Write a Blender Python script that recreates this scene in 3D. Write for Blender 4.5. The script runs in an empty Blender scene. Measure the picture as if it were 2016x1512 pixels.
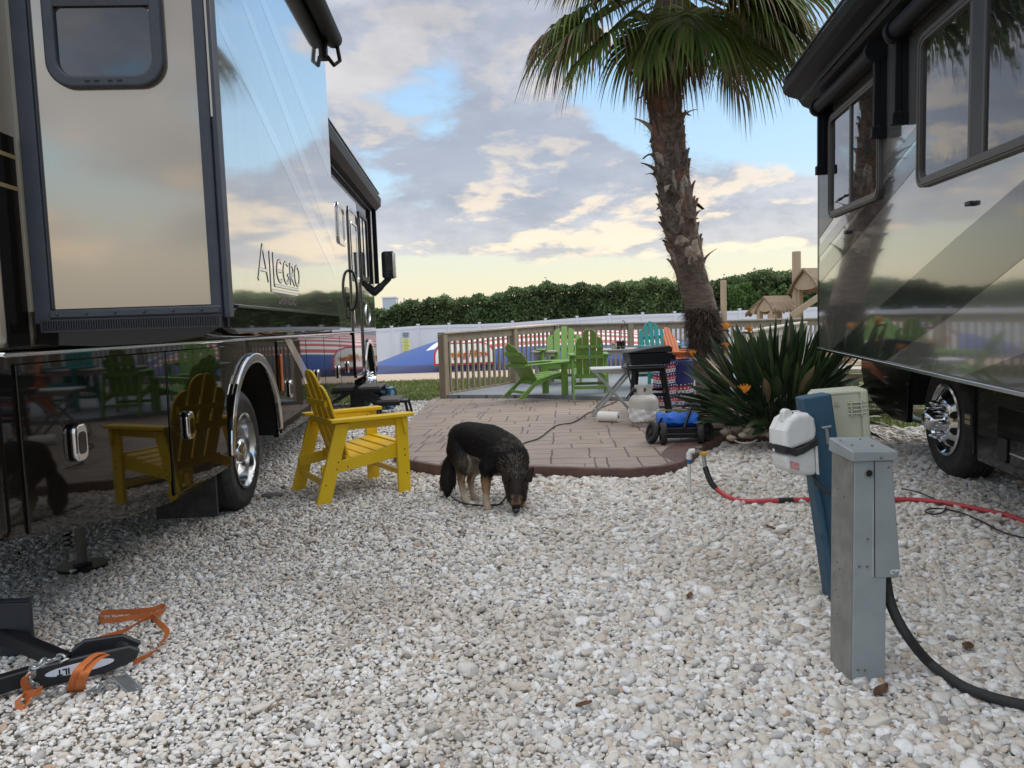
import bpy, bmesh, math, random
import numpy as np
from mathutils import Vector, Matrix, Euler
random.seed(7); rng = np.random.default_rng(7)
S = bpy.context.scene
COL = S.collection
PI = math.pi
rad = math.radians

# ------------------------------------------------------------------ camera
CAM_H = 1.38
PITCH, ROLL, FPX = rad(4.53), rad(2.0), 1514.0
cam_d = bpy.data.cameras.new('camera')
cam = bpy.data.objects.new('camera', cam_d)
COL.objects.link(cam)
cam_d.sensor_width = 36.0
cam_d.lens = FPX / 2016.0 * 36.0
cam_d.clip_start = 0.05
cam_d.clip_end = 5000
_f = Vector((0, math.cos(PITCH), -math.sin(PITCH)))
_u = Vector((0, math.sin(PITCH), math.cos(PITCH)))
_r = Vector((1, 0, 0))
_cr = _r * math.cos(ROLL) - _u * math.sin(ROLL)
_cu = _r * math.sin(ROLL) + _u * math.cos(ROLL)
cam.matrix_world = Matrix((( _cr.x, _cu.x, -_f.x, 0), (_cr.y, _cu.y, -_f.y, 0), (_cr.z, _cu.z, -_f.z, CAM_H), (0, 0, 0, 1)))
S.camera = cam


def _ray(u, v):
    return _cr * ((u - 1008) / FPX) + _cu * (-(v - 756) / FPX) + _f


def at(u, v, z=0.0):
    """surveyed point: photo pixel -> place on the horizontal level z"""
    d = _ray(u, v)
    return Vector((0, 0, CAM_H)) + d * ((z - CAM_H) / d.z)


def atd(u, v, Y):
    """surveyed point: photo pixel -> place at distance Y"""
    d = _ray(u, v)
    return Vector((0, 0, CAM_H)) + d * (Y / d.y)


# ------------------------------------------------------------------ light
SUN_EL, SUN_AZ = rad(38), rad(55)          # azimuth clockwise from +Y (ahead) towards +X
W = bpy.data.worlds.new('World')
S.world = W
W.use_nodes = True
nt = W.node_tree
nt.nodes.clear()


class NB:
    """tiny shader-node helper"""
    def __init__(s, nt): s.nt = nt
    def n(s, t, **kw):
        x = s.nt.nodes.new(t)
        for k, v in kw.items(): setattr(x, k, v)
        return x
    def put(s, sock, v):
        if hasattr(v, 'is_linked') or isinstance(v, bpy.types.NodeSocket): s.nt.links.new(v, sock)
        else: sock.default_value = v
    def m(s, op, a, b=0.0, c=0.0, clamp=False):
        x = s.n('ShaderNodeMath', operation=op, use_clamp=clamp)
        s.put(x.inputs[0], a); s.put(x.inputs[1], b)
        if op in ('MULTIPLY_ADD', 'SMOOTH_MIN', 'COMPARE'): s.put(x.inputs[2], c)
        return x.outputs[0]
    def sm(s, v, a, b, o0=0.0, o1=1.0):
        x = s.n('ShaderNodeMapRange', interpolation_type='SMOOTHSTEP')
        s.put(x.inputs[0], v); s.put(x.inputs[1], a); s.put(x.inputs[2], b); s.put(x.inputs[3], o0); s.put(x.inputs[4], o1)
        return x.outputs[0]
    def lin(s, v, a, b, o0=0.0, o1=1.0):
        x = s.n('ShaderNodeMapRange')
        s.put(x.inputs[0], v); s.put(x.inputs[1], a); s.put(x.inputs[2], b); s.put(x.inputs[3], o0); s.put(x.inputs[4], o1)
        return x.outputs[0]
    def mix(s, f, a, b, mode='MIX'):
        x = s.n('ShaderNodeMix', data_type='RGBA', blend_type=mode)
        s.put(x.inputs[0], f)
        for i, v in ((6, a), (7, b)):
            if isinstance(v, (tuple, list)) and len(v) == 3: v = (*v, 1)
            s.put(x.inputs[i], v)
        return x.outputs[2]
    def noise(s, vec, scale, detail=4, rough=0.55, dist=0.0, out=0):
        x = s.n('ShaderNodeTexNoise')
        if vec is not None: s.put(x.inputs['Vector'], vec)
        x.inputs['Scale'].default_value = scale; x.inputs['Detail'].default_value = detail
        x.inputs['Roughness'].default_value = rough; x.inputs['Distortion'].default_value = dist
        return x.outputs[out]
    def vadd(s, a, b):
        x = s.n('ShaderNodeVectorMath', operation='ADD'); s.put(x.inputs[0], a); s.put(x.inputs[1], b); return x.outputs[0]
    def xyz(s, v):
        x = s.n('ShaderNodeSeparateXYZ'); s.put(x.inputs[0], v); return x.outputs
    def comb(s, a, b, c):
        x = s.n('ShaderNodeCombineXYZ'); s.put(x.inputs[0], a); s.put(x.inputs[1], b); s.put(x.inputs[2], c); return x.outputs[0]
    def ramp(s, f, stops, interp='LINEAR'):
        x = s.n('ShaderNodeValToRGB'); r = x.color_ramp; r.interpolation = interp
        while len(r.elements) < len(stops): r.elements.new(0.5)
        for e, (p, c) in zip(r.elements, stops):
            e.position = p; e.color = (*c, 1) if len(c) == 3 else c
        s.put(x.inputs[0], f); return x.outputs[0]


b = NB(nt)
sky = b.n('ShaderNodeTexSky', sky_type='NISHITA', sun_disc=False, sun_elevation=SUN_EL, sun_rotation=SUN_AZ)
sky.air_density = 1.0; sky.dust_density = 1.5; sky.ozone_density = 2.0
tc = b.n('ShaderNodeTexCoord').outputs['Generated']
dx, dy, dz = b.xyz(tc)[:3]
el = b.m('MAXIMUM', dz, 0.0)
den = b.m('ADD', el, 0.30)
pv = b.comb(b.m('DIVIDE', dx, den), b.m('DIVIDE', dy, den), b.m('MULTIPLY', el, 2.0))


def gauss(cx, sx, cz, sz):
    a = b.m('POWER', b.m('DIVIDE', b.m('SUBTRACT', dx, cx), sx), 2.0)
    c = b.m('POWER', b.m('DIVIDE', b.m('SUBTRACT', dz, cz), sz), 2.0)
    return b.m('EXPONENT', b.m('MULTIPLY', b.m('ADD', a, c), -1.0))


P1 = b.vadd(pv, (3.1, 1.7, 0.4))
n1 = b.noise(P1, 2.3, 10, 0.56, 0.15)
n1s = b.noise(b.vadd(P1, (0.04, 0.03, -0.06)), 2.3, 10, 0.56, 0.15)
n2 = b.noise(b.vadd(pv, (9.0, 4.0, 2.0)), 3.2, 8, 0.6, 0.15)
fwd = b.sm(dy, 0.2, 0.6)
bias = b.m('ADD', b.m('MULTIPLY', gauss(0.27, 0.13, 0.235, 0.075), -0.24), b.m('MULTIPLY', gauss(-0.12, 0.25, 0.32, 0.12), 0.10))
bias = b.m('ADD', bias, b.m('MULTIPLY', gauss(0.10, 0.6, 0.105, 0.045), 0.10))
bias = b.m('ADD', bias, b.m('MULTIPLY', b.sm(el, 0.06, 0.105, 1.0, 0.0), -0.26))
bias = b.m('ADD', bias, b.m('MULTIPLY', gauss(0.36, 0.12, 0.135, 0.04), 0.16))
bias = b.m('ADD', bias, b.m('MULTIPLY', gauss(-0.02, 0.25, 0.20, 0.05), 0.12))
cov = b.sm(b.m('ADD', n1, bias), 0.45, 0.55)
lit = b.m('MULTIPLY', b.m('SUBTRACT', n1, n1s), 13.0)
lit = b.sm(lit, 0.0, 1.0)
blue = b.ramp(el, [(0.0, (0.74, 0.63, 0.46)), (0.045, (0.74, 0.69, 0.50)), (0.085, (0.68, 0.69, 0.56)), (0.12, (0.56, 0.66, 0.68)), (0.19, (0.43, 0.63, 0.80)), (0.40, (0.25, 0.46, 0.74)), (1.0, (0.22, 0.40, 0.68))])
cloud = b.mix(b.sm(n2, 0.32, 0.66), (0.31, 0.33, 0.39), (0.54, 0.545, 0.59))
warm = b.m('MULTIPLY', lit, b.sm(el, 0.05, 0.30, 1.0, 0.25))
cloud = b.mix(b.m('MULTIPLY', gauss(-0.06, 0.30, 0.215, 0.07), 0.75), cloud, (0.29, 0.32, 0.39))
cloud = b.mix(b.m('MULTIPLY', warm, 0.85), cloud, (1.0, 0.80, 0.55))
low = b.sm(el, 0.0, 0.16, 0.45, 0.0)
cloud = b.mix(low, cloud, (0.80, 0.70, 0.55))
blue = b.mix(b.m('MULTIPLY', b.sm(dy, 0.1, -0.4), b.sm(el, 0.0, 0.2, 1.0, 0.0)), blue, (0.40, 0.39, 0.40))
vis = b.mix(b.m('MULTIPLY', cov, 0.96), blue, cloud)
over = b.sm(el, 0.44, 0.80)                                            # sky overhead, out of view, brightened to light the gravel
over_boost = b.mix(b.sm(n1, 0.35, 0.65), (0.92, 0.93, 0.96), (1.30, 1.29, 1.28))
vis = b.mix(over, vis, over_boost)
rear = b.m('ADD', 1.0, b.m('MULTIPLY', b.sm(dy, 0.25, -0.35), 0.45))     # unseen sky behind the camera boosted to light the end wall
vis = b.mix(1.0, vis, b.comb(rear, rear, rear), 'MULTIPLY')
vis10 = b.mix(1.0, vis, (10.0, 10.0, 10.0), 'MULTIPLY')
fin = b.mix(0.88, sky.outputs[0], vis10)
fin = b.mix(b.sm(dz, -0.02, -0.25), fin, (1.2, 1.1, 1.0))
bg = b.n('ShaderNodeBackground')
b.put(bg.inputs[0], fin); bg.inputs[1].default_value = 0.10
wo = b.n('ShaderNodeOutputWorld')
nt.links.new(bg.outputs[0], wo.inputs[0])

sd = bpy.data.lights.new('sun', 'SUN'); sd.energy = 1.25; sd.angle = rad(35); sd.color = (1.0, 0.95, 0.88)
sun = bpy.data.objects.new('sun', sd); COL.objects.link(sun)
_sd = Vector((math.sin(SUN_AZ) * math.cos(SUN_EL), math.cos(SUN_AZ) * math.cos(SUN_EL), math.sin(SUN_EL)))
sun.rotation_euler = _sd.to_track_quat('Z', 'Y').to_euler()
S.view_settings.view_transform = 'Standard'
S.view_settings.look = 'None'
S.view_settings.exposure = 0.42
S.view_settings.gamma = 1.0
S.render.engine = 'CYCLES'
S.cycles.max_bounces = 6
S.cycles.transparent_max_bounces = 8
S.cycles.sample_clamp_indirect = 4.0

# ------------------------------------------------------------------ materials
MATS = {}


def mat(name, col, rough=0.6, metal=0.0, coat=0.0, var=0.0, vscale=6.0, bump=0.0, bscale=40.0, spec=0.5, col2=None, stretch=None, trans=0.0, ior=None, coat_rough=0.03, rvar=0.0, wave=0.0, wscale=1.2):
    if name in MATS: return MATS[name]
    m = bpy.data.materials.new(name); m.use_nodes = True
    t = m.node_tree; q = NB(t)
    p = t.nodes['Principled BSDF']
    p.inputs['Roughness'].default_value = rough; p.inputs['Metallic'].default_value = metal
    p.inputs['Coat Weight'].default_value = coat; p.inputs['Coat Roughness'].default_value = coat_rough
    p.inputs['Specular IOR Level'].default_value = spec
    p.inputs['Transmission Weight'].default_value = trans
    if ior: p.inputs['IOR'].default_value = ior
    co = q.n('ShaderNodeTexCoord').outputs['Object']
    if stretch:
        mp = q.n('ShaderNodeMapping'); q.put(mp.inputs[0], co); mp.inputs['Scale'].default_value = stretch; co = mp.outputs[0]
    if var > 0:
        c2 = col2 or tuple(x * 0.55 for x in col)
        f = q.noise(co, vscale, 6, 0.62)
        q.put(p.inputs['Base Color'], q.mix(q.m('MULTIPLY', q.sm(f, 0.36, 0.66), var), col, c2))
        if rvar: q.put(p.inputs['Roughness'], q.lin(q.noise(co, vscale * 1.7, 5), 0.3, 0.7, max(rough - rvar, 0.0), rough + rvar))
    else:
        p.inputs['Base Color'].default_value = (*col, 1)
    if bump > 0 or wave > 0:
        bm = q.n('ShaderNodeBump')
        if wave > 0:
            bm.inputs['Strength'].default_value = wave; bm.inputs['Distance'].default_value = 0.02
            q.put(bm.inputs['Height'], q.noise(q.n('ShaderNodeTexCoord').outputs['Object'], wscale, 2, 0.4))
        else:
            bm.inputs['Strength'].default_value = bump; bm.inputs['Distance'].default_value = 0.01
            q.put(bm.inputs['Height'], q.noise(co, bscale, 5, 0.6))
        t.links.new(bm.outputs[0], p.inputs['Normal'])
        if wave > 0: t.links.new(bm.outputs[0], p.inputs['Coat Normal'])
    MATS[name] = m
    return m


def vmat(name, rough=0.6, trans=0.0, spec=0.3, var=0.0, vscale=30):
    """material coloured by the mesh's own 'col' attribute (leaf species / fur pigment)"""
    if name in MATS: return MATS[name]
    m = bpy.data.materials.new(name); m.use_nodes = True
    t = m.node_tree; q = NB(t); p = t.nodes['Principled BSDF']
    a = q.n('ShaderNodeAttribute', attribute_name='col')
    c = a.outputs['Color']
    if var:
        f = q.noise(q.n('ShaderNodeTexCoord').outputs['Object'], vscale, 4)
        k = q.lin(f, 0.3, 0.7, 1 - var, 1 + var)
        c = q.mix(1.0, c, q.comb(k, k, k), 'MULTIPLY')
    q.put(p.inputs['Base Color'], c)
    p.inputs['Roughness'].default_value = rough; p.inputs['Specular IOR Level'].default_value = spec
    if trans:
        tr = q.n('ShaderNodeBsdfTranslucent'); q.put(tr.inputs[0], c)
        mx = q.n('ShaderNodeMixShader'); mx.inputs[0].default_value = trans
        t.links.new(p.outputs[0], mx.inputs[1]); t.links.new(tr.outputs[0], mx.inputs[2])
        t.links.new(mx.outputs[0], t.nodes['Material Output'].inputs[0])
    MATS[name] = m
    return m


# ------------------------------------------------------------------ mesh helpers
def tag(o, label=None, cat=None, group=None, kind=None):
    if label: o['label'] = label
    if cat: o['category'] = cat
    if group: o['group'] = group
    if kind: o['kind'] = kind
    return o


def empty(name, loc=(0, 0, 0), rz=0.0, label=None, cat=None, group=None):
    o = bpy.data.objects.new(name, None); COL.objects.link(o)
    o.empty_display_size = 0.1
    o.location = loc; o.rotation_euler = (0, 0, rz)
    return tag(o, label, cat, group)


class MB:
    def __init__(s): s.v = []; s.f = []; s.m = []; s.sm = []
    def add(s, vs, fs, mi=0, smooth=False):
        k = len(s.v); s.v += [tuple(x) for x in vs]
        for f in fs: s.f.append(tuple(i + k for i in f)); s.m.append(mi); s.sm.append(smooth)
        return s
    def box(s, a, c, mi=0, M=None):
        x0, y0, z0 = a; x1, y1, z1 = c
        vs = [Vector(p) for p in ((x0, y0, z0), (x1, y0, z0), (x1, y1, z0), (x0, y1, z0), (x0, y0, z1), (x1, y0, z1), (x1, y1, z1), (x0, y1, z1))]
        if M: vs = [M @ p for p in vs]
        return s.add(vs, [(0, 3, 2, 1), (4, 5, 6, 7), (0, 1, 5, 4), (1, 2, 6, 5), (2, 3, 7, 6), (3, 0, 4, 7)], mi)
    def bar(s, p, q, w, h, mi=0, up=(0, 0, 1)):
        """board from p to q: w across (horizontal), h along up"""
        p = Vector(p); q = Vector(q); d = (q - p); L = d.length; d.normalize(); up = Vector(up)
        x = d.cross(up)
        if x.length < 1e-4: x = d.cross(Vector((0, 1, 0)))
        x.normalize(); z = x.cross(d)
        M = Matrix(((x.x, d.x, z.x, p.x), (x.y, d.y, z.y, p.y), (x.z, d.z, z.z, p.z), (0, 0, 0, 1)))
        return s.box((-w / 2, 0, -h / 2), (w / 2, L, h / 2), mi, M)
    def prism(s, poly, f, h0, h1, mi=0, smooth=False):
        n = len(poly)
        vs = [f(a, c, h0) for a, c in poly] + [f(a, c, h1) for a, c in poly]
        fs = [tuple(range(n)), tuple(range(2 * n - 1, n - 1, -1))] + [(i, (i + 1) % n, (i + 1) % n + n, i + n) for i in range(n)]
        return s.add(vs, fs, mi, smooth)
    def ring(s, outer, inner, f, h0, h1, mi=0, closed=True):
        n = len(outer); vs = []
        for h in (h0, h1):
            vs += [f(a, c, h) for a, c in outer] + [f(a, c, h) for a, c in inner]
        fs = []
        for i in range(n if closed else n - 1):
            j = (i + 1) % n
            fs += [(i, j, n + j, n + i), (2 * n + i, 3 * n + i, 3 * n + j, 2 * n + j), (i, 2 * n + i, 2 * n + j, j), (n + i, n + j, 3 * n + j, 3 * n + i)]
        if not closed:
            for i in (0, n - 1): fs.append((i, n + i, 3 * n + i, 2 * n + i))
        return s.add(vs, fs, mi)
    def tube(s, pts, r, n=8, mi=0, cap=True, closed=False):
        pts = [Vector(p) for p in pts]; N = len(pts)
        rs = r if isinstance(r, (list, tuple)) else [r] * N
        vs = []; ref = None
        for i, p in enumerate(pts):
            a = pts[i - 1] if (i > 0 or closed) else p
            c = pts[(i + 1) % N] if (i < N - 1 or closed) else p
            d = (c - a).normalized()
            if ref is None:
                ref = d.orthogonal().normalized()
            ref = (ref - d * ref.dot(d))
            if ref.length < 1e-5: ref = d.orthogonal()
            ref.normalize(); y = d.cross(ref)
            for k in range(n):
                t = 2 * PI * k / n
                vs.append(p + (ref * math.cos(t) + y * math.sin(t)) * rs[i])
        fs = []
        for i in range(N if closed else N - 1):
            for k in range(n):
                i2 = (i + 1) % N
                fs.append((i * n + k, i * n + (k + 1) % n, i2 * n + (k + 1) % n, i2 * n + k))
        s.add(vs, fs, mi, True)
        if cap and not closed:
            s.add(vs[:n], [tuple(range(n - 1, -1, -1))], mi); s.add(vs[-n:], [tuple(range(n))], mi)
        return s
    def cyl(s, p, q, r0, r1=None, n=16, mi=0):
        return s.tube([p, q], [r0, r0 if r1 is None else r1], n, mi)
    def lathe(s, prof, f=lambda r, a, h: (r * math.cos(a), r * math.sin(a), h), n=32, mi=0, smooth=True):
        vs = []
        for r, h in prof:
            for k in range(n): vs.append(f(r, 2 * PI * k / n, h))
        fs = []
        for i in range(len(prof) - 1):
            for k in range(n):
                fs.append((i * n + k, i * n + (k + 1) % n, (i + 1) * n + (k + 1) % n, (i + 1) * n + k))
        return s.add(vs, fs, mi, smooth)
    def ball(s, c, r, n=12, mi=0, sc=(1, 1, 1)):
        prof = [(math.sin(PI * i / n) * r + 1e-5, -math.cos(PI * i / n) * r) for i in range(n + 1)]
        return s.lathe(prof, lambda q, a, h: (c[0] + q * math.cos(a) * sc[0], c[1] + q * math.sin(a) * sc[1], c[2] + h * sc[2]), n + 4, mi)
    def strip(s, pts, wv, mi=0, th=0.002):
        """ribbon through pts with width vectors wv, real thickness"""
        n = len(pts); vs = []
        for i in range(n):
            p = Vector(pts[i]); w = Vector(wv[i])
            d = Vector(pts[min(i + 1, n - 1)]) - Vector(pts[max(i - 1, 0)])
            t = d.cross(w); t = t.normalized() * th if t.length > 1e-7 else Vector((0, 0, th))
            vs += [p - w / 2 - t, p + w / 2 - t, p + w / 2 + t, p - w / 2 + t]
        fs = [(0, 1, 2, 3), (4 * n - 4, 4 * n - 1, 4 * n - 2, 4 * n - 3)]
        for i in range(n - 1):
            for k in range(4):
                fs.append((4 * i + k, 4 * i + 4 + k, 4 * i + 4 + (k + 1) % 4, 4 * i + (k + 1) % 4))
        return s.add(vs, fs, mi, True)
    def build(s, name, mats, parent=None, bevel=0.0, shift=None, seg=1, recalc=True, sharp=40):
        me = bpy.data.meshes.new(name)
        vs = s.v if shift is None else [(x + shift[0], y + shift[1], z + shift[2]) for x, y, z in s.v]
        me.from_pydata(vs, [], s.f)
        mats = mats if isinstance(mats, (list, tuple)) else [mats]
        for m in mats: me.materials.append(m)
        me.polygons.foreach_set('material_index', s.m)
        me.polygons.foreach_set('use_smooth', s.sm)
        if recalc:
            bm = bmesh.new(); bm.from_mesh(me)
            bmesh.ops.remove_doubles(bm, verts=bm.verts, dist=1e-6)
            bmesh.ops.recalc_face_normals(bm, faces=bm.faces); bm.to_mesh(me); bm.free()
        if any(s.sm): me.set_sharp_from_angle(angle=rad(sharp))
        o = bpy.data.objects.new(name, me); COL.objects.link(o)
        if parent: o.parent = parent
        if bevel:
            md = o.modifiers.new('edge', 'BEVEL'); md.width = bevel; md.segments = seg; md.limit_method = 'ANGLE'; md.angle_limit = rad(40)
        return o


def array_mesh(name, V, F, mats, parent=None, col=None, mi=None, smooth=False):
    """numpy mesh: V (n,3), F (m,k)"""
    me = bpy.data.meshes.new(name)
    n, m, k = len(V), len(F), F.shape[1]
    me.vertices.add(n); me.vertices.foreach_set('co', np.ascontiguousarray(V, dtype=np.float32).ravel())
    me.loops.add(m * k); me.loops.foreach_set('vertex_index', np.ascontiguousarray(F, dtype=np.int32).ravel())
    me.polygons.add(m); me.polygons.foreach_set('loop_start', np.arange(0, m * k, k, dtype=np.int32))
    me.polygons.foreach_set('loop_total', np.full(m, k, dtype=np.int32))
    mats = mats if isinstance(mats, (list, tuple)) else [mats]
    for q in mats: me.materials.append(q)
    if mi is not None: me.polygons.foreach_set('material_index', np.asarray(mi, dtype=np.int32))
    if smooth: me.polygons.foreach_set('use_smooth', np.ones(m, dtype=bool))
    me.update(calc_edges=True)
    if col is not None:
        a = me.color_attributes.new('col', 'FLOAT_COLOR', 'POINT')
        c4 = np.ones((n, 4), dtype=np.float32); c4[:, :3] = col
        a.data.foreach_set('color', c4.ravel())
    o = bpy.data.objects.new(name, me); COL.objects.link(o)
    if parent: o.parent = parent
    return o


def pieces(mb, name, m, build, parent=None, **k):
    """build every loose piece of mb as an object of its own"""
    root = list(range(len(mb.v)))
    def find(i):
        while root[i] != i: root[i] = root[root[i]]; i = root[i]
        return i
    key = {}
    for i, v in enumerate(mb.v):
        q = (round(v[0], 6), round(v[1], 6), round(v[2], 6))
        if q in key: root[find(i)] = find(key[q])
        else: key[q] = i
    for f in mb.f:
        for i in f[1:]: root[find(i)] = find(f[0])
    groups = {}
    for j, f in enumerate(mb.f): groups.setdefault(find(f[0]), []).append(j)
    out = []
    for fl in groups.values():
        p = MB(); ids = {}
        for j in fl:
            for i in mb.f[j]:
                if i not in ids: ids[i] = len(p.v); p.v.append(mb.v[i])
            p.f.append(tuple(ids[i] for i in mb.f[j])); p.m.append(mb.m[j]); p.sm.append(mb.sm[j])
        out.append(build(p, name, m, parent=parent, **k))
    return out


def gb(mb, name, m, parent=None, **k): return mb.build(name, m, parent, **k)


def text_obj(txt, size, name, m, parent, M, th=0.002, shear=0.0, bold=0.0):
    cu = bpy.data.curves.new(name, 'FONT'); cu.body = txt; cu.size = size; cu.extrude = th; cu.shear = shear; cu.offset = bold
    cu.align_x = 'CENTER'; cu.align_y = 'CENTER'
    to = bpy.data.objects.new('tmp_text', cu); COL.objects.link(to)
    bpy.context.view_layer.update()
    me = bpy.data.meshes.new_from_object(to.evaluated_get(bpy.context.evaluated_depsgraph_get()))
    bpy.data.objects.remove(to)
    me.transform(M); me.name = name
    me.materials.clear(); me.materials.append(m)
    o = bpy.data.objects.new(name, me); COL.objects.link(o); o.parent = parent
    return o


def rrect(a0, c0, a1, c1, r, n=6):
    pts = []
    for cx, cy, t0 in ((a1 - r, c0 + r, -PI / 2), (a1 - r, c1 - r, 0), (a0 + r, c1 - r, PI / 2), (a0 + r, c0 + r, PI)):
        for i in range(n + 1):
            t = t0 + PI / 2 * i / n
            pts.append((cx + r * math.cos(t), cy + r * math.sin(t)))
    return pts


def copy_tree(o, parent=None):
    c = o.copy(); COL.objects.link(c)
    if parent: c.parent = parent
    for ch in list(o.children): copy_tree(ch, c)
    return c


def catmull(P, n=8):
    P = [Vector(p) for p in P]; out = []
    for i in range(len(P) - 1):
        p0 = P[max(i - 1, 0)]; p1 = P[i]; p2 = P[i + 1]; p3 = P[min(i + 2, len(P) - 1)]
        for k in range(n):
            t = k / n
            out.append(0.5 * ((2 * p1) + (p2 - p0) * t + (2 * p0 - 5 * p1 + 4 * p2 - p3) * t * t + (3 * p1 - p0 - 3 * p2 + p3) * t ** 3))
    out.append(P[-1]); return out


M_awn = mat('awning_black', (0.006, 0.007, 0.009), 0.5, spec=0.15)
M_chrome = mat('chrome', (0.75, 0.76, 0.78), 0.13, 1.0)
M_black = mat('black_plastic', (0.012, 0.013, 0.015), 0.45, var=0.5, vscale=9, col2=(0.025, 0.026, 0.03))
M_blackmetal = mat('black_metal', (0.010, 0.011, 0.013), 0.42, spec=0.3)
M_rubber = mat('tyre_rubber', (0.018, 0.018, 0.019), 0.75, var=0.6, vscale=14, col2=(0.045, 0.042, 0.038), bump=0.2)
M_dark = mat('undercarriage_black', (0.006, 0.006, 0.007), 0.8)
M_steel = mat('galvanised_steel', (0.45, 0.47, 0.48), 0.38, 0.85, var=0.5, vscale=20, col2=(0.30, 0.31, 0.32))
M_white = mat('white_plastic', (0.72, 0.72, 0.70), 0.45, var=0.35, vscale=9, col2=(0.55, 0.54, 0.50))
# ================================================================== ground, patio, deck, gravel
PZ, DZ = 0.10, 0.16            # top of the patio, top of the deck


def gz(Y):
    t = min(max((Y - 17.0) / 24.0, 0.0), 1.0)
    return -0.5 * t * t * (3 - 2 * t)


def soil_mat(name, c1, c2, c3, scale, bump=0.5):
    m = bpy.data.materials.new(name); m.use_nodes = True
    t = m.node_tree; q = NB(t); p = t.nodes['Principled BSDF']
    co = q.n('ShaderNodeTexCoord').outputs['Object']
    vo = q.n('ShaderNodeTexVoronoi'); q.put(vo.inputs['Vector'], co); vo.inputs['Scale'].default_value = scale
    c = q.mix(q.noise(co, 0.7, 5), c1, c2)
    c = q.mix(q.m('MULTIPLY', q.xyz(vo.outputs['Color'])[0], 0.6), c, c3)
    q.put(p.inputs['Base Color'], c); p.inputs['Roughness'].default_value = 0.95
    bm = q.n('ShaderNodeBump'); bm.inputs['Strength'].default_value = bump; bm.inputs['Distance'].default_value = 0.02
    q.put(bm.inputs['Height'], q.m('ADD', vo.outputs['Distance'], q.noise(co, scale * 2, 3)))
    t.links.new(bm.outputs[0], p.inputs['Normal'])
    return m


M_soil = soil_mat('gravel_bed', (0.27, 0.225, 0.175), (0.33, 0.29, 0.24), (0.46, 0.41, 0.34), 75)
M_sand = soil_mat('sand', (0.46, 0.36, 0.27), (0.52, 0.42, 0.32), (0.38, 0.29, 0.21), 25, 0.3)
M_lawn = soil_mat('lawn_soil', (0.075, 0.12, 0.025), (0.11, 0.15, 0.035), (0.15, 0.15, 0.05), 30, 0.3)


def sheet(name, xs, ys, m, dz=0.0):
    V = []; F = []
    for y in ys:
        for x in xs: V.append((x, y, gz(y) + dz))
    nx = len(xs)
    for j in range(len(ys) - 1):
        for i in range(nx - 1):
            a = j * nx + i; F.append((a, a + 1, a + nx + 1, a + nx))
    o = MB().add(V, F, 0, True).build(name, m, recalc=False)
    return tag(o, kind='structure')


ys_far = [-30, -5, 0, 8, 16] + [17 + i for i in range(25)] + [60, 120, 400, 1500, 3000]
sheet('ground', [-2500, -200, -40, -10, 0, 10, 40, 200, 2500], ys_far, M_soil)
sheet('lawn', [-9, -4, 0, 4, 12, 22], [13.9, 15, 16, 17, 18, 19, 19.8], M_lawn, 0.004)
sheet('lawn', [4.2, 6, 9, 16], [8.6, 10, 12, 13.7], M_lawn, 0.006)
sheet('sand', [-16, -6, 0, 8, 16, 30], [19.8, 21, 23, 26, 29, 32, 35, 38, 41, 43.6], M_sand, 0.006)

# --- grass blades
M_grass = vmat('grass_blades', 0.6, 0.3)


def grass(name, pts, h=0.06, w=0.012):
    n = len(pts); P = np.array(pts)
    a = rng.uniform(0, 2 * PI, n); lean = rng.normal(0, 0.5, (n, 2)) * h
    hh = h * rng.uniform(0.5, 1.3, n)
    d = np.stack([np.cos(a), np.sin(a), np.zeros(n)], 1) * (w * rng.uniform(0.6, 1.4, n))[:, None]
    tip = P + np.stack([lean[:, 0], lean[:, 1], hh], 1)
    V = np.stack([P - d, P + d, tip], 1).reshape(-1, 3)
    F = np.arange(3 * n).reshape(n, 3)
    base = np.array([0.085, 0.14, 0.03]); dry = np.array([0.27, 0.23, 0.09])
    t = rng.beta(1.2, 3, n)[:, None]
    c = (base * (1 - t) + dry * t) * rng.uniform(0.7, 1.4, n)[:, None]
    return tag(array_mesh(name, V, F, M_grass, col=np.repeat(c, 3, 0)), kind='stuff')


pts = []
for i in range(26000):
    y = 13.9 + 5.9 * random.random(); x = random.uniform(-5.2, 3.0) if random.random() < 0.8 else random.uniform(3, 14)
    if x > -1.2 and y < 15.5 and x < 5: continue
    pts.append((x, y, gz(y)))
for i in range(9000):
    x = random.uniform(4.3, 9); y = random.uniform(8.7, 13.5); pts.append((x, y, 0.004))
grass('grass', pts)

# --- patio of stamped concrete
PAT = [at(880, 777, PZ), at(852, 784, PZ), at(800, 835, PZ), at(778, 862, PZ), at(780, 890, PZ), at(800, 905, PZ), at(860, 916, PZ), at(920, 915, PZ), at(1000, 917, PZ), at(1080, 919, PZ), at(1160, 922, PZ),
       at(1240, 923, PZ), at(1300, 918, PZ), at(1335, 910, PZ), at(1355, 898, PZ), at(1366, 884, PZ), at(1385, 872, PZ), at(1420, 862, PZ), at(1480, 856, PZ), at(1540, 853, PZ), at(1610, 850, PZ)]
PAT = [(p.x, p.y) for p in PAT]
tail = [(4.3, 9.2), (4.6, 11.0), (3.4, 12.2), (1.9, 11.9), (0.45, 12.9)]
PATIO_POLY = PAT + tail
mp_ = bpy.data.materials.new('stamped_concrete'); mp_.use_nodes = True
t = mp_.node_tree; q = NB(t); p = t.nodes['Principled BSDF']
co = q.n('ShaderNodeTexCoord').outputs['Object']
mpn = q.n('ShaderNodeMapping'); q.put(mpn.inputs[0], co); mpn.inputs['Rotation'].default_value = (0, 0, rad(4)); mpn.inputs['Location'].default_value = (0.13, 0.11, 0)
wob = q.n('ShaderNodeVectorMath', operation='MULTIPLY_ADD')
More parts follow.
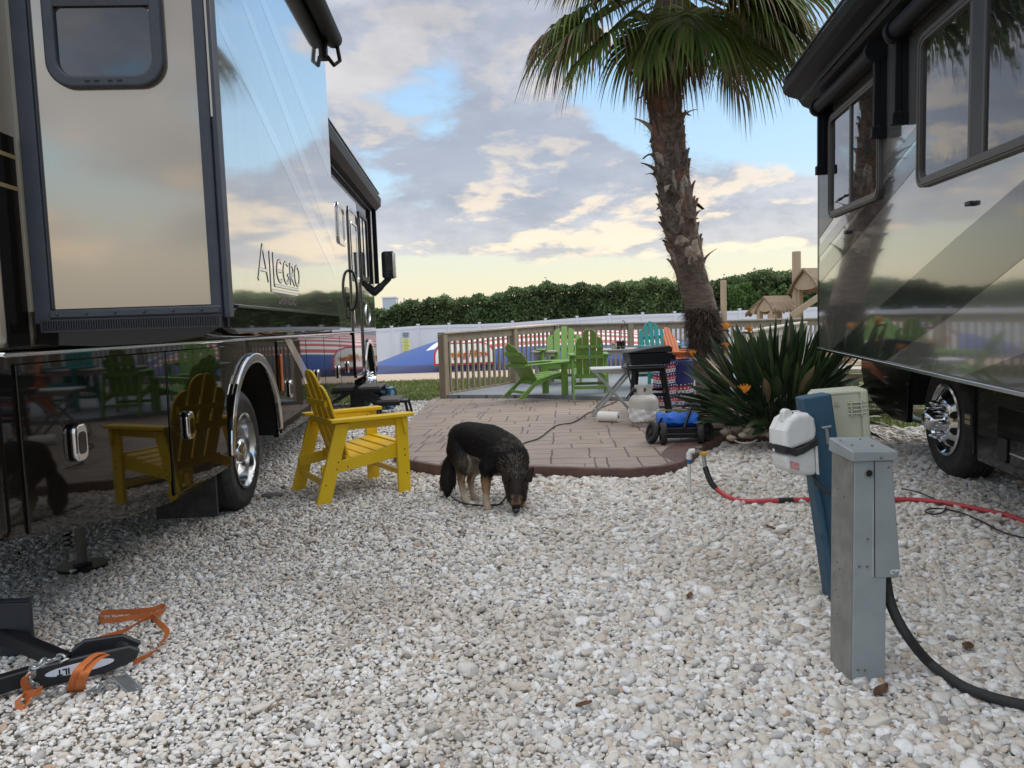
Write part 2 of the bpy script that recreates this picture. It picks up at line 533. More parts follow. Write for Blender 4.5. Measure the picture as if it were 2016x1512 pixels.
q.put(wob.inputs[0], q.noise(co, 3.0, 3, out=1)); wob.inputs[1].default_value = (0.05, 0.05, 0.0); q.put(wob.inputs[2], mpn.outputs[0])
def ash(w_, h_, off, sq):
    x = q.n('ShaderNodeTexBrick'); q.put(x.inputs['Vector'], wob.outputs[0]); x.offset = off; x.offset_frequency = 2; x.squash = sq; x.squash_frequency = 3
    x.inputs['Scale'].default_value = 1.0; x.inputs['Brick Width'].default_value = w_; x.inputs['Row Height'].default_value = h_
    x.inputs['Mortar Size'].default_value = 0.0095; x.inputs['Mortar Smooth'].default_value = 0.2; x.inputs['Bias'].default_value = 0.0
    x.inputs['Color1'].default_value = (0, 0, 0, 1); x.inputs['Color2'].default_value = (1, 1, 1, 1); x.inputs['Mortar'].default_value = (0.5, 0.5, 0.5, 1)
    return x
bA = ash(1.02, 0.56, 0.37, 0.62); bB = ash(0.51, 0.28, 0.61, 1.5); bC = ash(0.36, 0.56, 0.23, 0.8)
rA = q.xyz(bA.outputs['Color'])[0]
jB = q.m('MULTIPLY', bB.outputs['Fac'], q.m('LESS_THAN', rA, 0.55)); jC = q.m('MULTIPLY', bC.outputs['Fac'], q.m('GREATER_THAN', rA, 0.62))
joint = q.m('MAXIMUM', bA.outputs['Fac'], q.m('MAXIMUM', jB, jC))
joint = q.m('MULTIPLY', joint, q.sm(q.noise(co, 2.6, 4), 0.30, 0.55, 0.35, 1.0))
tone_ = q.m('MULTIPLY', q.m('ADD', rA, q.xyz(bB.outputs['Color'])[0]), 0.5)
st = q.n('ShaderNodeMapping'); q.put(st.inputs[0], co); st.inputs['Scale'].default_value = (2.2, 9.0, 1.0)
grain = q.noise(st.outputs[0], 1.6, 7, 0.65)
c = q.mix(q.m('MULTIPLY', q.sm(grain, 0.38, 0.64), 0.6), q.mix(tone_, (0.32, 0.245, 0.195), (0.235, 0.172, 0.135)), (0.37, 0.315, 0.27))
c = q.mix(q.m('MULTIPLY', q.sm(q.noise(co, 1.1, 5), 0.45, 0.75), 0.5), c, (0.20, 0.155, 0.135))
c = q.mix(q.sm(q.noise(co, 46, 2), 0.70, 0.76), c, (0.06, 0.045, 0.04))
c = q.mix(q.m('MULTIPLY', joint, 0.9), c, (0.045, 0.03, 0.026))
q.put(p.inputs['Base Color'], c); p.inputs['Roughness'].default_value = 0.62
bm_ = q.n('ShaderNodeBump'); bm_.inputs['Strength'].default_value = 0.55; bm_.inputs['Distance'].default_value = 0.02
q.put(bm_.inputs['Height'], q.m('SUBTRACT', q.m('MULTIPLY', grain, 0.8), q.m('MULTIPLY', joint, 1.2)))
t.links.new(bm_.outputs[0], p.inputs['Normal'])
M_patio = mp_
M_kerb = mat('red_brown_concrete', (0.135, 0.072, 0.058), 0.6, var=0.8, vscale=7, col2=(0.075, 0.042, 0.036), bump=0.4, bscale=24)

fz = lambda a, c, h: (a, c, h)
tag(MB().prism(PATIO_POLY, fz, -0.05, PZ).build('patio', M_patio), kind='structure')
# border band (own colour) laid on the outer edge of the patio
edge = PAT[2:]
en = len(edge); outer = []; inner = []; top_o = []
for i, (x, y) in enumerate(edge):
    a = Vector(edge[max(i - 1, 0)]); c = Vector(edge[min(i + 1, en - 1)]); d = (c - a).normalized(); nrm = Vector((d.y, -d.x))
    w = 0.035 if i < 12 else 0.27
    outer.append((x + nrm.x * 0.03, y + nrm.y * 0.03)); inner.append((x - nrm.x * w, y - nrm.y * w))
kb = MB(); kb.ring(outer, inner, fz, -0.04, PZ + 0.006, closed=False)
tag(kb.build('patio_kerb', M_kerb, bevel=0.012, seg=2), kind='structure')

# planting bed behind the raised kerb
BED = [at(1375, 868, PZ), at(1420, 856, PZ), at(1480, 850, PZ), at(1560, 846, PZ), at(1640, 842, PZ)]
BED = [(p.x, p.y) for p in BED] + [(4.6, 10.6), (3.0, 11.3), (2.2, 10.4), (1.95, 9.0)]
M_bed = soil_mat('bed_soil', (0.13, 0.10, 0.075), (0.17, 0.13, 0.10), (0.30, 0.25, 0.19), 18)
tag(MB().prism(BED, fz, 0.0, PZ + 0.05).build('planting_bed', M_bed), kind='structure')

# --- deck
DP1 = at(872, 777, DZ); DP2 = at(1095, 740, DZ); DP3 = atd(1581, 720, 14.5)
DECK = [(DP1.x, DP1.y - 0.05), (DP2.x, DP2.y + 0.1), (7.6, 17.4), (5.6, 14.5), (4.8, 11.4), (3.4, 12.23), (1.9, 11.93), (0.45, 12.93)]
md_ = bpy.data.materials.new('grey_deck_boards'); md_.use_nodes = True
t = md_.node_tree; q = NB(t); p = t.nodes['Principled BSDF']
co = q.n('ShaderNodeTexCoord').outputs['Object']
mpn = q.n('ShaderNodeMapping'); q.put(mpn.inputs[0], co); mpn.inputs['Rotation'].default_value = (0, 0, rad(35))
br = q.n('ShaderNodeTexBrick'); q.put(br.inputs['Vector'], mpn.outputs[0])
br.inputs['Scale'].default_value = 1.0; br.inputs['Brick Width'].default_value = 3.4; br.inputs['Row Height'].default_value = 0.145; br.inputs['Mortar Size'].default_value = 0.007
br.inputs['Color1'].default_value = (0.235, 0.26, 0.285, 1); br.inputs['Color2'].default_value = (0.20, 0.222, 0.245, 1); br.inputs['Mortar'].default_value = (0.04, 0.045, 0.05, 1)
c = q.mix(q.m('MULTIPLY', q.noise(co, 2.2, 5), 0.45), br.outputs['Color'], (0.30, 0.32, 0.34))
q.put(p.inputs['Base Color'], c); p.inputs['Roughness'].default_value = 0.5
M_deck = md_
tag(MB().prism(DECK, fz, 0.02, DZ).build('deck', M_deck), kind='structure')

# --- gravel: about 100 000 individually placed pebbles in one object
ms = bpy.data.materials.new('pebbles'); ms.use_nodes = True
t = ms.node_tree; q = NB(t); p = t.nodes['Principled BSDF']
at_ = q.n('ShaderNodeAttribute', attribute_name='tone', attribute_type='INSTANCER')
rc = q.ramp(at_.outputs['Fac'], [(0.0, (0.22, 0.20, 0.185)), (0.07, (0.36, 0.34, 0.325)), (0.2, (0.54, 0.525, 0.505)), (0.38, (0.68, 0.665, 0.64)), (0.55, (0.62, 0.575, 0.51)), (0.68, (0.53, 0.455, 0.37)), (0.76, (0.74, 0.73, 0.71)), (0.93, (0.80, 0.79, 0.775)), (0.975, (0.47, 0.34, 0.24)), (1.0, (0.20, 0.12, 0.08))])
co = q.n('ShaderNodeTexCoord').outputs['Object']
rc = q.mix(q.m('MULTIPLY', q.sm(q.noise(co, 3.0, 5, 0.65), 0.42, 0.68), 0.32), rc, (0.40, 0.36, 0.31))
ds = q.n('ShaderNodeAttribute', attribute_name='dust', attribute_type='INSTANCER')
rc = q.mix(q.m('MULTIPLY', ds.outputs['Fac'], 0.62), rc, (0.40, 0.345, 0.275))
q.put(p.inputs['Base Color'], rc); p.inputs['Roughness'].default_value = 0.7; p.inputs['Specular IOR Level'].default_value = 0.35
M_peb = ms


def in_poly(x, y, P):
    x = np.asarray(x); y = np.asarray(y); r = np.zeros(x.shape, bool); n = len(P)
    for i in range(n):
        x0, y0 = P[i]; x1, y1 = P[(i + 1) % n]
        c = ((y0 > y) != (y1 > y)) & (x < (x1 - x0) * (y - y0) / (y1 - y0 + 1e-12) + x0)
        r ^= c
    return r


_ko = [(x, y) for x, y in outer] + tail[::-1][:0]
KEEPOUT = [PAT[0], PAT[1]] + outer + [(4.3, 9.2), (4.6, 11), (4.8, 11.4), (5.6, 14.5), (0.0, 15.5)]


def jitter(x0, x1, y0, y1, sp):
    nx = int((x1 - x0) / sp); ny = int((y1 - y0) / sp)
    X, Y = np.meshgrid(np.arange(nx) * sp + x0, np.arange(ny) * sp + y0)
    X = X.ravel() + rng.uniform(-0.6, 0.6, nx * ny) * sp; Y = Y.ravel() + rng.uniform(-0.6, 0.6, nx * ny) * sp
    return X, Y


PX = []; PY = []; PS = []
for (x0, x1, y0, y1, sp, s) in ((-3.2, 4.4, 1.5, 4.6, 0.021, 0.0075), (-3.6, 4.6, 1.5, 4.2, 0.0195, 0.0118), (-3.6, 4.6, 4.2, 6.2, 0.0215, 0.013), (-3.9, 5.6, 6.2, 9.2, 0.026, 0.0155), (-3.9, -0.9, 9.2, 14.0, 0.036, 0.021), (4.3, 8.0, 6.5, 9.0, 0.04, 0.023)):
    X, Y = jitter(x0, x1, y0, y1, sp)
    lim = 0.68 * Y + 1.4
    k = (np.abs(X) < lim) & ~in_poly(X, Y, KEEPOUT)
    k &= ~((X > 4.2) & (Y > 8.7))
    X = X[k]; Y = Y[k]
    sc = s * np.exp(rng.normal(0, 0.30, len(X)))
    sc *= np.clip(0.84 + 0.18 * (X + 0.2), 0.70, 1.02)                 # finer, more worn gravel towards the left
    big = rng.random(len(X)) < 0.025; sc[big] *= 1.45
    PX.append(X); PY.append(Y); PS.append(sc)
PX = np.concatenate(PX); PY = np.concatenate(PY); PS = np.concatenate(PS); N = len(PX)
print('pebbles', N)
und = 0.004 * np.sin(PX * 2.1 + 1.3 * np.sin(PY * 1.7)) + 0.003 * np.sin(PY * 4.3 + PX * 1.9) + 0.006
def lump(x, y): return np.sin(1.9 * x + 1.1 * np.sin(1.3 * y + 0.4)) * np.sin(1.6 * y + 1.3 * np.sin(1.1 * x)) + 0.6 * np.sin(4.7 * x + 2.2 * y) * np.sin(3.9 * y - 2.1 * x + 1) + 0.35 * np.sin(11 * x + 3 * y) * np.sin(9 * y - 4 * x)
dust = np.clip((lump(PX, PY) - 0.25) * 1.1 + np.clip((-PX - 0.3) * 0.22, -0.25, 0.3) - np.clip((PY - 4.5) * 0.2, 0, 0.6), 0, 1) * rng.uniform(0.4, 1.0, N)
PZs = PS * (rng.uniform(0.05, 0.75, N) - 0.75 * dust * (PS < 0.016)) + und + 0.004
me = bpy.data.meshes.new('gravel'); me.vertices.add(N)
me.vertices.foreach_set('co', np.stack([PX, PY, PZs], 1).astype(np.float32).ravel())
a = me.attributes.new('scl', 'FLOAT_VECTOR', 'POINT')
a.data.foreach_set('vector', np.stack([PS * rng.uniform(0.95, 1.6, N), PS * rng.uniform(0.75, 1.15, N), PS * rng.uniform(0.5, 0.85, N)], 1).astype(np.float32).ravel())
a = me.attributes.new('rot', 'FLOAT_VECTOR', 'POINT')
a.data.foreach_set('vector', np.stack([rng.normal(0, 0.35, N), rng.normal(0, 0.35, N), rng.uniform(0, 6.28, N)], 1).astype(np.float32).ravel())
tone = rng.random(N) * 0.985
tone[PS > 0.021] = rng.uniform(0.25, 0.92, int((PS > 0.021).sum()))
warmth = 0.5 + 0.5 * np.sin(PX * 0.9 + 0.7 * np.sin(PY * 0.8))
tone = np.where((rng.random(N) < 0.22 * warmth), rng.uniform(0.5, 0.7, N), tone)
a = me.attributes.new('dust', 'FLOAT', 'POINT'); a.data.foreach_set('value', dust.astype(np.float32))
a = me.attributes.new('tone', 'FLOAT', 'POINT'); a.data.foreach_set('value', tone.astype(np.float32))
a = me.attributes.new('pick', 'INT', 'POINT'); a.data.foreach_set('value', rng.integers(0, 8, N).astype(np.int32))
gravel = bpy.data.objects.new('gravel', me); COL.objects.link(gravel); tag(gravel, kind='stuff')
ng = bpy.data.node_groups.new('pebble_scatter', 'GeometryNodeTree')
ng.interface.new_socket('Geometry', in_out='INPUT', socket_type='NodeSocketGeometry')
ng.interface.new_socket('Geometry', in_out='OUTPUT', socket_type='NodeSocketGeometry')
L = ng.links.new; NN = ng.nodes.new
gi = NN('NodeGroupInput'); go = NN('NodeGroupOutput')
join = NN('GeometryNodeJoinGeometry')
for i in range(8):
    ico = NN('GeometryNodeMeshIcoSphere'); ico.inputs['Subdivisions'].default_value = 3; ico.inputs['Radius'].default_value = 1.0
    nz = NN('ShaderNodeTexNoise'); nz.noise_dimensions = '4D'; nz.inputs['W'].default_value = 3.7 * i; nz.inputs['Scale'].default_value = 1.05; nz.inputs['Detail'].default_value = 2.0
    mr = NN('ShaderNodeMapRange'); mr.inputs[1].default_value = 0.25; mr.inputs[2].default_value = 0.75; mr.inputs[3].default_value = 0.62; mr.inputs[4].default_value = 1.30
    L(nz.outputs[0], mr.inputs[0])
    pos = NN('GeometryNodeInputPosition')
    vm = NN('ShaderNodeVectorMath'); vm.operation = 'SCALE'; L(pos.outputs[0], vm.inputs[0]); L(mr.outputs[0], vm.inputs[3])
    sp_ = NN('GeometryNodeSetPosition'); L(ico.outputs[0], sp_.inputs['Geometry']); L(vm.outputs[0], sp_.inputs['Position'])
    ss = NN('GeometryNodeSetShadeSmooth'); L(sp_.outputs[0], ss.inputs[0])
    smn = NN('GeometryNodeSetMaterial'); smn.inputs['Material'].default_value = M_peb; L(ss.outputs[0], smn.inputs[0])
    g2i = NN('GeometryNodeGeometryToInstance'); L(smn.outputs[0], g2i.inputs[0]); L(g2i.outputs[0], join.inputs[0])
iop = NN('GeometryNodeInstanceOnPoints'); iop.inputs['Pick Instance'].default_value = True


def attr(nm, ty):
    x = NN('GeometryNodeInputNamedAttribute'); x.data_type = ty; x.inputs[0].default_value = nm
    return next(o for o in x.outputs if o.enabled and o.name == 'Attribute')


L(gi.outputs[0], iop.inputs['Points']); L(join.outputs[0], iop.inputs['Instance'])
L(attr('pick', 'INT'), iop.inputs['Instance Index'])
e2r = NN('FunctionNodeEulerToRotation'); L(attr('rot', 'FLOAT_VECTOR'), e2r.inputs[0]); L(e2r.outputs[0], iop.inputs['Rotation'])
L(attr('scl', 'FLOAT_VECTOR'), iop.inputs['Scale']); L(iop.outputs[0], go.inputs[0])
gm = gravel.modifiers.new('pebbles', 'NODES'); gm.node_group = ng
# ================================================================== motorhome on the left
M_champ = mat('champagne_paint', (0.40, 0.355, 0.285), 0.30, 0.35, 1.0, ior=1.6, wave=0.035, wscale=2.0)
M_silver = mat('silver_beige_paint', (0.60, 0.585, 0.55), 0.06, 0.88, 1.0, ior=1.6, wave=0.03, wscale=1.5, var=0.25, vscale=2.5, col2=(0.50, 0.48, 0.44), stretch=(1, 5, 0.4))
M_bronze = mat('dark_bronze_paint', (0.009, 0.008, 0.007), 0.3, 0.0, 0.8, spec=0.0, wave=0.03, wscale=1.5)
M_bronze2 = mat('bronze_paint', (0.05, 0.042, 0.032), 0.15, 0.3, 1.0, ior=1.55, wave=0.03, wscale=1.5)
M_gold = mat('gold_pinstripe', (0.42, 0.33, 0.16), 0.3, 0.4)
M_seal = mat('slate_rubber_seal', (0.022, 0.028, 0.040), 0.5, var=0.4, vscale=12, col2=(0.04, 0.045, 0.055))
M_tint = mat('tinted_glass', (0.008, 0.010, 0.013), 0.03, 0.0, 1.0, ior=1.7, wave=0.03, wscale=3)
M_amber = mat('amber_lens', (0.55, 0.13, 0.02), 0.2, 0, 0.6)
M_brchrome = mat('polished_alloy', (0.62, 0.63, 0.64), 0.14, 1.0, var=0.35, vscale=7, col2=(0.40, 0.40, 0.41))

uL = Vector((-0.05516, 0.99848, 0))
LS0 = 8.0
Lorg = uL * LS0 + Vector((0.99848, 0.05516, 0)) * -1.72
LRV = empty('motorhome', (Lorg.x, Lorg.y, 0), math.atan2(-uL.x, uL.y),
            'black and beige motorhome with room slid out, on the gravel beside the yellow chair', 'motorhome')
LSH = (0, -LS0, 0)
fs = lambda a, c, h: (h, a, c)          # (along, up) on the side wall
fe = lambda a, c, h: (a, h, c)          # (out, up) on the slide's end wall


def lb(mb, name, m, bev=0.0, parent=None, **k): return mb.build(name, m, parent or LRV, bev, LSH, **k)


def arch_poly(sc, zc, rs, rz, zb, n=18):
    out = []
    for i in range(n + 1):
        t = PI * i / n
        s = sc - rs * math.cos(t); z = zc + rz * math.sin(t)
        out.append((s, z))
    out[0] = (sc - rs, zb); out[-1] = (sc + rs, zb)
    return out


AW1 = (6.28, 0.50, 0.70, 0.66); AW2 = (13.55, 0.50, 0.66, 0.64)
# body: upper walls with rounded roof edge, windscreen corner, and the dark chassis
mb = MB()
mb.prism([(-2.45, 1.34), (0, 1.34), (0, 3.55), (-0.05, 3.66), (-0.16, 3.73), (-2.29, 3.73), (-2.40, 3.66), (-2.45, 3.55)], fe, 2.93, 14.7, 0)
lb(mb, 'body', [M_champ], 0.05, seg=4)
lb(MB().box((-2.35, 3.05, 0.62), (-0.75, 14.5, 1.33)).box((-2.4, 3.0, 1.25), (-0.06, 14.6, 1.335)), 'chassis', M_dark)
# lower side skirt with wheel openings
poly = [(2.93, 1.32), (2.93, 0.64), (3.1, 0.60), (3.8, 0.49), (4.43, 0.425)]
poly += arch_poly(*AW1[:2], AW1[2], AW1[3], 0.43) + [(11.66, 0.43), (11.66, 0.60), (12.75, 0.60)]
poly += arch_poly(*AW2[:2], AW2[2], AW2[3], 0.45) + [(14.35, 0.45), (14.72, 0.60), (14.72, 1.32)]
mb = MB().prism(poly, fs, -0.06, -0.012)
lb(mb, 'skirt_panel', M_bronze)
lb(MB().bar((0.004, 2.93, 1.327), (0.004, 14.6, 1.327), 0.03, 0.018, up=(0, 0, 1)), 'rub_rail', M_chrome, 0.004)
lb(MB().prism([(2.90, 0.66), (2.96, 0.62), (2.96, 1.33), (2.90, 1.33)], fs, -2.4, -0.02), 'rear_bumper', M_bronze, 0.02, seg=3)
# wheel wells and splash guards
for (sc, zc, rs, rz) in (AW1, AW2):
    w = MB(); ap = arch_poly(sc, zc, rs - 0.005, rz - 0.005, 0.45)
    n = len(ap); V = [(-0.03, a, c) for a, c in ap] + [(-0.75, a, c) for a, c in ap]
    w.add(V, [(i, i + 1, n + i + 1, n + i) for i in range(n - 1)] + [tuple(range(n, 2 * n))], 0)
    lb(w, 'wheel_well', M_dark, recalc=False)
    o = [(sc - (rs + 0.055) * math.cos(PI * i / 24), zc + (rz + 0.055) * math.sin(PI * i / 24)) for i in range(25)]
    i_ = [(sc - (rs - 0.025) * math.cos(PI * i / 24), zc + (rz - 0.025) * math.sin(PI * i / 24)) for i in range(25)]
    lb(MB().ring(o, i_, fs, -0.015, 0.022, closed=False), 'wheel_arch_trim', M_brchrome, 0.012, seg=2)
lb(MB().box((-0.50, 5.42, 0.10), (-0.08, 5.45, 0.75)), 'mud_flap', M_rubber)

# luggage doors, each with its own chrome latch
M_lip = M_bronze2
doors = [([(3.03, 1.29), (3.03, 0.63), (3.1, 0.61), (3.8, 0.51), (4.25, 0.455), (4.38, 0.475), (4.45, 0.56), (4.47, 1.29)], (3.42, 0.93)),
         ([(4.485, 1.29), (4.485, 0.45), (5.50, 0.45), (5.52, 0.9), (5.56, 1.29)], (4.74, 0.83)),
         ([(7.06, 1.29), (7.06, 0.45), (8.28, 0.45), (8.28, 1.29)], (7.42, 0.83)),
         ([(8.30, 1.29), (8.30, 0.45), (9.30, 0.45), (9.30, 1.29)], (8.80, 0.85)),
         ([(9.32, 1.29), (9.32, 0.45), (10.45, 0.45), (10.45, 1.29)], (10.22, 0.82)),
         ([(10.47, 1.29), (10.47, 0.45), (11.62, 0.45), (11.62, 1.29)], (11.0, 0.84))]
for P, (hs, hz) in doors:
    d = lb(MB().prism(P, fs, -0.012, 0.0), 'luggage_door', M_bronze, 0.006, seg=2)
    h = MB().prism(rrect(hs - 0.055, hz - 0.085, hs + 0.055, hz + 0.085, 0.04), fs, 0.0, 0.030)
    lt_ = lb(h, 'latch', M_chrome, 0.014, parent=d, seg=4)
    lb(MB().prism(rrect(hs - 0.034, hz - 0.052, hs + 0.034, hz + 0.045, 0.02), fs, 0.028, 0.0315), 'latch_paddle', mat('smoked_chrome', (0.05, 0.05, 0.05), 0.1, 1.0), 0.003, parent=d)
# swoosh of champagne paint over the rear skirt in front of the wheel
sw = [(7.35, 1.30), (7.62, 1.30), (8.25, 0.98), (8.62, 0.62), (8.68, 0.45), (8.40, 0.45), (8.30, 0.68), (8.0, 0.95)]
lb(MB().prism(sw, fs, 0.0005, 0.0025), 'paint_sweep', M_champ)
lb(MB().prism(rrect(7.10, 0.83, 7.15, 1.17, 0.02), fs, 0.001, 0.018), 'marker_light', M_amber, 0.005)
# band of dark paint and gold lines behind the slide
b1 = MB().box((0.0005, 2.985, 1.345), (0.003, 3.135, 2.16))
lb(b1, 'paint_band', M_bronze)
for z_ in (2.075, 1.955): lb(MB().box((0.0032, 2.985, z_), (0.005, 3.135, z_ + 0.015)), 'pinstripe', M_gold)

# --- slide-out room
SX = 0.768; SB = 1.375; ST = 3.50; S0, S1 = 3.134, 5.78
mb = MB().box((-0.05, S0 + 0.02, SB + 0.115), (SX - 0.02, S1, ST), 0)
slide = lb(mb, 'slide_out_room', [M_champ], 0.0)
lb(MB().prism([(S0 + 0.06, 1.492), (S1, 1.480), (S1, 3.48), (S0 + 0.06, 3.48)], fs, SX - 0.02, SX + 0.003), 'slide_side_panel', M_silver, 0.006, parent=slide, seg=2)
skp = MB().prism([(S0 + 0.01, 1.40), (S0 + 0.11, 1.375), (S1, 1.375), (S1, 1.477), (S0 + 0.11, 1.487), (S0 + 0.01, 1.455)], fs, SX - 0.03, SX + 0.010)
lb(skp, 'slide_skirt', M_bronze, 0.004, parent=slide)
lb(MB().bar((SX + 0.012, S0 + 0.10, 1.489), (SX + 0.012, S1, 1.479), 0.012, 0.010), 'skirt_moulding', M_chrome, parent=slide)
# curved glossy underside
us = [(0.0, 1.36), (0.25, 1.345), (0.5, 1.35), (0.66, 1.37), (SX - 0.03, 1.41), (SX - 0.03, 1.47), (0.0, 1.47)]
lb(MB().prism(us, fe, S0 + 0.03, S1, smooth=True), 'slide_underside', M_bronze, parent=slide)
# end wall: beige skin, slate trims, sill, window
lb(MB().box((0.10, S0 - 0.002, 1.492), (SX - 0.055, S0 + 0.022, ST - 0.01)), 'end_wall', mat('beige_end_wall', (0.40, 0.345, 0.272), 0.09, 0.72, 0.8, ior=1.5, wave=0.04, wscale=1.6), 0.004, parent=slide)
lb(MB().box((0.035, S0 - 0.02, 1.44), (0.098, S0 + 0.03, ST)).box((0.098, S0 - 0.012, 1.492), (0.106, S0 + 0.02, ST)), 'wall_seal', M_seal, 0.012, parent=slide, seg=3)
lb(MB().box((SX - 0.056, S0 - 0.022, 1.44), (SX - 0.012, S0 + 0.03, ST)).box((SX - 0.012, S0 - 0.012, 1.44), (SX + 0.012, S0 + 0.06, ST)), 'corner_trim', M_seal, 0.008, parent=slide, seg=2)
lb(MB().box((SX - 0.010, S0 - 0.0135, 2.22), (SX - 0.002, S0 - 0.008, ST)), 'corner_bead', M_champ, parent=slide)
sill = MB().box((0.098, S0 - 0.035, 1.458), (SX - 0.013, S0 + 0.0, 1.491))
sl = lb(sill, 'sill', M_seal, 0.006, parent=slide)
rib = MB().box((0.06, S0 - 0.028, 1.405), (SX - 0.014, S0 + 0.02, 1.456))
k = 0.07
while k < SX - 0.03:
    rib.box((k, S0 - 0.034, 1.413), (k + 0.0035, S0 - 0.027, 1.449)); k += 0.0095
lb(rib, 'sill_grille', mat('grille_rubber', (0.012, 0.013, 0.017), 0.4), parent=slide)
scw = MB()
for i in range(6): scw.ball((0.13 + i * 0.11, S0 - 0.036, 1.475), 0.006, 6)
pieces(scw, 'sill_screw', M_seal, lb, slide)
WX0, WX1, WZ0, WZ1 = 0.155, 0.598, 2.335, 2.95
lb(MB().ring(rrect(WX0, WZ0, WX1, WZ1, 0.10, 8), rrect(WX0 + 0.045, WZ0 + 0.045, WX1 - 0.045, WZ1 - 0.04, 0.06, 8), fe, S0 - 0.030, S0 + 0.0), 'window_frame', M_seal, 0.010, parent=slide, seg=3)
lb(MB().prism(rrect(WX0 + 0.04, WZ0 + 0.04, WX1 - 0.04, 2.64, 0.055, 8), fe, S0 - 0.012, S0 - 0.006), 'window_pane', M_tint, parent=slide)
lb(MB().box((WX0 + 0.043, S0 - 0.024, 2.637), (WX1 - 0.043, S0 - 0.004, 2.66)).box((WX0 + 0.043, S0 - 0.012, 2.66), (WX1 - 0.043, S0 - 0.004, WZ1 - 0.03)), 'window_crossbar', M_black, parent=slide)
sv = MB()
for i, x in enumerate((0.30, 0.335, 0.385, 0.42)): sv.box((x, S0 - 0.0315, WZ0 + 0.018), (x + 0.018, S0 - 0.0285, WZ0 + 0.025))
pieces(sv, 'weep_hole', M_dark, lb, slide)
# slide topper roller
rl = MB().cyl((SX + 0.065, S0 + 0.2, 3.475), (SX + 0.065, S1 + 0.05, 3.475), 0.062, n=20)
rl.box((SX - 0.02, S0, 3.50), (SX + 0.02, S1 + 0.01, 3.56))
rl.box((SX - 0.005, S1 - 0.10, 3.30), (SX + 0.03, S1 - 0.02, 3.52)).tube([(SX + 0.03, S1 - 0.06, 3.32), (SX + 0.06, S1 + 0.03, 3.29), (SX + 0.10, S1 + 0.06, 3.33), (SX + 0.085, S1 + 0.055, 3.44)], 0.016, 8)
lb(rl, 'slide_awning', M_awn, 0.004, parent=slide)
# lettering on the slide's side
ff = lambda a, c, h: (SX + 0.003 + h, a, c)
M_let_d = mat('letter_dark_edge', (0.06, 0.05, 0.04), 0.35, 0.2)
M_let_l = mat('letter_silver', (0.82, 0.80, 0.74), 0.4)


def stroke(mb, P, w, mi, h):
    for (a, c), (a2, c2) in zip(P[:-1], P[1:]):
        d = Vector((a2 - a, c2 - c)); L_ = d.length; d /= L_; nn = Vector((-d.y, d.x)) * w / 2
        e = d * w * 0.4
        mb.prism([(a - e.x + nn.x, c - e.y + nn.y), (a - e.x - nn.x, c - e.y - nn.y), (a2 + e.x - nn.x, c2 + e.y - nn.y), (a2 + e.x + nn.x, c2 + e.y + nn.y)], ff, 0.0, h, mi)


def ell(cx, cz, rx, rz, t0, t1, n=12): return [(cx + rx * math.cos(rad(t0 + (t1 - t0) * i / n)), cz + rz * math.sin(rad(t0 + (t1 - t0) * i / n))) for i in range(n + 1)]


B = 1.625
STK = [[(3.60, B), (3.71, B + 0.195), (3.80, B)], [(3.64, B + 0.055), (3.775, B + 0.055)],
       [(3.855, B + 0.17), (3.855, B - 0.055), (4.50, B - 0.055)], [(3.935, B + 0.17), (3.935, B - 0.02), (4.54, B - 0.02)],
       ell(4.08, B + 0.075, 0.075, 0.065, 60, 300), [(4.01, B + 0.075), (4.11, B + 0.075)],
       ell(4.235, B + 0.075, 0.072, 0.065, 55, 350) + [(4.27, B + 0.062)],
       [(4.34, B + 0.01), (4.34, B + 0.138), (4.40, B + 0.135), (4.425, B + 0.105), (4.40, B + 0.075), (4.35, B + 0.07), (4.44, B + 0.01)],
       ell(4.53, B + 0.075, 0.066, 0.066, 0, 360)]
STK = [[(3.62 + (a - 3.6) * 0.88, B + (c - B) * 0.82) for a, c in P] for P in STK]
e1 = MB(); e2 = MB()
for P in STK: stroke(e1, P, 0.0165, 0, 0.0025)
for P in STK: stroke(e2, P, 0.0115, 0, 0.0035)
lb(e1, 'lettering', M_let_d, parent=slide); lb(e2, 'lettering', M_let_l, parent=slide)
Mt = Matrix(((0, 0, 1, SX + 0.004), (1, 0, 0, 4.17 - LS0), (0, 1, 0, 1.535), (0, 0, 0, 1)))
text_obj('OPEN ROAD', 0.052, 'lettering', M_let_d, slide, Matrix.Translation((0, 0, 0)) @ Mt @ Matrix.Diagonal((1.35, 1, 1, 1)), bold=0.001)
# faint paint swooshes along the side panel
fan = MB()
for k, (z0, z1) in enumerate(((3.0, 1.95), (3.2, 2.45), (2.6, 1.75))):
    fan.prism([(S0 + 0.12, z0), (S0 + 0.12, z0 + 0.05), (S1 - 0.03, z1 + 0.16), (S1 - 0.03, z1)], ff, 0.0002, 0.0005)
lb(fan, 'paint_sweep', mat('pale_silver_line', (0.70, 0.69, 0.66), 0.10, 0.85, 1.0, ior=1.6, wave=0.03, wscale=1.5), parent=slide)

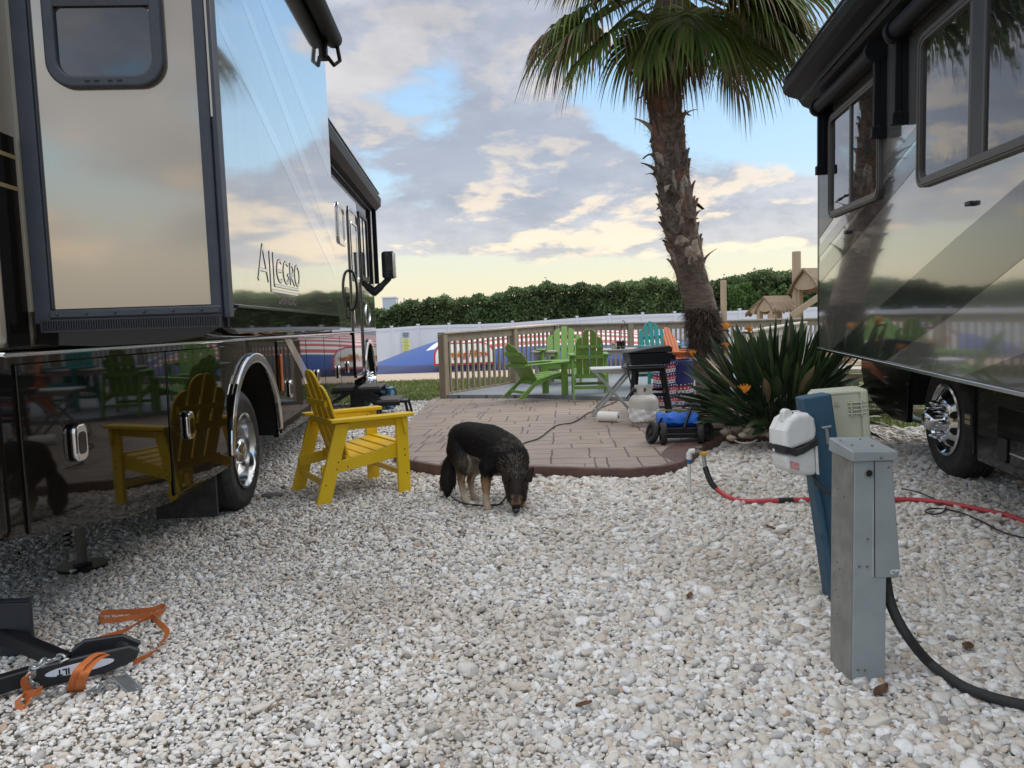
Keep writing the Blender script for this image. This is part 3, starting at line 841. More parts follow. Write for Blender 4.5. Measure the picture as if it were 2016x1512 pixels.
# --- windows, entry door and fittings farther forward
lb(MB().box((-0.01, 9.9, 1.345), (0.003, 14.6, 3.5)), 'front_wall_skin', M_silver)
wf = lb(MB().ring(rrect(10.72, 2.55, 11.32, 3.12, 0.09), rrect(10.78, 2.61, 11.26, 3.06, 0.06), fs, 0.003, 0.028), 'window', M_brchrome, 0.006)
lb(MB().prism(rrect(10.77, 2.60, 11.27, 3.07, 0.06), fs, 0.004, 0.010), 'pane', M_tint, parent=wf)
ed = lb(MB().ring(rrect(11.70, 0.62, 12.68, 3.22, 0.14), rrect(11.76, 0.68, 12.62, 3.16, 0.10), fs, 0.003, 0.024).prism(rrect(11.755, 0.675, 12.625, 3.165, 0.10), fs, 0.003, 0.012), 'entry_door', [M_bronze2], 0.005)
dw = lb(MB().ring(rrect(11.86, 2.10, 12.52, 3.02, 0.10), rrect(11.91, 2.15, 12.47, 2.97, 0.07), fs, 0.012, 0.03), 'door_window_frame', M_brchrome, 0.005, parent=ed)
lb(MB().prism(rrect(11.90, 2.14, 12.48, 2.98, 0.07), fs, 0.0125, 0.018), 'door_window_pane', M_tint, parent=ed)
lb(MB().prism(rrect(11.80, 1.45, 11.92, 1.72, 0.03), fs, 0.012, 0.03), 'door_handle', M_chrome, 0.006, parent=ed)
lb(MB().bar((0.02, 12.66, 0.65), (0.02, 12.66, 3.15), 0.03, 0.05, up=(0, 1, 0)), 'door_hinge', M_blackmetal, parent=ed)
lp = [(0.105 * math.cos(PI * i / 20 - PI / 2) ** 0.7 if 0 < i < 20 else -0.005, 11.62, 1.95 + 0.29 * math.sin(PI * i / 20 - PI / 2)) for i in range(21)]
lb(MB().tube(lp, 0.021, 8), 'grab_handle', M_blackmetal)
lb(MB().prism(rrect(11.15, 1.52, 11.50, 1.98, 0.05), fs, 0.003, 0.012), 'control_panel', M_bronze, 0.004)
lt = MB()
for i in range(4): lt.box((0.012, 11.26, 1.56 + 0.035 * i), (0.018, 11.42, 1.578 + 0.035 * i))
pieces(lt, 'vent_louvre', M_chrome, lb)
fw = lb(MB().ring(rrect(12.86, 2.18, 13.86, 3.30, 0.10), rrect(12.93, 2.25, 13.79, 3.23, 0.07), fs, 0.003, 0.03).box((0.004, 13.33, 2.25), (0.02, 13.37, 3.23)), 'window', M_blackmetal, 0.005)
lb(MB().prism(rrect(12.92, 2.24, 13.80, 3.24, 0.07), fs, 0.004, 0.010), 'pane', M_tint, parent=fw)
lb(MB().prism([(12.76, 1.98), (14.72, 1.98), (14.72, 3.55), (9.9, 3.55), (9.9, 3.38), (12.76, 3.38)], fs, -0.05, 0.006), 'windscreen_pillar', M_bronze, 0.004)
lb(MB().box((-2.4, 14.66, 1.5), (-0.02, 14.73, 3.6)), 'windscreen', M_tint)
em = [(13.55 + 0.30 * math.cos(2 * PI * i / 28), 1.62 + 0.19 * math.sin(2 * PI * i / 28)) for i in range(28)]
em2 = [(13.55 + 0.26 * math.cos(2 * PI * i / 28), 1.62 + 0.155 * math.sin(2 * PI * i / 28)) for i in range(28)]
lb(MB().ring(em, em2, fs, 0.003, 0.016), 'oval_emblem', M_chrome, 0.003)
# patio awning along the roof edge
aw = MB().prism([(0.0, 3.55), (0.10, 3.56), (0.19, 3.64), (0.20, 3.78), (0.15, 3.86), (-0.05, 3.86)], fe, 9.3, 14.75, smooth=False)
aw.box((0.02, 14.62, 2.2), (0.10, 14.70, 3.6))
lb(aw, 'patio_awning', M_awn, 0.01, seg=2)
lb(MB().bar((0.17, 9.3, 3.865), (0.17, 14.75, 3.865), 0.035, 0.012), 'awning_rail', M_chrome)
# mirror on its arm
m1 = MB().tube(catmull([(-0.02, 14.62, 2.02), (0.16, 14.68, 2.18), (0.30, 14.72, 2.32)], 4), [0.07] * 4 + [0.055] * 4 + [0.045], 10)
mr_ = lb(m1, 'mirror', M_blackmetal)
P = rrect(0.165, 2.29, 0.425, 2.80, 0.06)
lb(MB().prism([(a, c) for a, c in P], fe, 14.62, 14.74), 'mirror_housing', M_black, 0.02, parent=mr_, seg=3)
lb(MB().prism([(a * 1.0, c) for a, c in rrect(0.36, 2.30, 0.432, 2.79, 0.035)], fe, 14.60, 14.70), 'mirror_cap', M_chrome, 0.015, parent=mr_, seg=3)
lb(MB().prism(rrect(0.185, 2.42, 0.355, 2.775, 0.03), fe, 14.615, 14.622).prism(rrect(0.185, 2.315, 0.355, 2.40, 0.03), fe, 14.615, 14.622), 'mirror_glass', mat('mirror_glass', (0.05, 0.055, 0.06), 0.03, 0.6), parent=mr_)
# entry steps
stp = MB().box((0.03, 11.72, 0.455), (0.36, 12.45, 0.495), 0).box((0.30, 11.72, 0.245), (0.64, 12.45, 0.285), 0)
so_ = lb(stp, 'entry_step', [mat('worn_step_tread', (0.11, 0.10, 0.09), 0.8, var=0.5, vscale=18)], 0.006)
sf = MB()
for s in (11.74, 12.43):
    sf.bar((-0.25, s, 0.60), (0.10, s, 0.44), 0.02, 0.05).bar((0.05, s, 0.44), (0.40, s, 0.24), 0.02, 0.07).bar((-0.2, s, 0.5), (0.34, s, 0.20), 0.02, 0.05)
    sf.box((0.03, s - 0.012, 0.40), (0.37, s + 0.012, 0.452)).box((0.30, s - 0.012, 0.19), (0.65, s + 0.012, 0.242))
sf.box((-0.1, 11.75, 0.16), (0.12, 12.42, 0.40))
lb(sf, 'step_frame', M_blackmetal, parent=so_)


# --- wheels
def wheel(build, c, r, wdt, sgn, convex, mud=None):
    """c=(x,s,z) outer face of tyre; sgn=+1 when outside is +x"""
    X, Sx, Z = c
    f = lambda q, a, h: (X + sgn * h, Sx + q * math.cos(a), Z + q * math.sin(a))
    R = 0.288
    prof = [(R - 0.01, -wdt), (R + 0.05, -wdt + 0.0), (r - 0.03, -wdt + 0.02), (r, -wdt + 0.05)]
    for k in range(5):
        a = -wdt + 0.06 + (wdt - 0.12) * k / 4
        prof += [(r, a - 0.016), (r, a + 0.016), (r - 0.013, a + 0.018), (r - 0.013, a + 0.026)]
    prof += [(r, -0.055), (r - 0.012, -0.03), (r - 0.03, -0.015), (r - 0.055, -0.004), (r - 0.062, 0.0), (r - 0.085, 0.002), (r - 0.095, -0.003), (R + 0.03, -0.002), (R + 0.012, -0.012), (R - 0.005, -0.02)]
    w = build(MB().lathe(prof, f, 56), 'wheel', M_rubber, sharp=50)
    if convex:
        pr = [(R + 0.004, -0.03), (R + 0.004, 0.004), (R - 0.016, 0.010), (R - 0.03, -0.01), (R - 0.045, -0.03), (R - 0.06, -0.025), (0.20, 0.012), (0.165, 0.03), (0.15, 0.035), (0.10, 0.035), (0.09, 0.05), (0.088, 0.11), (0.075, 0.14), (0.05, 0.158), (0.01, 0.165)]
        rm = build(MB().lathe(pr, f, 56), 'rim', M_chrome, parent=w, sharp=50)
        ho = MB(); nt_ = MB()
        for k in range(10):
            a = 2 * PI * (k + 0.5) / 10
            h0 = [(0.212 + 0.030 * math.cos(t), 0.030 * math.sin(t)) for t in [2 * PI * i / 14 for i in range(14)]]
            V = []
            for hh in (0.0, 1.0):
                for (q, tt) in h0:
                    hgt = 0.012 - (q - 0.20) * 0.85 + (0.0025 if hh else -0.01)
                    V.append(f(math.hypot(q, tt), a + math.atan2(tt, q), hgt))
            n = 14
            ho.add(V, [tuple(range(n)), tuple(range(2 * n - 1, n - 1, -1))] + [(i, (i + 1) % n, n + (i + 1) % n, n + i) for i in range(n)])
            a = 2 * PI * k / 10; p0 = Vector(f(0.142, a, 0.03)); p1 = Vector(f(0.142, a, 0.075)); p2 = Vector(f(0.142, a, 0.105))
            nt_.tube([p0, p0.lerp(p1, 0.15), p0.lerp(p1, 0.2), p1, p1.lerp(p2, 0.6), p2], [0.024, 0.024, 0.018, 0.018, 0.013, 0.003], 10)
        pieces(ho, 'hand_hole', M_dark, build, w); pieces(nt_, 'lug_nut', M_chrome, build, w)
    else:
        pr = [(R + 0.004, -0.03), (R + 0.006, 0.004), (R - 0.010, 0.008), (R - 0.022, -0.008), (R - 0.026, -0.05), (R - 0.036, -0.09), (R - 0.050, -0.115), (0.15, -0.125), (0.14, -0.118), (0.105, -0.116), (0.102, -0.08), (0.098, -0.03), (0.085, -0.012), (0.05, -0.004), (0.008, 0.0)]
        build(MB().lathe(pr, f, 56), 'rim', M_brchrome, parent=w, sharp=50)
        nt_ = MB(); ho = MB()
        for k in range(10):
            a = 2 * PI * k / 10; nt_.tube([f(0.125, a, -0.116), f(0.125, a, -0.085), f(0.125, a, -0.078)], [0.016, 0.016, 0.005], 8)
            a += PI / 10
            h0 = [(0.195 + 0.022 * math.cos(t), 0.03 * math.sin(t)) for t in [2 * PI * i / 12 for i in range(12)]]
            ho.add([f(math.hypot(q, tt), a + math.atan2(tt, q), -0.119) for q, tt in h0], [tuple(range(12))])
        pieces(nt_, 'lug_nut', M_chrome, build, w)
        pieces(ho, 'hand_hole', M_dark, build, w)
    return w


wheel(lb, (-0.045, 6.05, 0.465), 0.47, 0.25, 1, False)
wheel(lb, (-0.34, 6.05, 0.465), 0.47, 0.25, 1, False)
wheel(lb, (-0.06, 13.55, 0.465), 0.47, 0.26, 1, True)
for s in (6.05, 13.55):
    lb(MB().cyl((-2.2, s, 0.465), (-0.3, s, 0.465), 0.09, n=12), 'axle', M_dark)
    wheel(lb, (-2.40, s, 0.465), 0.47, 0.25, -1, False)
# hydraulic levelling jack
jx, js = -0.62, 4.62
jk = lb(MB().cyl((jx, js, 0.05), (jx, js, 0.62), 0.028, n=14).cyl((jx, js, 0.36), (jx, js, 0.75), 0.05, n=14), 'levelling_jack', mat('dull_jack_steel', (0.10, 0.095, 0.085), 0.5, 0.6))
lb(MB().cyl((jx, js, 0.02), (jx, js, 0.038), 0.135, n=28).cyl((jx, js, 0.038), (jx, js, 0.055), 0.05, n=20), 'jack_foot', M_blackmetal, parent=jk)
spg = MB().tube([(jx - 0.075 + 0.022 * math.cos(t), js + 0.022 * math.sin(t), 0.14 + 0.0049 * t) for t in [i * 0.6 for i in range(150)]], 0.005, 5)
lb(spg, 'return_spring', M_blackmetal, parent=jk)
# ================================================================== motorhome on the right
M_rs = mat('pale_champagne_metallic', (0.37, 0.36, 0.335), 0.08, 0.72, 1.0, ior=1.6, wave=0.03, wscale=1.5)
M_rd = mat('charcoal_metallic', (0.028, 0.029, 0.031), 0.08, 0.1, 1.0, ior=1.65, wave=0.03, wscale=1.5)
M_rg = mat('pewter_metallic', (0.10, 0.098, 0.09), 0.10, 0.45, 1.0, ior=1.6, wave=0.03, wscale=1.5)
M_rk = mat('soft_black_paint', (0.010, 0.010, 0.011), 0.3, 0, 0.6, spec=0.1)
M_frame = mat('bronze_window_frame', (0.075, 0.066, 0.058), 0.4, 0.3)
uR = Vector((0.14121, 0.98998, 0)); rR = Vector((0.98998, -0.14121, 0))
RS0 = 6.4
Rorg = uR * RS0 + rR * 2.54
RRV = empty('motorhome', (Rorg.x, Rorg.y, 0), math.atan2(-uR.x, uR.y),
            'silver and charcoal motorhome with slanted paint bands, behind the grey power pedestal', 'motorhome')
RRV.rotation_euler = (rad(1.1), 0, math.atan2(-uR.x, uR.y))
RSH = (0, -RS0, 0)


def rb(mb, name, m, bev=0.0, parent=None, **k): return mb.build(name, m, parent or RRV, bev, RSH, **k)


# lower body (wall at x=0, inside is +x)
lowp = [(0.5, 1.05), (0.5, 0.26), (5.93, 0.28), (5.97, 0.45)]
arch = [(6.65 + 0.68 * -math.cos(PI * i / 16), 0.50 + 0.62 * math.sin(PI * i / 16)) for i in range(17)]
lowp += arch + [(7.33, 0.34), (7.7, 0.32), (8.25, 0.40), (8.55, 0.52), (8.66, 0.70), (8.66, 1.05)]
rb(MB().prism(lowp, fs, 0.0, 0.06), 'lower_body', M_rk, 0.01, seg=2)
rb(MB().box((0.0, 0.5, 1.04), (2.5, 8.66, 3.55)), 'body', M_rg, 0.06, seg=3)
rb(MB().box((0.7, 0.5, 0.45), (2.4, 8.4, 1.05)).box((0.05, 0.6, 0.96), (2.4, 8.6, 1.045)), 'chassis', M_dark)
w = MB(); n = len(arch); V = [(0.03, a, c) for a, c in arch] + [(0.7, a, c) for a, c in arch]
w.add(V, [(i, i + 1, n + i + 1, n + i) for i in range(n - 1)] + [tuple(range(n, 2 * n))])
rb(w, 'wheel_well', M_dark, recalc=False)
rb(MB().prism(lowp[-7:], fs, 0.5, 2.4), 'front_bumper', M_rk)
# pewter panel behind the wheel, dark below a slanted colour break
rb(MB().prism([(5.92, 0.47), (5.92, 0.94), (3.0, 0.94), (3.0, 0.80), (4.8, 0.55)][::1], fs, -0.004, 0.002), 'paint_band', M_rg)
rb(MB().bar((-0.006, 5.965, 0.32), (-0.006, 5.965, 0.95), 0.012, 0.02, up=(0, 1, 0)), 'panel_joint', M_rk)
ml = rb(MB().prism(rrect(5.99, 0.50, 6.13, 0.62, 0.02), fs, -0.016, 0.0), 'marker_light', M_black, 0.004)
rb(MB().box((-0.019, 6.02, 0.525), (-0.016, 6.10, 0.555)).box((-0.019, 6.02, 0.567), (-0.016, 6.10, 0.597)), 'marker_lens', mat('pale_lens', (0.6, 0.52, 0.32), 0.15, 0.2, 0.5), parent=ml)
bd = rb(MB().prism(rrect(3.2, 0.31, 5.62, 0.72, 0.03), fs, -0.010, 0.0), 'luggage_door', M_rk, 0.004)
rb(MB().bar((-0.016, 3.2, 0.45), (-0.016, 5.42, 0.43), 0.014, 0.012), 'door_moulding', M_brchrome, parent=bd)
rb(MB().prism(rrect(5.46, 0.35, 5.58, 0.52, 0.025), fs, -0.026, -0.008), 'latch', M_black, 0.006, parent=bd)
wheel(rb, (0.045, 6.62, 0.475), 0.475, 0.28, -1, True)
wheel(rb, (2.4, 6.62, 0.475), 0.475, 0.28, 1, True)
wheel(rb, (0.045, 1.6, 0.475), 0.475, 0.28, -1, False)
rb(MB().cyl((0.3, 6.62, 0.475), (2.2, 6.62, 0.475), 0.09, n=12), 'axle', M_dark)
rb(MB().prism([(8.6, 0.27), (8.2, 0.22), (7.6, 0.24), (7.6, 0.27), (8.2, 0.25)], fs, 0.35, 0.43), 'tow_hook', M_blackmetal)

# --- slide-out (outer face at x=-0.62)
RX = -0.62; RZ0, RZ1, RF = 0.985, 3.55, 7.93
rsl = rb(MB().box((RX, 0.8, RZ0 + 0.02), (0.06, RF, RZ1)), 'slide_out_room', M_rs, 0.012, seg=2)
rb(MB().box((RX + 0.02, 0.85, RZ0), (0.05, RF - 0.03, RZ0 + 0.02)), 'slide_underside', M_rk, parent=rsl)
rb(MB().bar((RX - 0.006, 0.8, RZ0 + 0.012), (RX - 0.006, RF, RZ0 + 0.012), 0.016, 0.022), 'bottom_moulding', M_brchrome, 0.003, parent=rsl)
rb(MB().box((RX - 0.004, RF - 0.05, RZ0 + 0.03), (RX + 0.05, RF + 0.006, RZ1)), 'corner_trim', M_rk, 0.006, parent=rsl)
fo = lambda a, c, h: (RX - h, a, c)


def band(P, m, h=0.0022): rb(MB().prism(P, fo, 0.0004, h), 'paint_band', m, parent=rsl)


band([(7.42, RZ0 + 0.03), (5.98, RZ0 + 0.03), (4.80, 1.38), (4.03, 1.66), (0.9, 2.66), (0.9, 3.0), (4.03, 2.03), (4.80, 1.81)], M_rd)
band([(4.72, RZ0 + 0.03), (0.9, RZ0 + 0.03), (0.9, 2.1), (3.0, 1.47), (4.01, 1.20)], M_rg)
# dark stripes sweeping up at the front
for z in (1.62, 1.88): band([(RF - 0.055, z), (RF - 0.055, z + (0.20 if z < 1.7 else 0.11)), (6.05, z + (0.68 if z < 1.7 else 0.56)), (5.4, z + (0.85 if z < 1.7 else 0.70)), (5.4, z + (0.70 if z < 1.7 else 0.62)), (6.05, z + (0.52 if z < 1.7 else 0.46))], M_rd if z < 1.7 else M_rg)
band([(RF - 0.055, 2.06), (RF - 0.055, 3.5), (7.40, 3.5), (7.40, 2.19)], M_rk, 0.003)
rb(MB().prism(rrect(1.2, 1.86, 3.94, 1.935, 0.012), fo, 0.0004, 0.003), 'paint_band', mat('pale_silver_line', (0.46, 0.46, 0.44)), parent=rsl)
# windows


def rwin(s0, s1, z0, z1, mull):
    f1 = MB().ring(rrect(s0, z0, s1, z1, 0.09, 6), rrect(s0 + 0.055, z0 + 0.06, s1 - 0.055, z1 - 0.055, 0.06, 6), fo, 0.0, 0.030)
    f1.ring(rrect(s0 + 0.02, z0 + 0.012, s1 - 0.02, z1 - 0.02, 0.08, 6), rrect(s0 + 0.035, z0 + 0.028, s1 - 0.035, z1 - 0.035, 0.07, 6), fo, 0.029, 0.036)
    for a, w_ in mull: f1.box((RX - 0.022, a - w_ / 2, z0 + 0.05), (RX - 0.001, a + w_ / 2, z1 - 0.05))
    wi = rb(f1, 'window_frame', M_frame, 0.006, parent=rsl, seg=2)
    rb(MB().prism(rrect(s0 + 0.05, z0 + 0.055, s1 - 0.05, z1 - 0.05, 0.06, 6), fo, 0.002, 0.009), 'window_pane', M_tint_r, parent=rsl)
    return wi


M_tint_r = mat('privacy_glass', (0.008, 0.010, 0.012), 0.02, 0.0, 1.0, ior=1.75, wave=0.05, wscale=4)
rwin(6.07, 7.46, 2.20, 3.10, [(6.82, 0.04)])
rwin(1.9, 5.36, 2.16, 3.10, [(4.62, 0.035), (4.46, 0.02)])
rb(MB().box((RX - 0.020, 4.47, 2.21), (RX - 0.004, 4.60, 3.05)), 'window_divider', M_black, parent=rsl)
rb(MB().box((RX - 0.012, 4.54, 1.97), (RX, 4.68, 1.985)).box((RX - 0.03, 4.58, 1.965), (RX, 4.64, 1.99)), 'slide_lock', M_black, 0.003, parent=rsl)
rb(MB().box((RX - 0.03, 6.88, 2.02), (RX, 6.95, 2.045)), 'slide_lock', M_black, 0.003, parent=rsl)
# big awning case along the roof of the slide with wavy front cap
cap = [(0.02, 3.30), (-0.10, 3.36), (-0.15, 3.43), (-0.24, 3.46), (-0.285, 3.50), (-0.29, 3.56), (-0.26, 3.615), (-0.12, 3.70), (0.06, 3.74)]
fcase = lambda a, c, h: (RX + a, h, c)
rb(MB().prism(cap, fcase, 0.6, 8.12), 'awning_case', M_awn, 0.012, parent=rsl, seg=2)
rb(MB().bar((RX - 0.272, 0.6, 3.622), (RX - 0.272, 8.125, 3.622), 0.02, 0.016), 'awning_trim', M_frame, parent=rsl)
rb(MB().bar((RX - 0.13, 0.6, 3.405), (RX - 0.13, 8.0, 3.405), 0.022, 0.028), 'awning_lead_rail', M_black, parent=rsl)
# window awnings: roller above each window, folding arms at its ends
for s0, s1 in ((6.0, 7.62), (1.6, 5.62)):
    wa = rb(MB().cyl((RX - 0.075, s0, 3.225), (RX - 0.075, s1, 3.225), 0.062, n=20), 'window_awning', M_awn, parent=rsl)
    for s in (s0 + 0.02, s1 - 0.02):
        if s < 2: continue
        a = MB().box((RX - 0.085, s - 0.022, 2.66), (RX - 0.045, s + 0.022, 3.24)).box((RX - 0.040, s - 0.018, 2.66), (RX - 0.004, s + 0.018, 3.24))
        a.box((RX - 0.10, s - 0.03, 2.62), (RX - 0.002, s + 0.03, 2.70)).cyl((RX - 0.05, s - 0.04, 2.69), (RX - 0.05, s + 0.04, 2.69), 0.02, n=10)
        a.cyl((RX - 0.075, s - 0.03, 3.225), (RX - 0.075, s + 0.03, 3.225), 0.08, n=18)
        rb(a, 'awning_arm', M_awn, 0.004, parent=rsl)
# ================================================================== fences, deck railings, inflatable, hedge, playground
M_wood = mat('weathered_wood', (0.33, 0.265, 0.185), 0.75, var=0.8, vscale=5, col2=(0.21, 0.165, 0.115), stretch=(6, 6, 0.7), bump=0.25, bscale=12)
M_cap = mat('sun_bleached_rail', (0.44, 0.385, 0.31), 0.7, var=0.7, vscale=4, col2=(0.31, 0.26, 0.20))
M_vinyl = mat('white_vinyl', (0.58, 0.62, 0.69), 0.4, var=0.3, vscale=1.5, col2=(0.52, 0.56, 0.63))
M_cmp = mat('grey_composite', (0.40, 0.37, 0.33), 0.6, var=0.5, vscale=8, col2=(0.32, 0.29, 0.26))


def shared(name, me, loc, rz, parent):
    o = bpy.data.objects.new(name, me); COL.objects.link(o); o.parent = parent; o.location = loc; o.rotation_euler = (0, 0, rz); return o


def proto(mb, name, m, bevel=0.0):
    o = mb.build(name, m, bevel=bevel)
    if bevel:
        bpy.context.view_layer.update()
        me = bpy.data.meshes.new_from_object(o.evaluated_get(bpy.context.evaluated_depsgraph_get()))
    else: me = o.data
    bpy.data.objects.remove(o); me.name = name; return me


def railing(label, A, B, z0a, z0b, hA, hB, posts, step=0.105, m=M_wood, capm=M_cap, endpost=True):
    A = Vector(A); Bv = Vector(B); d = (Bv - A); L_ = d.length; d.normalize(); rz = math.atan2(d.y, d.x)
    root = empty('deck_railing', (A.x, A.y, z0a), 0, label, 'railing', 'wooden deck railings')
    zt = lambda t: (z0a + hA) * (1 - t) + (z0b + hB) * t
    zb = lambda t: z0a * (1 - t) + z0b * t
    P = lambda t, z: (A.x * (1 - t) + Bv.x * t - A.x, A.y * (1 - t) + Bv.y * t - A.y, z - z0a)
    MB().bar(P(-0.05 / L_, zt(0) - 0.018), P(1 + 0.05 / L_, zt(1) - 0.018), 0.15, 0.036).build('cap_rail', capm, root, 0.006)
    MB().bar(P(0, zt(0) - 0.105), P(1, zt(1) - 0.105), 0.035, 0.135).build('top_rail', m, root, 0.004)
    MB().bar(P(0, zb(0) - 0.03), P(1, zb(1) - 0.03), 0.035, 0.13).build('bottom_rail', m, root, 0.004)
    ph = max(hA, hB) - 0.04
    pm = proto(MB().box((-0.065, -0.065, -0.12), (0.065, 0.065, 1.0)), 'post', m, 0.006)
    for t in posts:
        o = shared('post', pm, P(t, zb(t)), rz, root); o.scale = (1, 1, zt(t) - zb(t) - 0.04)
    bm_ = proto(MB().box((-0.021, -0.021, -0.09), (0.021, 0.021, 1.0)), 'baluster', m)
    n = int(L_ / step)
    offn = Vector((d.y, -d.x)) * -0.0
    for i in range(1, n):
        t = i / n
        if any(abs(t - pt) * L_ < 0.085 for pt in posts): continue
        loc = P(t, zb(t)); o = shared('baluster', bm_, loc, rz, root); o.scale = (1, 1, zt(t) - zb(t) - 0.15)
    return root


c1 = at(876, 777, DZ); c2 = at(1095, 740, DZ)
railing('weathered wooden deck railing on the left, running back from the patio corner', (c1.x, c1.y), (c2.x, c2.y), DZ, DZ, 1.10, 1.165, (0, 0.57, 1.0), 0.185)
c3 = Vector((7.4, 17.35, DZ))
railing('long wooden deck railing across the back, behind the coloured chairs and palm', (c2.x + 0.09, c2.y), (c3.x, c3.y), DZ, DZ, 1.165, 1.10, (0.255, 0.53, 0.80))
n1_ = atd(1462, 652, 11.2); n2_ = atd(1581, 633, 15.2)
M_lite = mat('pale_wood', (0.50, 0.455, 0.385), 0.7, var=0.7, vscale=5, col2=(0.36, 0.31, 0.25), stretch=(6, 6, 0.7))
railing('paler wooden deck railing on the right, rising out from behind the spiky plant', (n1_.x, n1_.y), (n2_.x, n2_.y), 0.14, 0.14, n1_.z - 0.14, n2_.z - 0.14, (0, 1.0), 0.15, M_lite, M_lite)
# low railing with ledge seen under the right motorhome
ra = atd(1640, 735, 10.6); rb_ = atd(1830, 765, 10.0)
root = empty('bench_rail', (ra.x, ra.y, 0.0), 0, 'low slatted wooden bench rail seen between the spiky plant and right motorhome', 'bench')
L0 = Vector((rb_.x - ra.x, rb_.y - ra.y, 0))
MB().bar((-0.9, 0, 0.60), (L0.x, L0.y, 0.60), 0.5, 0.05).build('seat_board', M_lite, root, 0.005)
MB().bar((-0.9, -0.2, 0.50), (L0.x, L0.y - 0.2, 0.50), 0.04, 0.10).build('front_rail', M_wood, root, 0.004)
sl = MB(); k = -0.85
while k < L0.x: sl.box((k, -0.21 + L0.y * max(k, 0) / L0.x, 0.02), (k + 0.075, -0.175 + L0.y * max(k, 0) / L0.x, 0.46)); k += 0.125
pieces(sl, 'slat', M_lite, gb, root)
MB().bar((-0.9, -0.2, 0.05), (L0.x, L0.y - 0.2, 0.05), 0.04, 0.09).build('bottom_rail', M_wood, root, 0.004)

# --- white vinyl privacy fence
fence = empty('vinyl_fence', (0, 44, gz(44)), 0, 'long white vinyl privacy fence in front of the hedge', 'fence')
tops = [(771, 645), (823, 641), (884, 639), (944, 637.5), (1009, 635), (1074, 630), (1136, 625.5), (1200, 621), (1265, 618.6), (1328, 616.5), (1392, 614), (1456, 611), (1520, 608), (1584, 605)]
P = [atd(u, v, 44 - (1.1 if u < 800 else 0)) for u, v in tops]
P = [P[0] + Vector((-1.45, -1.1, -0.05)), P[0] + Vector((-1.45, -1.1, -0.05)) * 0] + P[1:]
for k in range(12): P.append(P[-1] + Vector((1.88, -0.1, 0.02)))
for k in range(7): P.insert(0, P[0] + Vector((-1.5, -0.9, -0.03)))
fy0 = 44; fz0 = gz(44)
pm = proto(MB().box((-0.065, -0.065, 0), (0.065, 0.065, 1.0)).box((-0.085, -0.085, 1.0), (0.085, 0.085, 1.035)), 'post', M_vinyl, 0.004)
for i, p in enumerate(P):
    g = gz(p.y) - 0.05
    o = shared('post', pm, (p.x, p.y - fy0, g - fz0), 0, fence); o.scale = (1, 1, p.z - g + 0.03)
    if i < len(P) - 1:
        q = P[i + 1]; f1 = MB()
        a = Vector((p.x, p.y - fy0, 0)); c = Vector((q.x, q.y - fy0, 0))
        g2 = gz(q.y) - 0.05
        d = (c - a).normalized(); nn = Vector((-d.y, d.x, 0)) * 0.02
        V = [a - nn + Vector((0, 0, g - fz0)), c - nn + Vector((0, 0, g2 - fz0)), c - nn + Vector((0, 0, q.z - fz0 - 0.02)), a - nn + Vector((0, 0, p.z - fz0 - 0.02))]
        V += [x + nn * 2 for x in V]
        f1.add(V, [(0, 1, 2, 3), (4, 7, 6, 5), (0, 4, 5, 1), (1, 5, 6, 2), (2, 6, 7, 3), (3, 7, 4, 0)])
        za, zc = p.z - fz0 - 0.09, q.z - fz0 - 0.09
        f1.bar(a + Vector((0, -0.01, za)), c + Vector((0, -0.01, zc)), 0.075, 0.16)
        f1.bar(a + Vector((0, -0.01, g - fz0 + 0.15)), c + Vector((0, -0.01, g2 - fz0 + 0.15)), 0.075, 0.16)
        f1.build('panel', M_vinyl, fence)

# --- notice on the fence
sp0 = atd(792, 654, 43.2); sp1 = atd(808, 696, 43.2)
sg = empty('notice', ((sp0.x + sp1.x) / 2, 43.1, (sp0.z + sp1.z) / 2), 0, 'small yellow rules notice with grey heading fixed to the white fence', 'sign')
w2, h2 = (sp1.x - sp0.x) / 2, (sp0.z - sp1.z) / 2
MB().box((-w2, -0.01, -h2), (w2, 0.01, h2 * 0.42)).build('yellow_board', mat('notice_yellow', (0.66, 0.68, 0.24), 0.5), sg)
MB().box((-w2, -0.012, h2 * 0.43), (w2, 0.01, h2)).build('heading_board', mat('notice_grey', (0.36, 0.40, 0.47), 0.5), sg)
tx = MB(); txw = MB()
for i in range(9):
    zz = h2 * 0.30 - i * h2 * 0.135; ww = w2 * (0.8 if i % 3 else 0.55)
    tx.box((-ww, -0.016, zz - 0.014), (ww, -0.0105, zz + 0.014))
for i, ww in enumerate((0.8, 0.75, 0.5)): txw.box((-w2 * ww, -0.018, h2 * (0.86 - 0.15 * i) - 0.025), (w2 * ww, -0.0125, h2 * (0.86 - 0.15 * i) + 0.025))
tx.build('text_lines', mat('notice_ink', (0.16, 0.22, 0.10), 0.6), sg); txw.build('heading_lines', mat('notice_navy', (0.06, 0.09, 0.2), 0.6), sg)

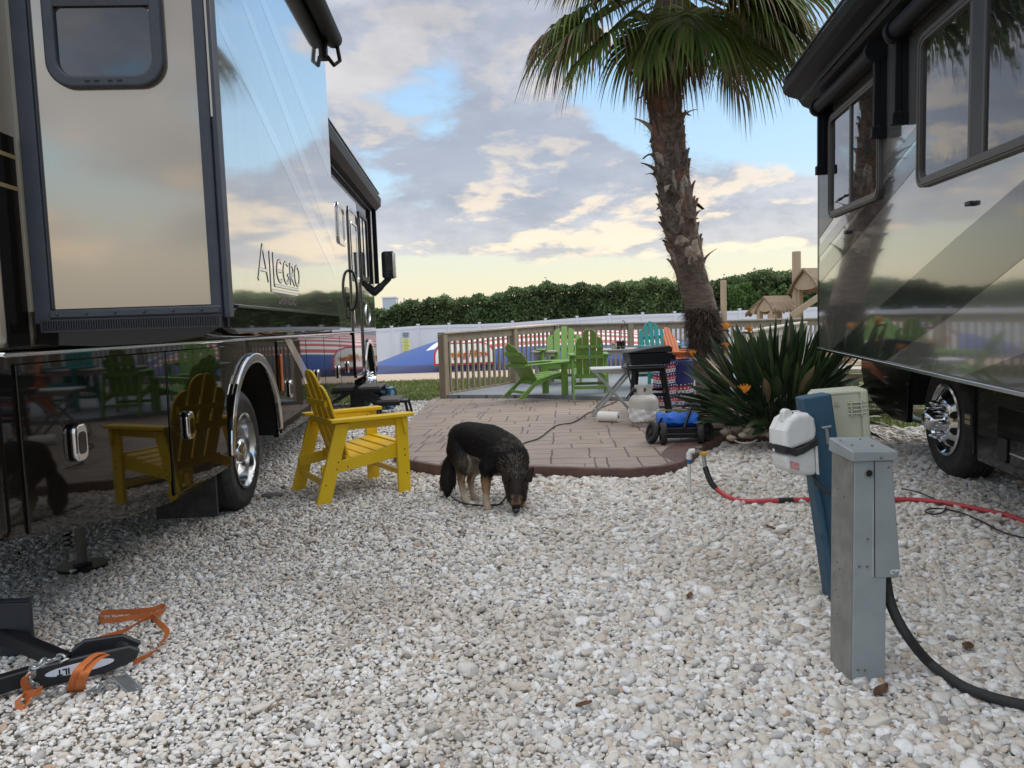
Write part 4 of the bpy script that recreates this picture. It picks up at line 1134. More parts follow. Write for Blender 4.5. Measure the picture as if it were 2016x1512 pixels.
# --- inflatable jumping pillow
pil = empty('jumping_pillow', (1.2, 30, gz(28)), 0, 'huge blue inflatable jumping pillow with red and white stripes on the sand', 'inflatable')
PW0, PW1, PY0, PY1 = -6.9, 7.3, -5.4, 6.5
V = []; F = []; nx_, ny_ = 90, 120; MI = []
def pz(u, v):
    e = (1 - abs(u) ** 2.1) ; g = (1 - abs(v) ** 2.2)
    return 1.52 * (max(e, 0) ** 1.0) * (max(g, 0) ** 0.46)
for j in range(ny_ + 1):
    v = -math.cos(PI * j / ny_)
    for i in range(nx_ + 1):
        u = -math.cos(PI * i / nx_)
        V.append(((PW0 + PW1) / 2 + (PW1 - PW0) / 2 * u, (PY0 + PY1) / 2 + (PY1 - PY0) / 2 * v, pz(u, v)))
for j in range(ny_):
    for i in range(nx_):
        a = j * (nx_ + 1) + i; F.append((a, a + 1, a + nx_ + 2, a + nx_ + 1))
mpw = bpy.data.materials.new('striped_vinyl'); mpw.use_nodes = True
t = mpw.node_tree; q = NB(t); p = t.nodes['Principled BSDF']
X, Y, Z = q.xyz(q.n('ShaderNodeTexCoord').outputs['Object'])[:3]
sp = q.m('MODULO', q.m('ADD', Y, 20.0), 0.62)
red = q.m('LESS_THAN', sp, 0.31)
c = q.mix(red, (0.78, 0.74, 0.70), (0.52, 0.09, 0.075))
wide = q.m('MULTIPLY', q.sm(X, -6.0, -5.99), q.m('SUBTRACT', 1.0, q.sm(X, 6.3, 6.31)))
front = q.m('LESS_THAN', Y, -4.62)
blue = (0.007, 0.06, 0.27)
sl_ = q.m('ADD', q.m('MULTIPLY', Y, 0.10), q.m('ABSOLUTE', q.m('SUBTRACT', X, 0.3)))
ends = q.m('GREATER_THAN', sl_, 3.3)
stripe2 = q.m('MULTIPLY', q.m('MULTIPLY', q.m('GREATER_THAN', sl_, 3.75), q.m('LESS_THAN', sl_, 4.05)), q.m('GREATER_THAN', Y, -3.6))
c = q.mix(ends, c, blue); c = q.mix(stripe2, c, (0.78, 0.76, 0.74))
c = q.mix(front, c, blue)
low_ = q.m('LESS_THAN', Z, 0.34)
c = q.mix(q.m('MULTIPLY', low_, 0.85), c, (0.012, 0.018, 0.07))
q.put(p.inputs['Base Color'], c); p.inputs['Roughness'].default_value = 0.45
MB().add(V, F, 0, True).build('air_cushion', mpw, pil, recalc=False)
pp = atd(856, 735, 24.66); pq = atd(975, 700, 24.66)
pc_ = ((pp.x + pq.x) / 2 - 1.2, -5.47)
def bulge(x, z): return -5.50 + 0.10 * max(0, (z - 0.45)) ** 1.5
fpn = lambda a, c, h: (a, -5.47 - 0.05 - h + 0.28 * max(0.0, (c - 0.3)) ** 2, c)
bx0, bx1 = pp.x - 1.2, pq.x - 1.2
def panel(o0, o1, z0, z1, r, m, nm, h):
    o = []; n = 14
    pts = [(o0, z0), (o1, z0)] + [(o1 - r + r * math.cos(PI / 2 * i / 6), z1 - r + r * math.sin(PI / 2 * i / 6)) for i in range(7)] + [(o0 + r - r * math.sin(PI / 2 * i / 6), z1 - r + r * math.cos(PI / 2 * i / 6)) for i in range(7)]
    mb = MB(); rows = 10
    # drape in horizontal strips so that the sheet follows the cushion
    def xr(z):
        if z <= z1 - r: return o0, o1
        k = math.sqrt(max(0, r * r - (z - z1 + r) ** 2)); return o0 + r - k, o1 - r + k
    for i in range(rows):
        za, zb = z0 + (z1 - z0) * i / rows, z0 + (z1 - z0) * (i + 1) / rows
        a0, a1 = xr(za); b0, b1 = xr(zb)
        mb.add([fpn(a0, za, h), fpn(a1, za, h), fpn(b1, zb, h), fpn(b0, zb, h), fpn(a0, za, h - 0.02), fpn(a1, za, h - 0.02), fpn(b1, zb, h - 0.02), fpn(b0, zb, h - 0.02)], [(0, 1, 2, 3), (4, 7, 6, 5), (0, 3, 7, 4), (1, 5, 6, 2)])
    return mb.build(nm, m, pil)
panel(bx0, bx1, 0.33, 1.03, 0.42, mat('panel_red', (0.52, 0.03, 0.03), 0.5), 'panel_border', 0.0)
panel(bx0 + 0.06, bx1 - 0.06, 0.39, 0.99, 0.38, mat('panel_white', (0.78, 0.77, 0.72), 0.5), 'white_panel', 0.012)
for (m_, dx_, dy_, bold) in ((mat('letter_yellow', (0.80, 0.48, 0.03), 0.5), 0.015, 0.03, 0.012), (mat('letter_red', (0.50, 0.03, 0.02), 0.5), 0.0, 0.0, 0.0)):
    text_obj('Jumping Pillow', 0.27, 'lettering', m_, pil, Matrix(((0.93, 0, 0, (bx0 + bx1) / 2 + dx_), (0, 0, -1, -5.53 + dy_), (0, 1.15, 0.0, 0.66), (0, 0, 0, 1))), th=0.006, shear=0.25, bold=bold)

# --- boulder by the fence
def rock(name, loc, sc, m, label=None, cat=None, group=None, seed=0, sub=3):
    bm = bmesh.new(); bmesh.ops.create_icosphere(bm, subdivisions=sub, radius=1.0)
    r_ = random.Random(seed); ph = [Vector((r_.uniform(-1, 1), r_.uniform(-1, 1), r_.uniform(-1, 1))).normalized() for _ in range(9)]
    for v in bm.verts:
        d = v.co.normalized(); k = 1.0
        for pl in ph:
            t_ = d.dot(pl)
            if t_ > 0.72: k = min(k, 0.72 / t_ + 0.04)
        v.co = d * k
        v.co.x *= sc[0]; v.co.y *= sc[1]; v.co.z *= sc[2]
    me = bpy.data.meshes.new(name); bm.to_mesh(me); bm.free()
    me.materials.append(m); me.polygons.foreach_set('use_smooth', [True] * len(me.polygons)); me.set_sharp_from_angle(angle=rad(30))
    o = bpy.data.objects.new(name, me); COL.objects.link(o); o.location = loc; o.rotation_euler = (0, 0, r_.uniform(0, 6))
    return tag(o, label, cat, group)
bp = atd(805, 703, 38)
rock('boulder', (bp.x, 38, bp.z - 0.1), (0.55, 0.4, 0.42), mat('brown_rock', (0.20, 0.15, 0.12), 0.85, var=0.6, vscale=4, bump=0.5), 'brown boulder peeking over the left end of the jumping pillow', 'rock', seed=3)

# --- distant utility building
hb = atd(769, 600, 260)
bl = empty('utility_building', (hb.x, 260, -0.5), 0, 'tiny pale flat-roofed building on the horizon above the hedge', 'building')
MB().box((-2.2, -3, 0), (2.2, 3, hb.z + 2.7)).build('wall', mat('pale_render', (0.42, 0.46, 0.52), 0.8), bl)
MB().box((-2.5, -3.3, hb.z + 2.7), (2.5, 3.3, hb.z + 3.1)).build('roof', mat('roof_white', (0.7, 0.7, 0.7), 0.8), bl)
for k in range(2): MB().cyl((3.5 + 1.1 * k, 0, 0), (3.5 + 1.1 * k, 0, hb.z + 1.6 + k), 0.25, n=8).build('chimney', mat('pale_render', (0, 0, 0)), bl)

# --- hedge: leafy mass over a dark core
M_leaf = vmat('hedge_leaves', 0.5, 0.25, 0.4)


def leaf_quads(C, size, tint, flat=0.0, mult=None):
    n = len(C); a = rng.normal(size=(n, 3)); a[:, 2] += flat; a /= np.linalg.norm(a, axis=1)[:, None]
    r_ = rng.normal(size=(n, 3)); u = np.cross(a, r_); u /= np.linalg.norm(u, axis=1)[:, None] + 1e-9; v = np.cross(a, u)
    s = size * rng.uniform(0.6, 1.5, n)[:, None]
    V = np.stack([C - u * s, C - v * s * 0.45, C + u * s, C + v * s * 0.45], 1).reshape(-1, 3)
    F = np.arange(4 * n).reshape(n, 4)
    c = tint * rng.uniform(0.6, 1.45, n)[:, None]
    if mult is not None: c = c * mult[:, None]
    return V, F, np.repeat(c, 4, 0)


def hedge_top(x):
    t = np.interp(x, [-16, -8.5, -6, -2, 4, 9, 12, 15, 20, 40], [2.6, 2.5, 2.75, 3.2, 3.65, 3.55, 3.55, 3.8, 3.9, 3.6])
    return t + 0.15 * np.sin(x * 0.9) + 0.09 * np.sin(x * 2.9 + 1) + 0.09 * np.sin(x * 6.1)
nl = 120000
X_ = rng.uniform(-18, 42, nl)
ht = hedge_top(X_) + 0.5
cl = np.sin(X_ * 1.9 + 0.7) * 0.5 + np.sin(X_ * 0.8) * 0.5
k = rng.random(nl)
top_ = k < 0.30
Zr = np.where(top_, ht * (1 - 0.10 * rng.random(nl) ** 1.5) + rng.exponential(0.032, nl), ht * rng.random(nl) ** 0.8)
puff = 0.30 * np.sin(X_ * 1.7 + Zr * 1.3) * np.sin(Zr * 2.2 + X_ * 0.6) + 0.25 * np.sin(X_ * 4.1 - Zr * 3.3)
Yr = 46.6 + np.where(top_, rng.uniform(-0.5, 2.8, nl), 0.55 * (Zr / ht) ** 2 - puff * 0.5 + rng.normal(0, 0.12, nl))
C = np.stack([X_, Yr, Zr - 0.55], 1)
hue = (np.sin(X_ * 0.9 + 1.3 * np.sin(X_ * 0.35)) * 0.5 + 0.5)[:, None]
tint = np.array([0.095, 0.15, 0.055]) * (1 - hue) + np.array([0.13, 0.185, 0.07]) * hue
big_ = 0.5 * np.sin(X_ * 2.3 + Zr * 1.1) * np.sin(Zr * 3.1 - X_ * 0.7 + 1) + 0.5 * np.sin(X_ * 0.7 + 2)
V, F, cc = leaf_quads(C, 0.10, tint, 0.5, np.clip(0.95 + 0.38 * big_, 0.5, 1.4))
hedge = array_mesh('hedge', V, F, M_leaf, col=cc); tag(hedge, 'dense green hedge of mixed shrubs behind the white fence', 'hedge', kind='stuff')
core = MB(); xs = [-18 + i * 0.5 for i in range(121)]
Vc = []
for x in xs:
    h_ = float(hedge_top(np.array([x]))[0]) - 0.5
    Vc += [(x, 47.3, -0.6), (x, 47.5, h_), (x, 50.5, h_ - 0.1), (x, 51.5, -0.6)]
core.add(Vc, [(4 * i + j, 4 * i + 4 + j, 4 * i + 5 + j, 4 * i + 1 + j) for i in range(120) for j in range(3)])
o = core.build('dark_core', mat('hedge_shade', (0.016, 0.026, 0.010), 0.9), hedge, recalc=False)  # solid dark sheet, coloured as the shade behind the leaves


def shrub_tree(x, y, h, w, nshoot, label, seed):
    r_ = np.random.default_rng(seed)
    root = empty('young_tree', (x, y, gz(y)), 0, label, 'tree', 'young trees rising over the hedge')
    tk = MB(); CC = []
    for i in range(nshoot):
        a = r_.uniform(0, 6.28); bx, by = r_.uniform(0, w * 0.5) * math.cos(a), r_.uniform(0, w * 0.5) * math.sin(a)
        hh = h * r_.uniform(0.72, 1.0)
        pts_ = [(0.2 * bx, 0.2 * by, 0), (0.7 * bx, 0.7 * by, hh * 0.5), (bx, by, hh)]
        tk.tube(pts_, [0.05, 0.035, 0.008], 6)
        for z in np.linspace(hh * 0.25, hh, int(10 * hh)):
            f = z / hh; px_, py_ = bx * f, by * f; rr = 0.42 * (1.15 - f) + 0.08
            for k_ in range(7):
                aa = r_.uniform(0, 6.28); q_ = rr * r_.uniform(0.2, 1.1)
                CC.append((px_ + q_ * math.cos(aa), py_ + q_ * math.sin(aa), z + 0.25 * q_ + r_.normal(0, 0.04)))
    tk.build('trunk', mat('twig_bark', (0.12, 0.10, 0.07), 0.85), root)
    C_ = np.array(CC); V, F, c_ = leaf_quads(C_, 0.095, np.array([0.085, 0.16, 0.035]), 0.3)
    array_mesh('crown', V, F, M_leaf, root, col=c_)
for i, (u, v, hgt, w_, ns, lb_) in enumerate(((1452, 620, 4.0, 1.5, 7, 'airy young tree with upright shoots just right of the leaning palm'), (1480, 620, 3.9, 1.3, 6, 'bright green young tree over the hedge beside the short timber pole'),
                                        (1515, 620, 3.7, 1.6, 7, 'leafy young tree behind the small thatched roofs'), (1560, 620, 3.6, 1.6, 7, 'light green young tree behind the tall timber pole'))):
    pt = atd(u, v, 45.6); shrub_tree(pt.x, 45.6, hgt, w_, ns, lb_, 50 + i)

# --- playground timberwork beyond the deck
M_pole = mat('new_timber', (0.42, 0.32, 0.21), 0.75, var=0.6, vscale=4, col2=(0.32, 0.24, 0.155), stretch=(5, 5, 0.6))
M_thatch = mat('straw_thatch', (0.27, 0.19, 0.125), 0.9, var=0.9, vscale=6, col2=(0.15, 0.105, 0.07), stretch=(14, 14, 1.5), bump=0.8, bscale=9)
for (u, v, Y, r_, lb_) in ((1568, 495, 23, 0.135, 'tall round timber pole beside the playground stairs'), (1424, 552, 23, 0.075, 'shorter square timber post between the palm and the thatched roofs')):
    pt = atd(u, v, Y)
    po = empty('timber_pole', (pt.x, Y, gz(Y)), 0, lb_, 'pole')
    h_ = pt.z - gz(Y)
    mbp = MB().cyl((0, 0, -0.1), (0, 0, h_), r_, r_ * 0.92, 16) if r_ > 0.1 else MB().box((-r_, -r_, -0.1), (r_, r_, h_))
    mbp.build('shaft', M_pole, po, 0.01); MB().cyl((0, 0, -0.02), (0, 0, 0.05), r_ * 1.7, r_ * 1.5, 14).build('footing', mat('footing_concrete', (0.35, 0.34, 0.32), 0.9), po)


def hut(cx, cy, zr, L_, wd, rise, posts, label, rz=0.0):
    root = empty('thatched_shelter', (cx, cy, gz(cy)), rz, label, 'shelter', 'small thatched playground shelters')
    g = gz(cy); z0 = zr - g
    for s in (-1, 1):
        mb = MB(); n = 24; V = []
        for i in range(n + 1):
            x = -L_ / 2 + L_ * i / n
            V += [(x, 0, z0), (x, s * wd * 0.55, z0 - rise * 0.5 + 0.02), (x, s * wd + random.uniform(-0.03, 0.03), z0 - rise + random.uniform(-0.06, 0.02))]
        V += [(a, c, d - 0.06) for a, c, d in V]
        m3 = 3 * (n + 1); F = []
        for i in range(n):
            for j in range(2):
                a = 3 * i + j; F += [(a, a + 3, a + 4, a + 1), (m3 + a, m3 + a + 1, m3 + a + 4, m3 + a + 3)]
            F += [(3 * i + 2, 3 * i + 5, m3 + 3 * i + 5, m3 + 3 * i + 2)]
        for i in (0, n): F += [(3 * i, 3 * i + 1, m3 + 3 * i + 1, m3 + 3 * i), (3 * i + 1, 3 * i + 2, m3 + 3 * i + 2, m3 + 3 * i + 1)]
        mb.add(V, F).build('thatch_roof', M_thatch, root)
    # rounded gable boards
    for s in (-1, 1):
        x = s * L_ / 2 * 0.86
        pts_ = [(0, z0 - 0.06)] + [(wd * 0.72 * math.cos(t), z0 - rise * 0.78 - 0.14 * math.sin(t)) for t in [PI * i / 10 for i in range(11)]]
        MB().prism(pts_, lambda a, c, h: (h, a, c), x - 0.02, x + 0.02).build('gable_board', M_pole, root)
    for px_, py_ in posts: MB().box((px_ - 0.065, py_ - 0.065, -0.1), (px_ + 0.065, py_ + 0.065, z0 - rise * 0.75)).build('post', M_pole, root, 0.006)
h1 = atd(1545, 578, 22); hut(h1.x - 0.25, 22, h1.z - 0.05, 0.85, 0.42, 0.40, ((-0.33, -0.3), (0.33, -0.3), (0.33, 0.3), (-0.33, 0.3)), 'small thatched playground shelter nearer the tall pole', rad(18))
h2_ = atd(1500, 584, 23.5); hut(h2_.x, 23.5, h2_.z - 0.1, 0.6, 0.42, 0.40, ((-0.25, -0.3), (0.25, -0.3)), 'small thatched playground shelter farther left with round gable end', rad(58))
h3 = atd(1625, 527, 22.5); hut(h3.x, 22.5, h3.z, 1.5, 0.75, 0.62, ((-0.5, -0.5), (0.5, -0.5), (-0.5, 0.5), (0.5, 0.5)), 'larger thatched roof on the playground tower beside the right motorhome', rad(14))
tw = empty('playground_stairs', (h3.x - 0.1, 21.2, gz(21.2)), 0, 'wooden playground stairs with slatted sides next to the right motorhome', 'stairs')
b0 = atd(1583, 690, 21); b1_ = atd(1640, 578, 21)
ox = h3.x - 0.1
MB().bar((b0.x - ox - 0.35, -0.2, 1.35), (0.1, -0.2, 2.35), 0.05, 0.16).build('handrail', M_pole, tw, 0.005)
MB().bar((-0.45, -0.55, 1.5), (1.3, -0.55, 2.35), 0.05, 0.08).build('handrail', M_pole, tw, 0.005)
sl = MB()
for i in range(13): sl.box((-0.45 + i * 0.14, -0.57, 0.25), (-0.40 + i * 0.14, -0.53, 1.5 + i * 0.068))
for i in range(10): sl.box((0.0 + i * 0.13, -0.1, 1.2), (0.08 + i * 0.13, -0.06, 2.3))
pieces(sl, 'slat', M_pole, gb, tw)
MB().box((-0.1, -0.12, 2.28), (1.3, -0.03, 2.38)).box((-0.45, -0.5, 0.9), (1.4, 0.4, 0.97)).build('platform', M_pole, tw)
for i in range(5): MB().box((-0.9 + i * 0.2, -0.5, 0.3 + i * 0.2), (-0.65 + i * 0.2, 0.3, 0.35 + i * 0.2)).build('tread', M_pole, tw)
for x in (-0.2, 0.05): MB().box((x - 0.07, -0.35, -0.05), (x + 0.07, -0.2, 2.25 if x > 0 else 1.6)).build('post', M_pole, tw, 0.006)
# ================================================================== palm, bird of paradise
px0, py0 = atd(1398, 700, 9.9).x, 9.9
palm = empty('palm_tree', (px0 + 0.05, py0, PZ), 0, 'tall leaning fan palm with shaggy trunk beside the patio', 'palm tree')
cen = [(1408, 850), (1402, 760), (1392, 690), (1386, 640), (1376, 590), (1362, 545), (1350, 495), (1340, 450), (1333, 400), (1324, 340), (1314, 270), (1310, 210), (1309, 150), (1312, 90), (1318, 40), (1322, 0)]
rpx = [40, 38, 37, 37, 36, 35, 38, 38, 38, 38, 38, 38, 39, 42, 42, 36]
ax = [atd(u, v, 9.9) - Vector((px0 + 0.05, py0, PZ)) for u, v in cen]
rr_ = [r / 1514 * 9.9 * 0.83 for r in rpx]
axs = catmull(ax, 4)
rs_ = []
for i in range(len(axs)):
    t = i / 4; k = min(int(t), len(rr_) - 2); rs_.append((rr_[k] * (1 - t + k) + rr_[k + 1] * (t - k)) * (1 + 0.035 * math.sin(i * 2.3)))
M_bark = mat('palm_bark', (0.17, 0.125, 0.095), 0.9, var=0.9, vscale=7, col2=(0.085, 0.06, 0.045), stretch=(1, 1, 4), bump=0.9, bscale=9)
MB().tube(axs, rs_, 22).build('trunk', M_bark, palm)
# old leaf bases
M_boot = vmat('palm_boots', 0.85, 0.0, 0.2, 0.35, 14)
V = []; F = []; CL = []
def axis_at(z):
    for i in range(len(axs) - 1):
        if axs[i].z <= z <= axs[i + 1].z:
            t = (z - axs[i].z) / (axs[i + 1].z - axs[i].z); return axs[i].lerp(axs[i + 1], t), rs_[i] * (1 - t) + rs_[i + 1] * t, (axs[i + 1] - axs[i]).normalized()
    return axs[-1], rs_[-1], Vector((0, 0, 1))
def boot(z, a, L_, w, out, curl, colr):
    c, r, up = axis_at(z)
    e = Vector((math.cos(a), math.sin(a), 0)); e = (e - up * e.dot(up)).normalized(); sd = up.cross(e).normalized()
    k0 = len(V); n = 5; lean_ = random.uniform(-0.09, 0.09); w *= random.uniform(0.7, 1.15)
    for i in range(n + 1):
        t = i / n
        p = c + e * (r * 0.93 + out * t ** 1.4) + up * (L_ * t - curl * t * t) + sd * lean_ * t
        ww = w * (1 - 0.62 * t) * (1 + 0.2 * math.sin(t * 5)); th = 0.022 * (1 - 0.7 * t)
        bow = e * (-0.02 * (1 - t))
        for (sx, of) in ((-1, bow), (0, e * 0.018), (1, bow)): V.append(p + sd * sx * ww / 2 + of)
        for (sx, of) in ((-1, bow), (0, e * 0.018), (1, bow)): V.append(p + sd * sx * ww / 2 + of - e * th)
        sh = random.uniform(0.8, 1.2)
        CL.extend([tuple(x * sh for x in colr)] * 6)
    for i in range(n):
        b0 = k0 + 6 * i; b1 = b0 + 6
        F.extend([(b0, b0 + 1, b1 + 1, b1), (b0 + 1, b0 + 2, b1 + 2, b1 + 1), (b0 + 3, b1 + 3, b1 + 4, b0 + 4), (b0 + 4, b1 + 4, b1 + 5, b0 + 5), (b0, b1, b1 + 3, b0 + 3), (b0 + 2, b0 + 5, b1 + 5, b1 + 2)])
    b0 = k0 + 6 * n; F.extend([(b0, b0 + 1, b0 + 4, b0 + 3), (b0 + 1, b0 + 2, b0 + 5, b0 + 4)])
bcol = [(0.17, 0.115, 0.085), (0.25, 0.185, 0.14), (0.105, 0.075, 0.058), (0.33, 0.26, 0.20), (0.18, 0.10, 0.068)]
zt0, zt1 = atd(1350, 528, 9.9).z - PZ, atd(1310, 95, 9.9).z - PZ
z = zt0; gi_ = 0
while z < zt1:
    for k in range(7):
        a = k * 2 * PI / 7 + gi_ * 0.45 + random.uniform(-0.2, 0.2)
        wild = random.random()
        boot(z + random.uniform(-0.05, 0.05), a, random.uniform(0.17, 0.32), random.uniform(0.13, 0.21), random.uniform(0.02, 0.06) if wild < 0.85 else random.uniform(0.10, 0.20), random.uniform(0, 0.05) if wild < 0.8 else random.uniform(0.06, 0.26), random.choice(bcol))
    z += 0.115; gi_ += 1
array_mesh('leaf_bases', np.array(V), np.array(F), M_boot, palm, col=np.array(CL), smooth=False)
# hair-like fibre around the base and on the trunk
def fibres(zs, n, ln, out, colr, name, down=0.6):
    Vf = []; Cf = []
    for i in range(n):
        z = random.uniform(*zs); c, r, up = axis_at(z); a = random.uniform(0, 2 * PI)
        e = Vector((math.cos(a), math.sin(a), 0)); t_ = Vector((-e.y, e.x, 0))
        p = c + e * r * 0.97; l_ = ln * random.uniform(0.4, 1.2)
        d = (e * random.uniform(0.2, 1) * out + t_ * random.uniform(-0.8, 0.8) + up * random.uniform(-down, 0.35)).normalized()
        w_ = t_ * random.uniform(0.003, 0.009)
        Vf += [p - w_, p + w_, p + d * l_ + Vector((0, 0, -0.35 * l_ * random.random()))]
        k = random.uniform(0.5, 1.6); Cf += [tuple(x * k for x in colr)] * 3
    array_mesh(name, np.array(Vf), np.arange(len(Vf)).reshape(-1, 3), M_boot, palm, col=np.array(Cf))['kind'] = 'stuff'
zs0, zs1 = atd(1390, 690, 9.9).z - PZ, atd(1380, 606, 9.9).z - PZ
fibres((zs0, zs1), 5200, 0.17, 0.8, (0.085, 0.062, 0.05), 'base_fibre', 0.9)
fibres((zs1 + 0.3, zt1), 2600, 0.13, 0.6, (0.10, 0.07, 0.05), 'trunk_fibre', 0.8)

# fan fronds
M_frond = vmat('palm_frond', 0.6, 0.30, 0.2)
crown = axs[-1] + Vector((0, 0, 0.10))


def frond(base, az, elev, pet, size, droop, dead, spread=118, seed=0):
    r_ = random.Random(seed)
    d = Vector((math.cos(az) * math.cos(elev), math.sin(az) * math.cos(elev), math.sin(elev)))
    Vv = []; Ff = []; Cc = []
    # petiole, sagging
    P = []
    for i in range(7):
        t = i / 6; P.append(base + d * pet * t + Vector((0, 0, -0.30 * droop * pet * t * t)))
    dd = (P[-1] - P[-2]).normalized()
    side = dd.cross(Vector((0, 0, 1))); side = side.normalized() if side.length > 0.05 else Vector((1, 0, 0))
    nrm = side.cross(dd).normalized()
    g1 = Vector((0.055, 0.10, 0.024)); g2 = Vector((0.17, 0.21, 0.05)); br_ = Vector((0.20, 0.135, 0.075)); br2 = Vector((0.12, 0.075, 0.05))
    pc = br_ if dead else Vector((0.13, 0.13, 0.04))
    for i in range(6):
        w0 = side * (0.022 - 0.002 * i); k = len(Vv)
        Vv += [P[i] - w0, P[i] + w0, P[i + 1] + w0 * 0.9, P[i + 1] - w0 * 0.9]; Ff.append((k, k + 1, k + 2, k + 3)); Cc += [pc] * 4
        k = len(Vv); h0 = nrm * 0.02
        Vv += [P[i] - h0, P[i] + h0, P[i + 1] + h0, P[i + 1] - h0]; Ff.append((k, k + 1, k + 2, k + 3)); Cc += [pc] * 4
    hub = P[-1]; nb = 50
    for b in range(nb):
        th = rad(-spread + 2 * spread * b / (nb - 1)) + r_.uniform(-0.02, 0.02)
        e = dd * math.cos(th) + side * math.sin(th)
        L_ = size * (0.72 + 0.28 * math.cos(th * 0.62)) * r_.uniform(0.93, 1.06)
        fold = 0.30 * (1 if b % 2 else -1)
        tw = (side * math.cos(th) - dd * math.sin(th))
        pt = hub.copy(); prev = None; ns = 8; tone = r_.uniform(0.75, 1.3)
        brown_from = 0.0 if dead else (r_.uniform(0.75, 1.1) if r_.random() < 0.8 else r_.uniform(0.35, 0.7))
        base_c = g1.lerp(g2, r_.random() ** 1.3) * tone
        dr = droop * r_.uniform(0.8, 1.25) * (1.8 if dead else 1.0)
        for i in range(ns + 1):
            t = i / ns
            w = size * 0.040 * (0.35 + 1.35 * t if t < 0.5 else 1.03 * (1 - t) / 0.5 * (1.0 if t < 0.75 else 0.8) + 0.03)
            if dead: w *= 0.6
            wv = tw * w * 0.5 + nrm * w * 0.5 * fold
            k = len(Vv); Vv += [pt - wv, pt + wv]
            c = base_c if t < brown_from else (br_ if r_.random() < 0.6 else br2) * tone
            Cc += [c, c]
            if prev is not None: Ff.append((prev, prev + 1, k + 1, k))
            prev = k
            g = Vector((0, 0, -1)) * (dr * (0.7 * t + 4.5 * max(0, t - 0.38)))
            e2 = (e + g + nrm * 0.10 * (1 - t)).normalized()
            pt = pt + e2 * (L_ / ns)
    return array_mesh('frond', np.array([tuple(v) for v in Vv]), np.array(Ff), M_frond, palm, col=np.array([tuple(c) for c in Cc]))


fr = []
n = 21
for i in range(n):
    az = i * 2.399 + 0.2
    el_ = rad(-22 + 92 * ((i * 0.618) % 1.0))
    frond(crown + Vector((0, 0, 0.35 * (i % 5) / 5)), az, el_, random.uniform(0.75, 1.15), random.uniform(1.15, 1.45), random.uniform(0.45, 0.9), False, seed=i)
for i, (az, el_, pet, sz, dr, dead) in enumerate((
        (188, -6, 1.0, 1.25, 1.0, False), (200, -20, 0.95, 1.2, 1.0, False), (168, 0, 1.15, 1.3, 0.9, False), (232, -36, 0.75, 1.1, 1.0, False), (258, -38, 0.60, 1.1, 0.9, False),
        (280, -30, 0.70, 1.1, 0.9, False), (305, -36, 0.60, 1.0, 1.0, False), (352, -2, 1.05, 1.25, 0.9, False), (10, -8, 1.0, 1.25, 0.9, False), (335, -14, 0.9, 1.2, 0.9, False), (355, 14, 1.25, 1.25, 0.9, False),
        (215, -58, 0.5, 0.95, 1.3, True), (245, -62, 0.42, 0.95, 1.3, True), (290, -66, 0.4, 0.9, 1.3, True), (185, -48, 0.55, 0.9, 1.2, True), (3, 10, 1.55, 1.0, 1.5, True), (178, 12, 1.6, 0.7, 1.7, True), (330, -60, 0.4, 0.85, 1.3, True), (225, -76, 0.45, 1.0, 1.0, True), (262, -78, 0.5, 1.05, 1.0, True), (300, -74, 0.45, 0.9, 1.0, True), (190, -66, 0.6, 1.0, 1.2, True), (355, -40, 0.9, 1.0, 1.4, True))):
    frond(crown + Vector((0, 0, 0.02)), rad(az), rad(el_), pet, sz, dr, dead, seed=100 + i)

# --- bird of paradise
bp0 = at(1478, 856, PZ + 0.05)
bop = empty('bird_of_paradise', (bp0.x + 0.40, bp0.y + 0.35, PZ + 0.05), 0, 'large spiky bird of paradise plant with orange blooms in front of the palm', 'plant')
Vv = []; Ff = []; Cc = []; rnd = random.Random(5)
for i in range(430):
    a = rnd.uniform(0, 2 * PI); tilt = rnd.random() ** 0.62 * rad(76)
    if i % 5 == 0: tilt = rnd.uniform(0, rad(35))
    L_ = rnd.uniform(0.78, 1.28) * (1.0 - 0.10 * (tilt / 1.3)); pl = L_ * rnd.uniform(0.50, 0.64)
    b0 = Vector((0.28 * math.cos(a) * rnd.random(), 0.28 * math.sin(a) * rnd.random(), 0))
    d = Vector((math.sin(tilt) * math.cos(a), math.sin(tilt) * math.sin(a), math.cos(tilt)))
    sag = rnd.uniform(0.0, 0.22) * (tilt / 1.2)
    side = d.cross(Vector((0, 0, 1))); side = side.normalized() if side.length > 1e-3 else Vector((1, 0, 0))
    side = (Matrix.Rotation(rnd.uniform(-1.3, 1.3), 3, d) @ side); nrm = side.cross(d)
    dead = rnd.random() < 0.05
    g = Vector((0.018, 0.038, 0.017)).lerp(Vector((0.050, 0.078, 0.026)), rnd.random() ** 1.5) * rnd.uniform(0.8, 1.25)
    if dead: g = Vector((0.30, 0.22, 0.13))
    ns = 12; prev = None; bw = rnd.uniform(0.05, 0.085)
    for k in range(ns + 1):
        t = k / ns; s = L_ * t
        p = b0 + d * s + Vector((0, 0, -sag * t * t * L_ * 2.0))
        if s < pl: w = 0.012
        else:
            f = (s - pl) / (L_ - pl); w = bw * (math.sin(PI * min(1, f ** 0.75)) ** 0.8) * (1 if f < 0.98 else 0.3) + 0.006
        c = len(Vv); Vv += [p - side * w / 2 + nrm * w * 0.22, p, p + side * w / 2 + nrm * w * 0.22]
        Cc += [g, g * 1.35 if s > pl else g, g]
        if prev is not None: Ff += [(prev, prev + 1, c + 1, c), (prev + 1, prev + 2, c + 2, c + 1)]
        prev = c
array_mesh('foliage', np.array([tuple(v) for v in Vv]), np.array(Ff), vmat('strelitzia_leaf', 0.38, 0.10, 0.5), bop, col=np.array([tuple(c) for c in Cc]), smooth=True)
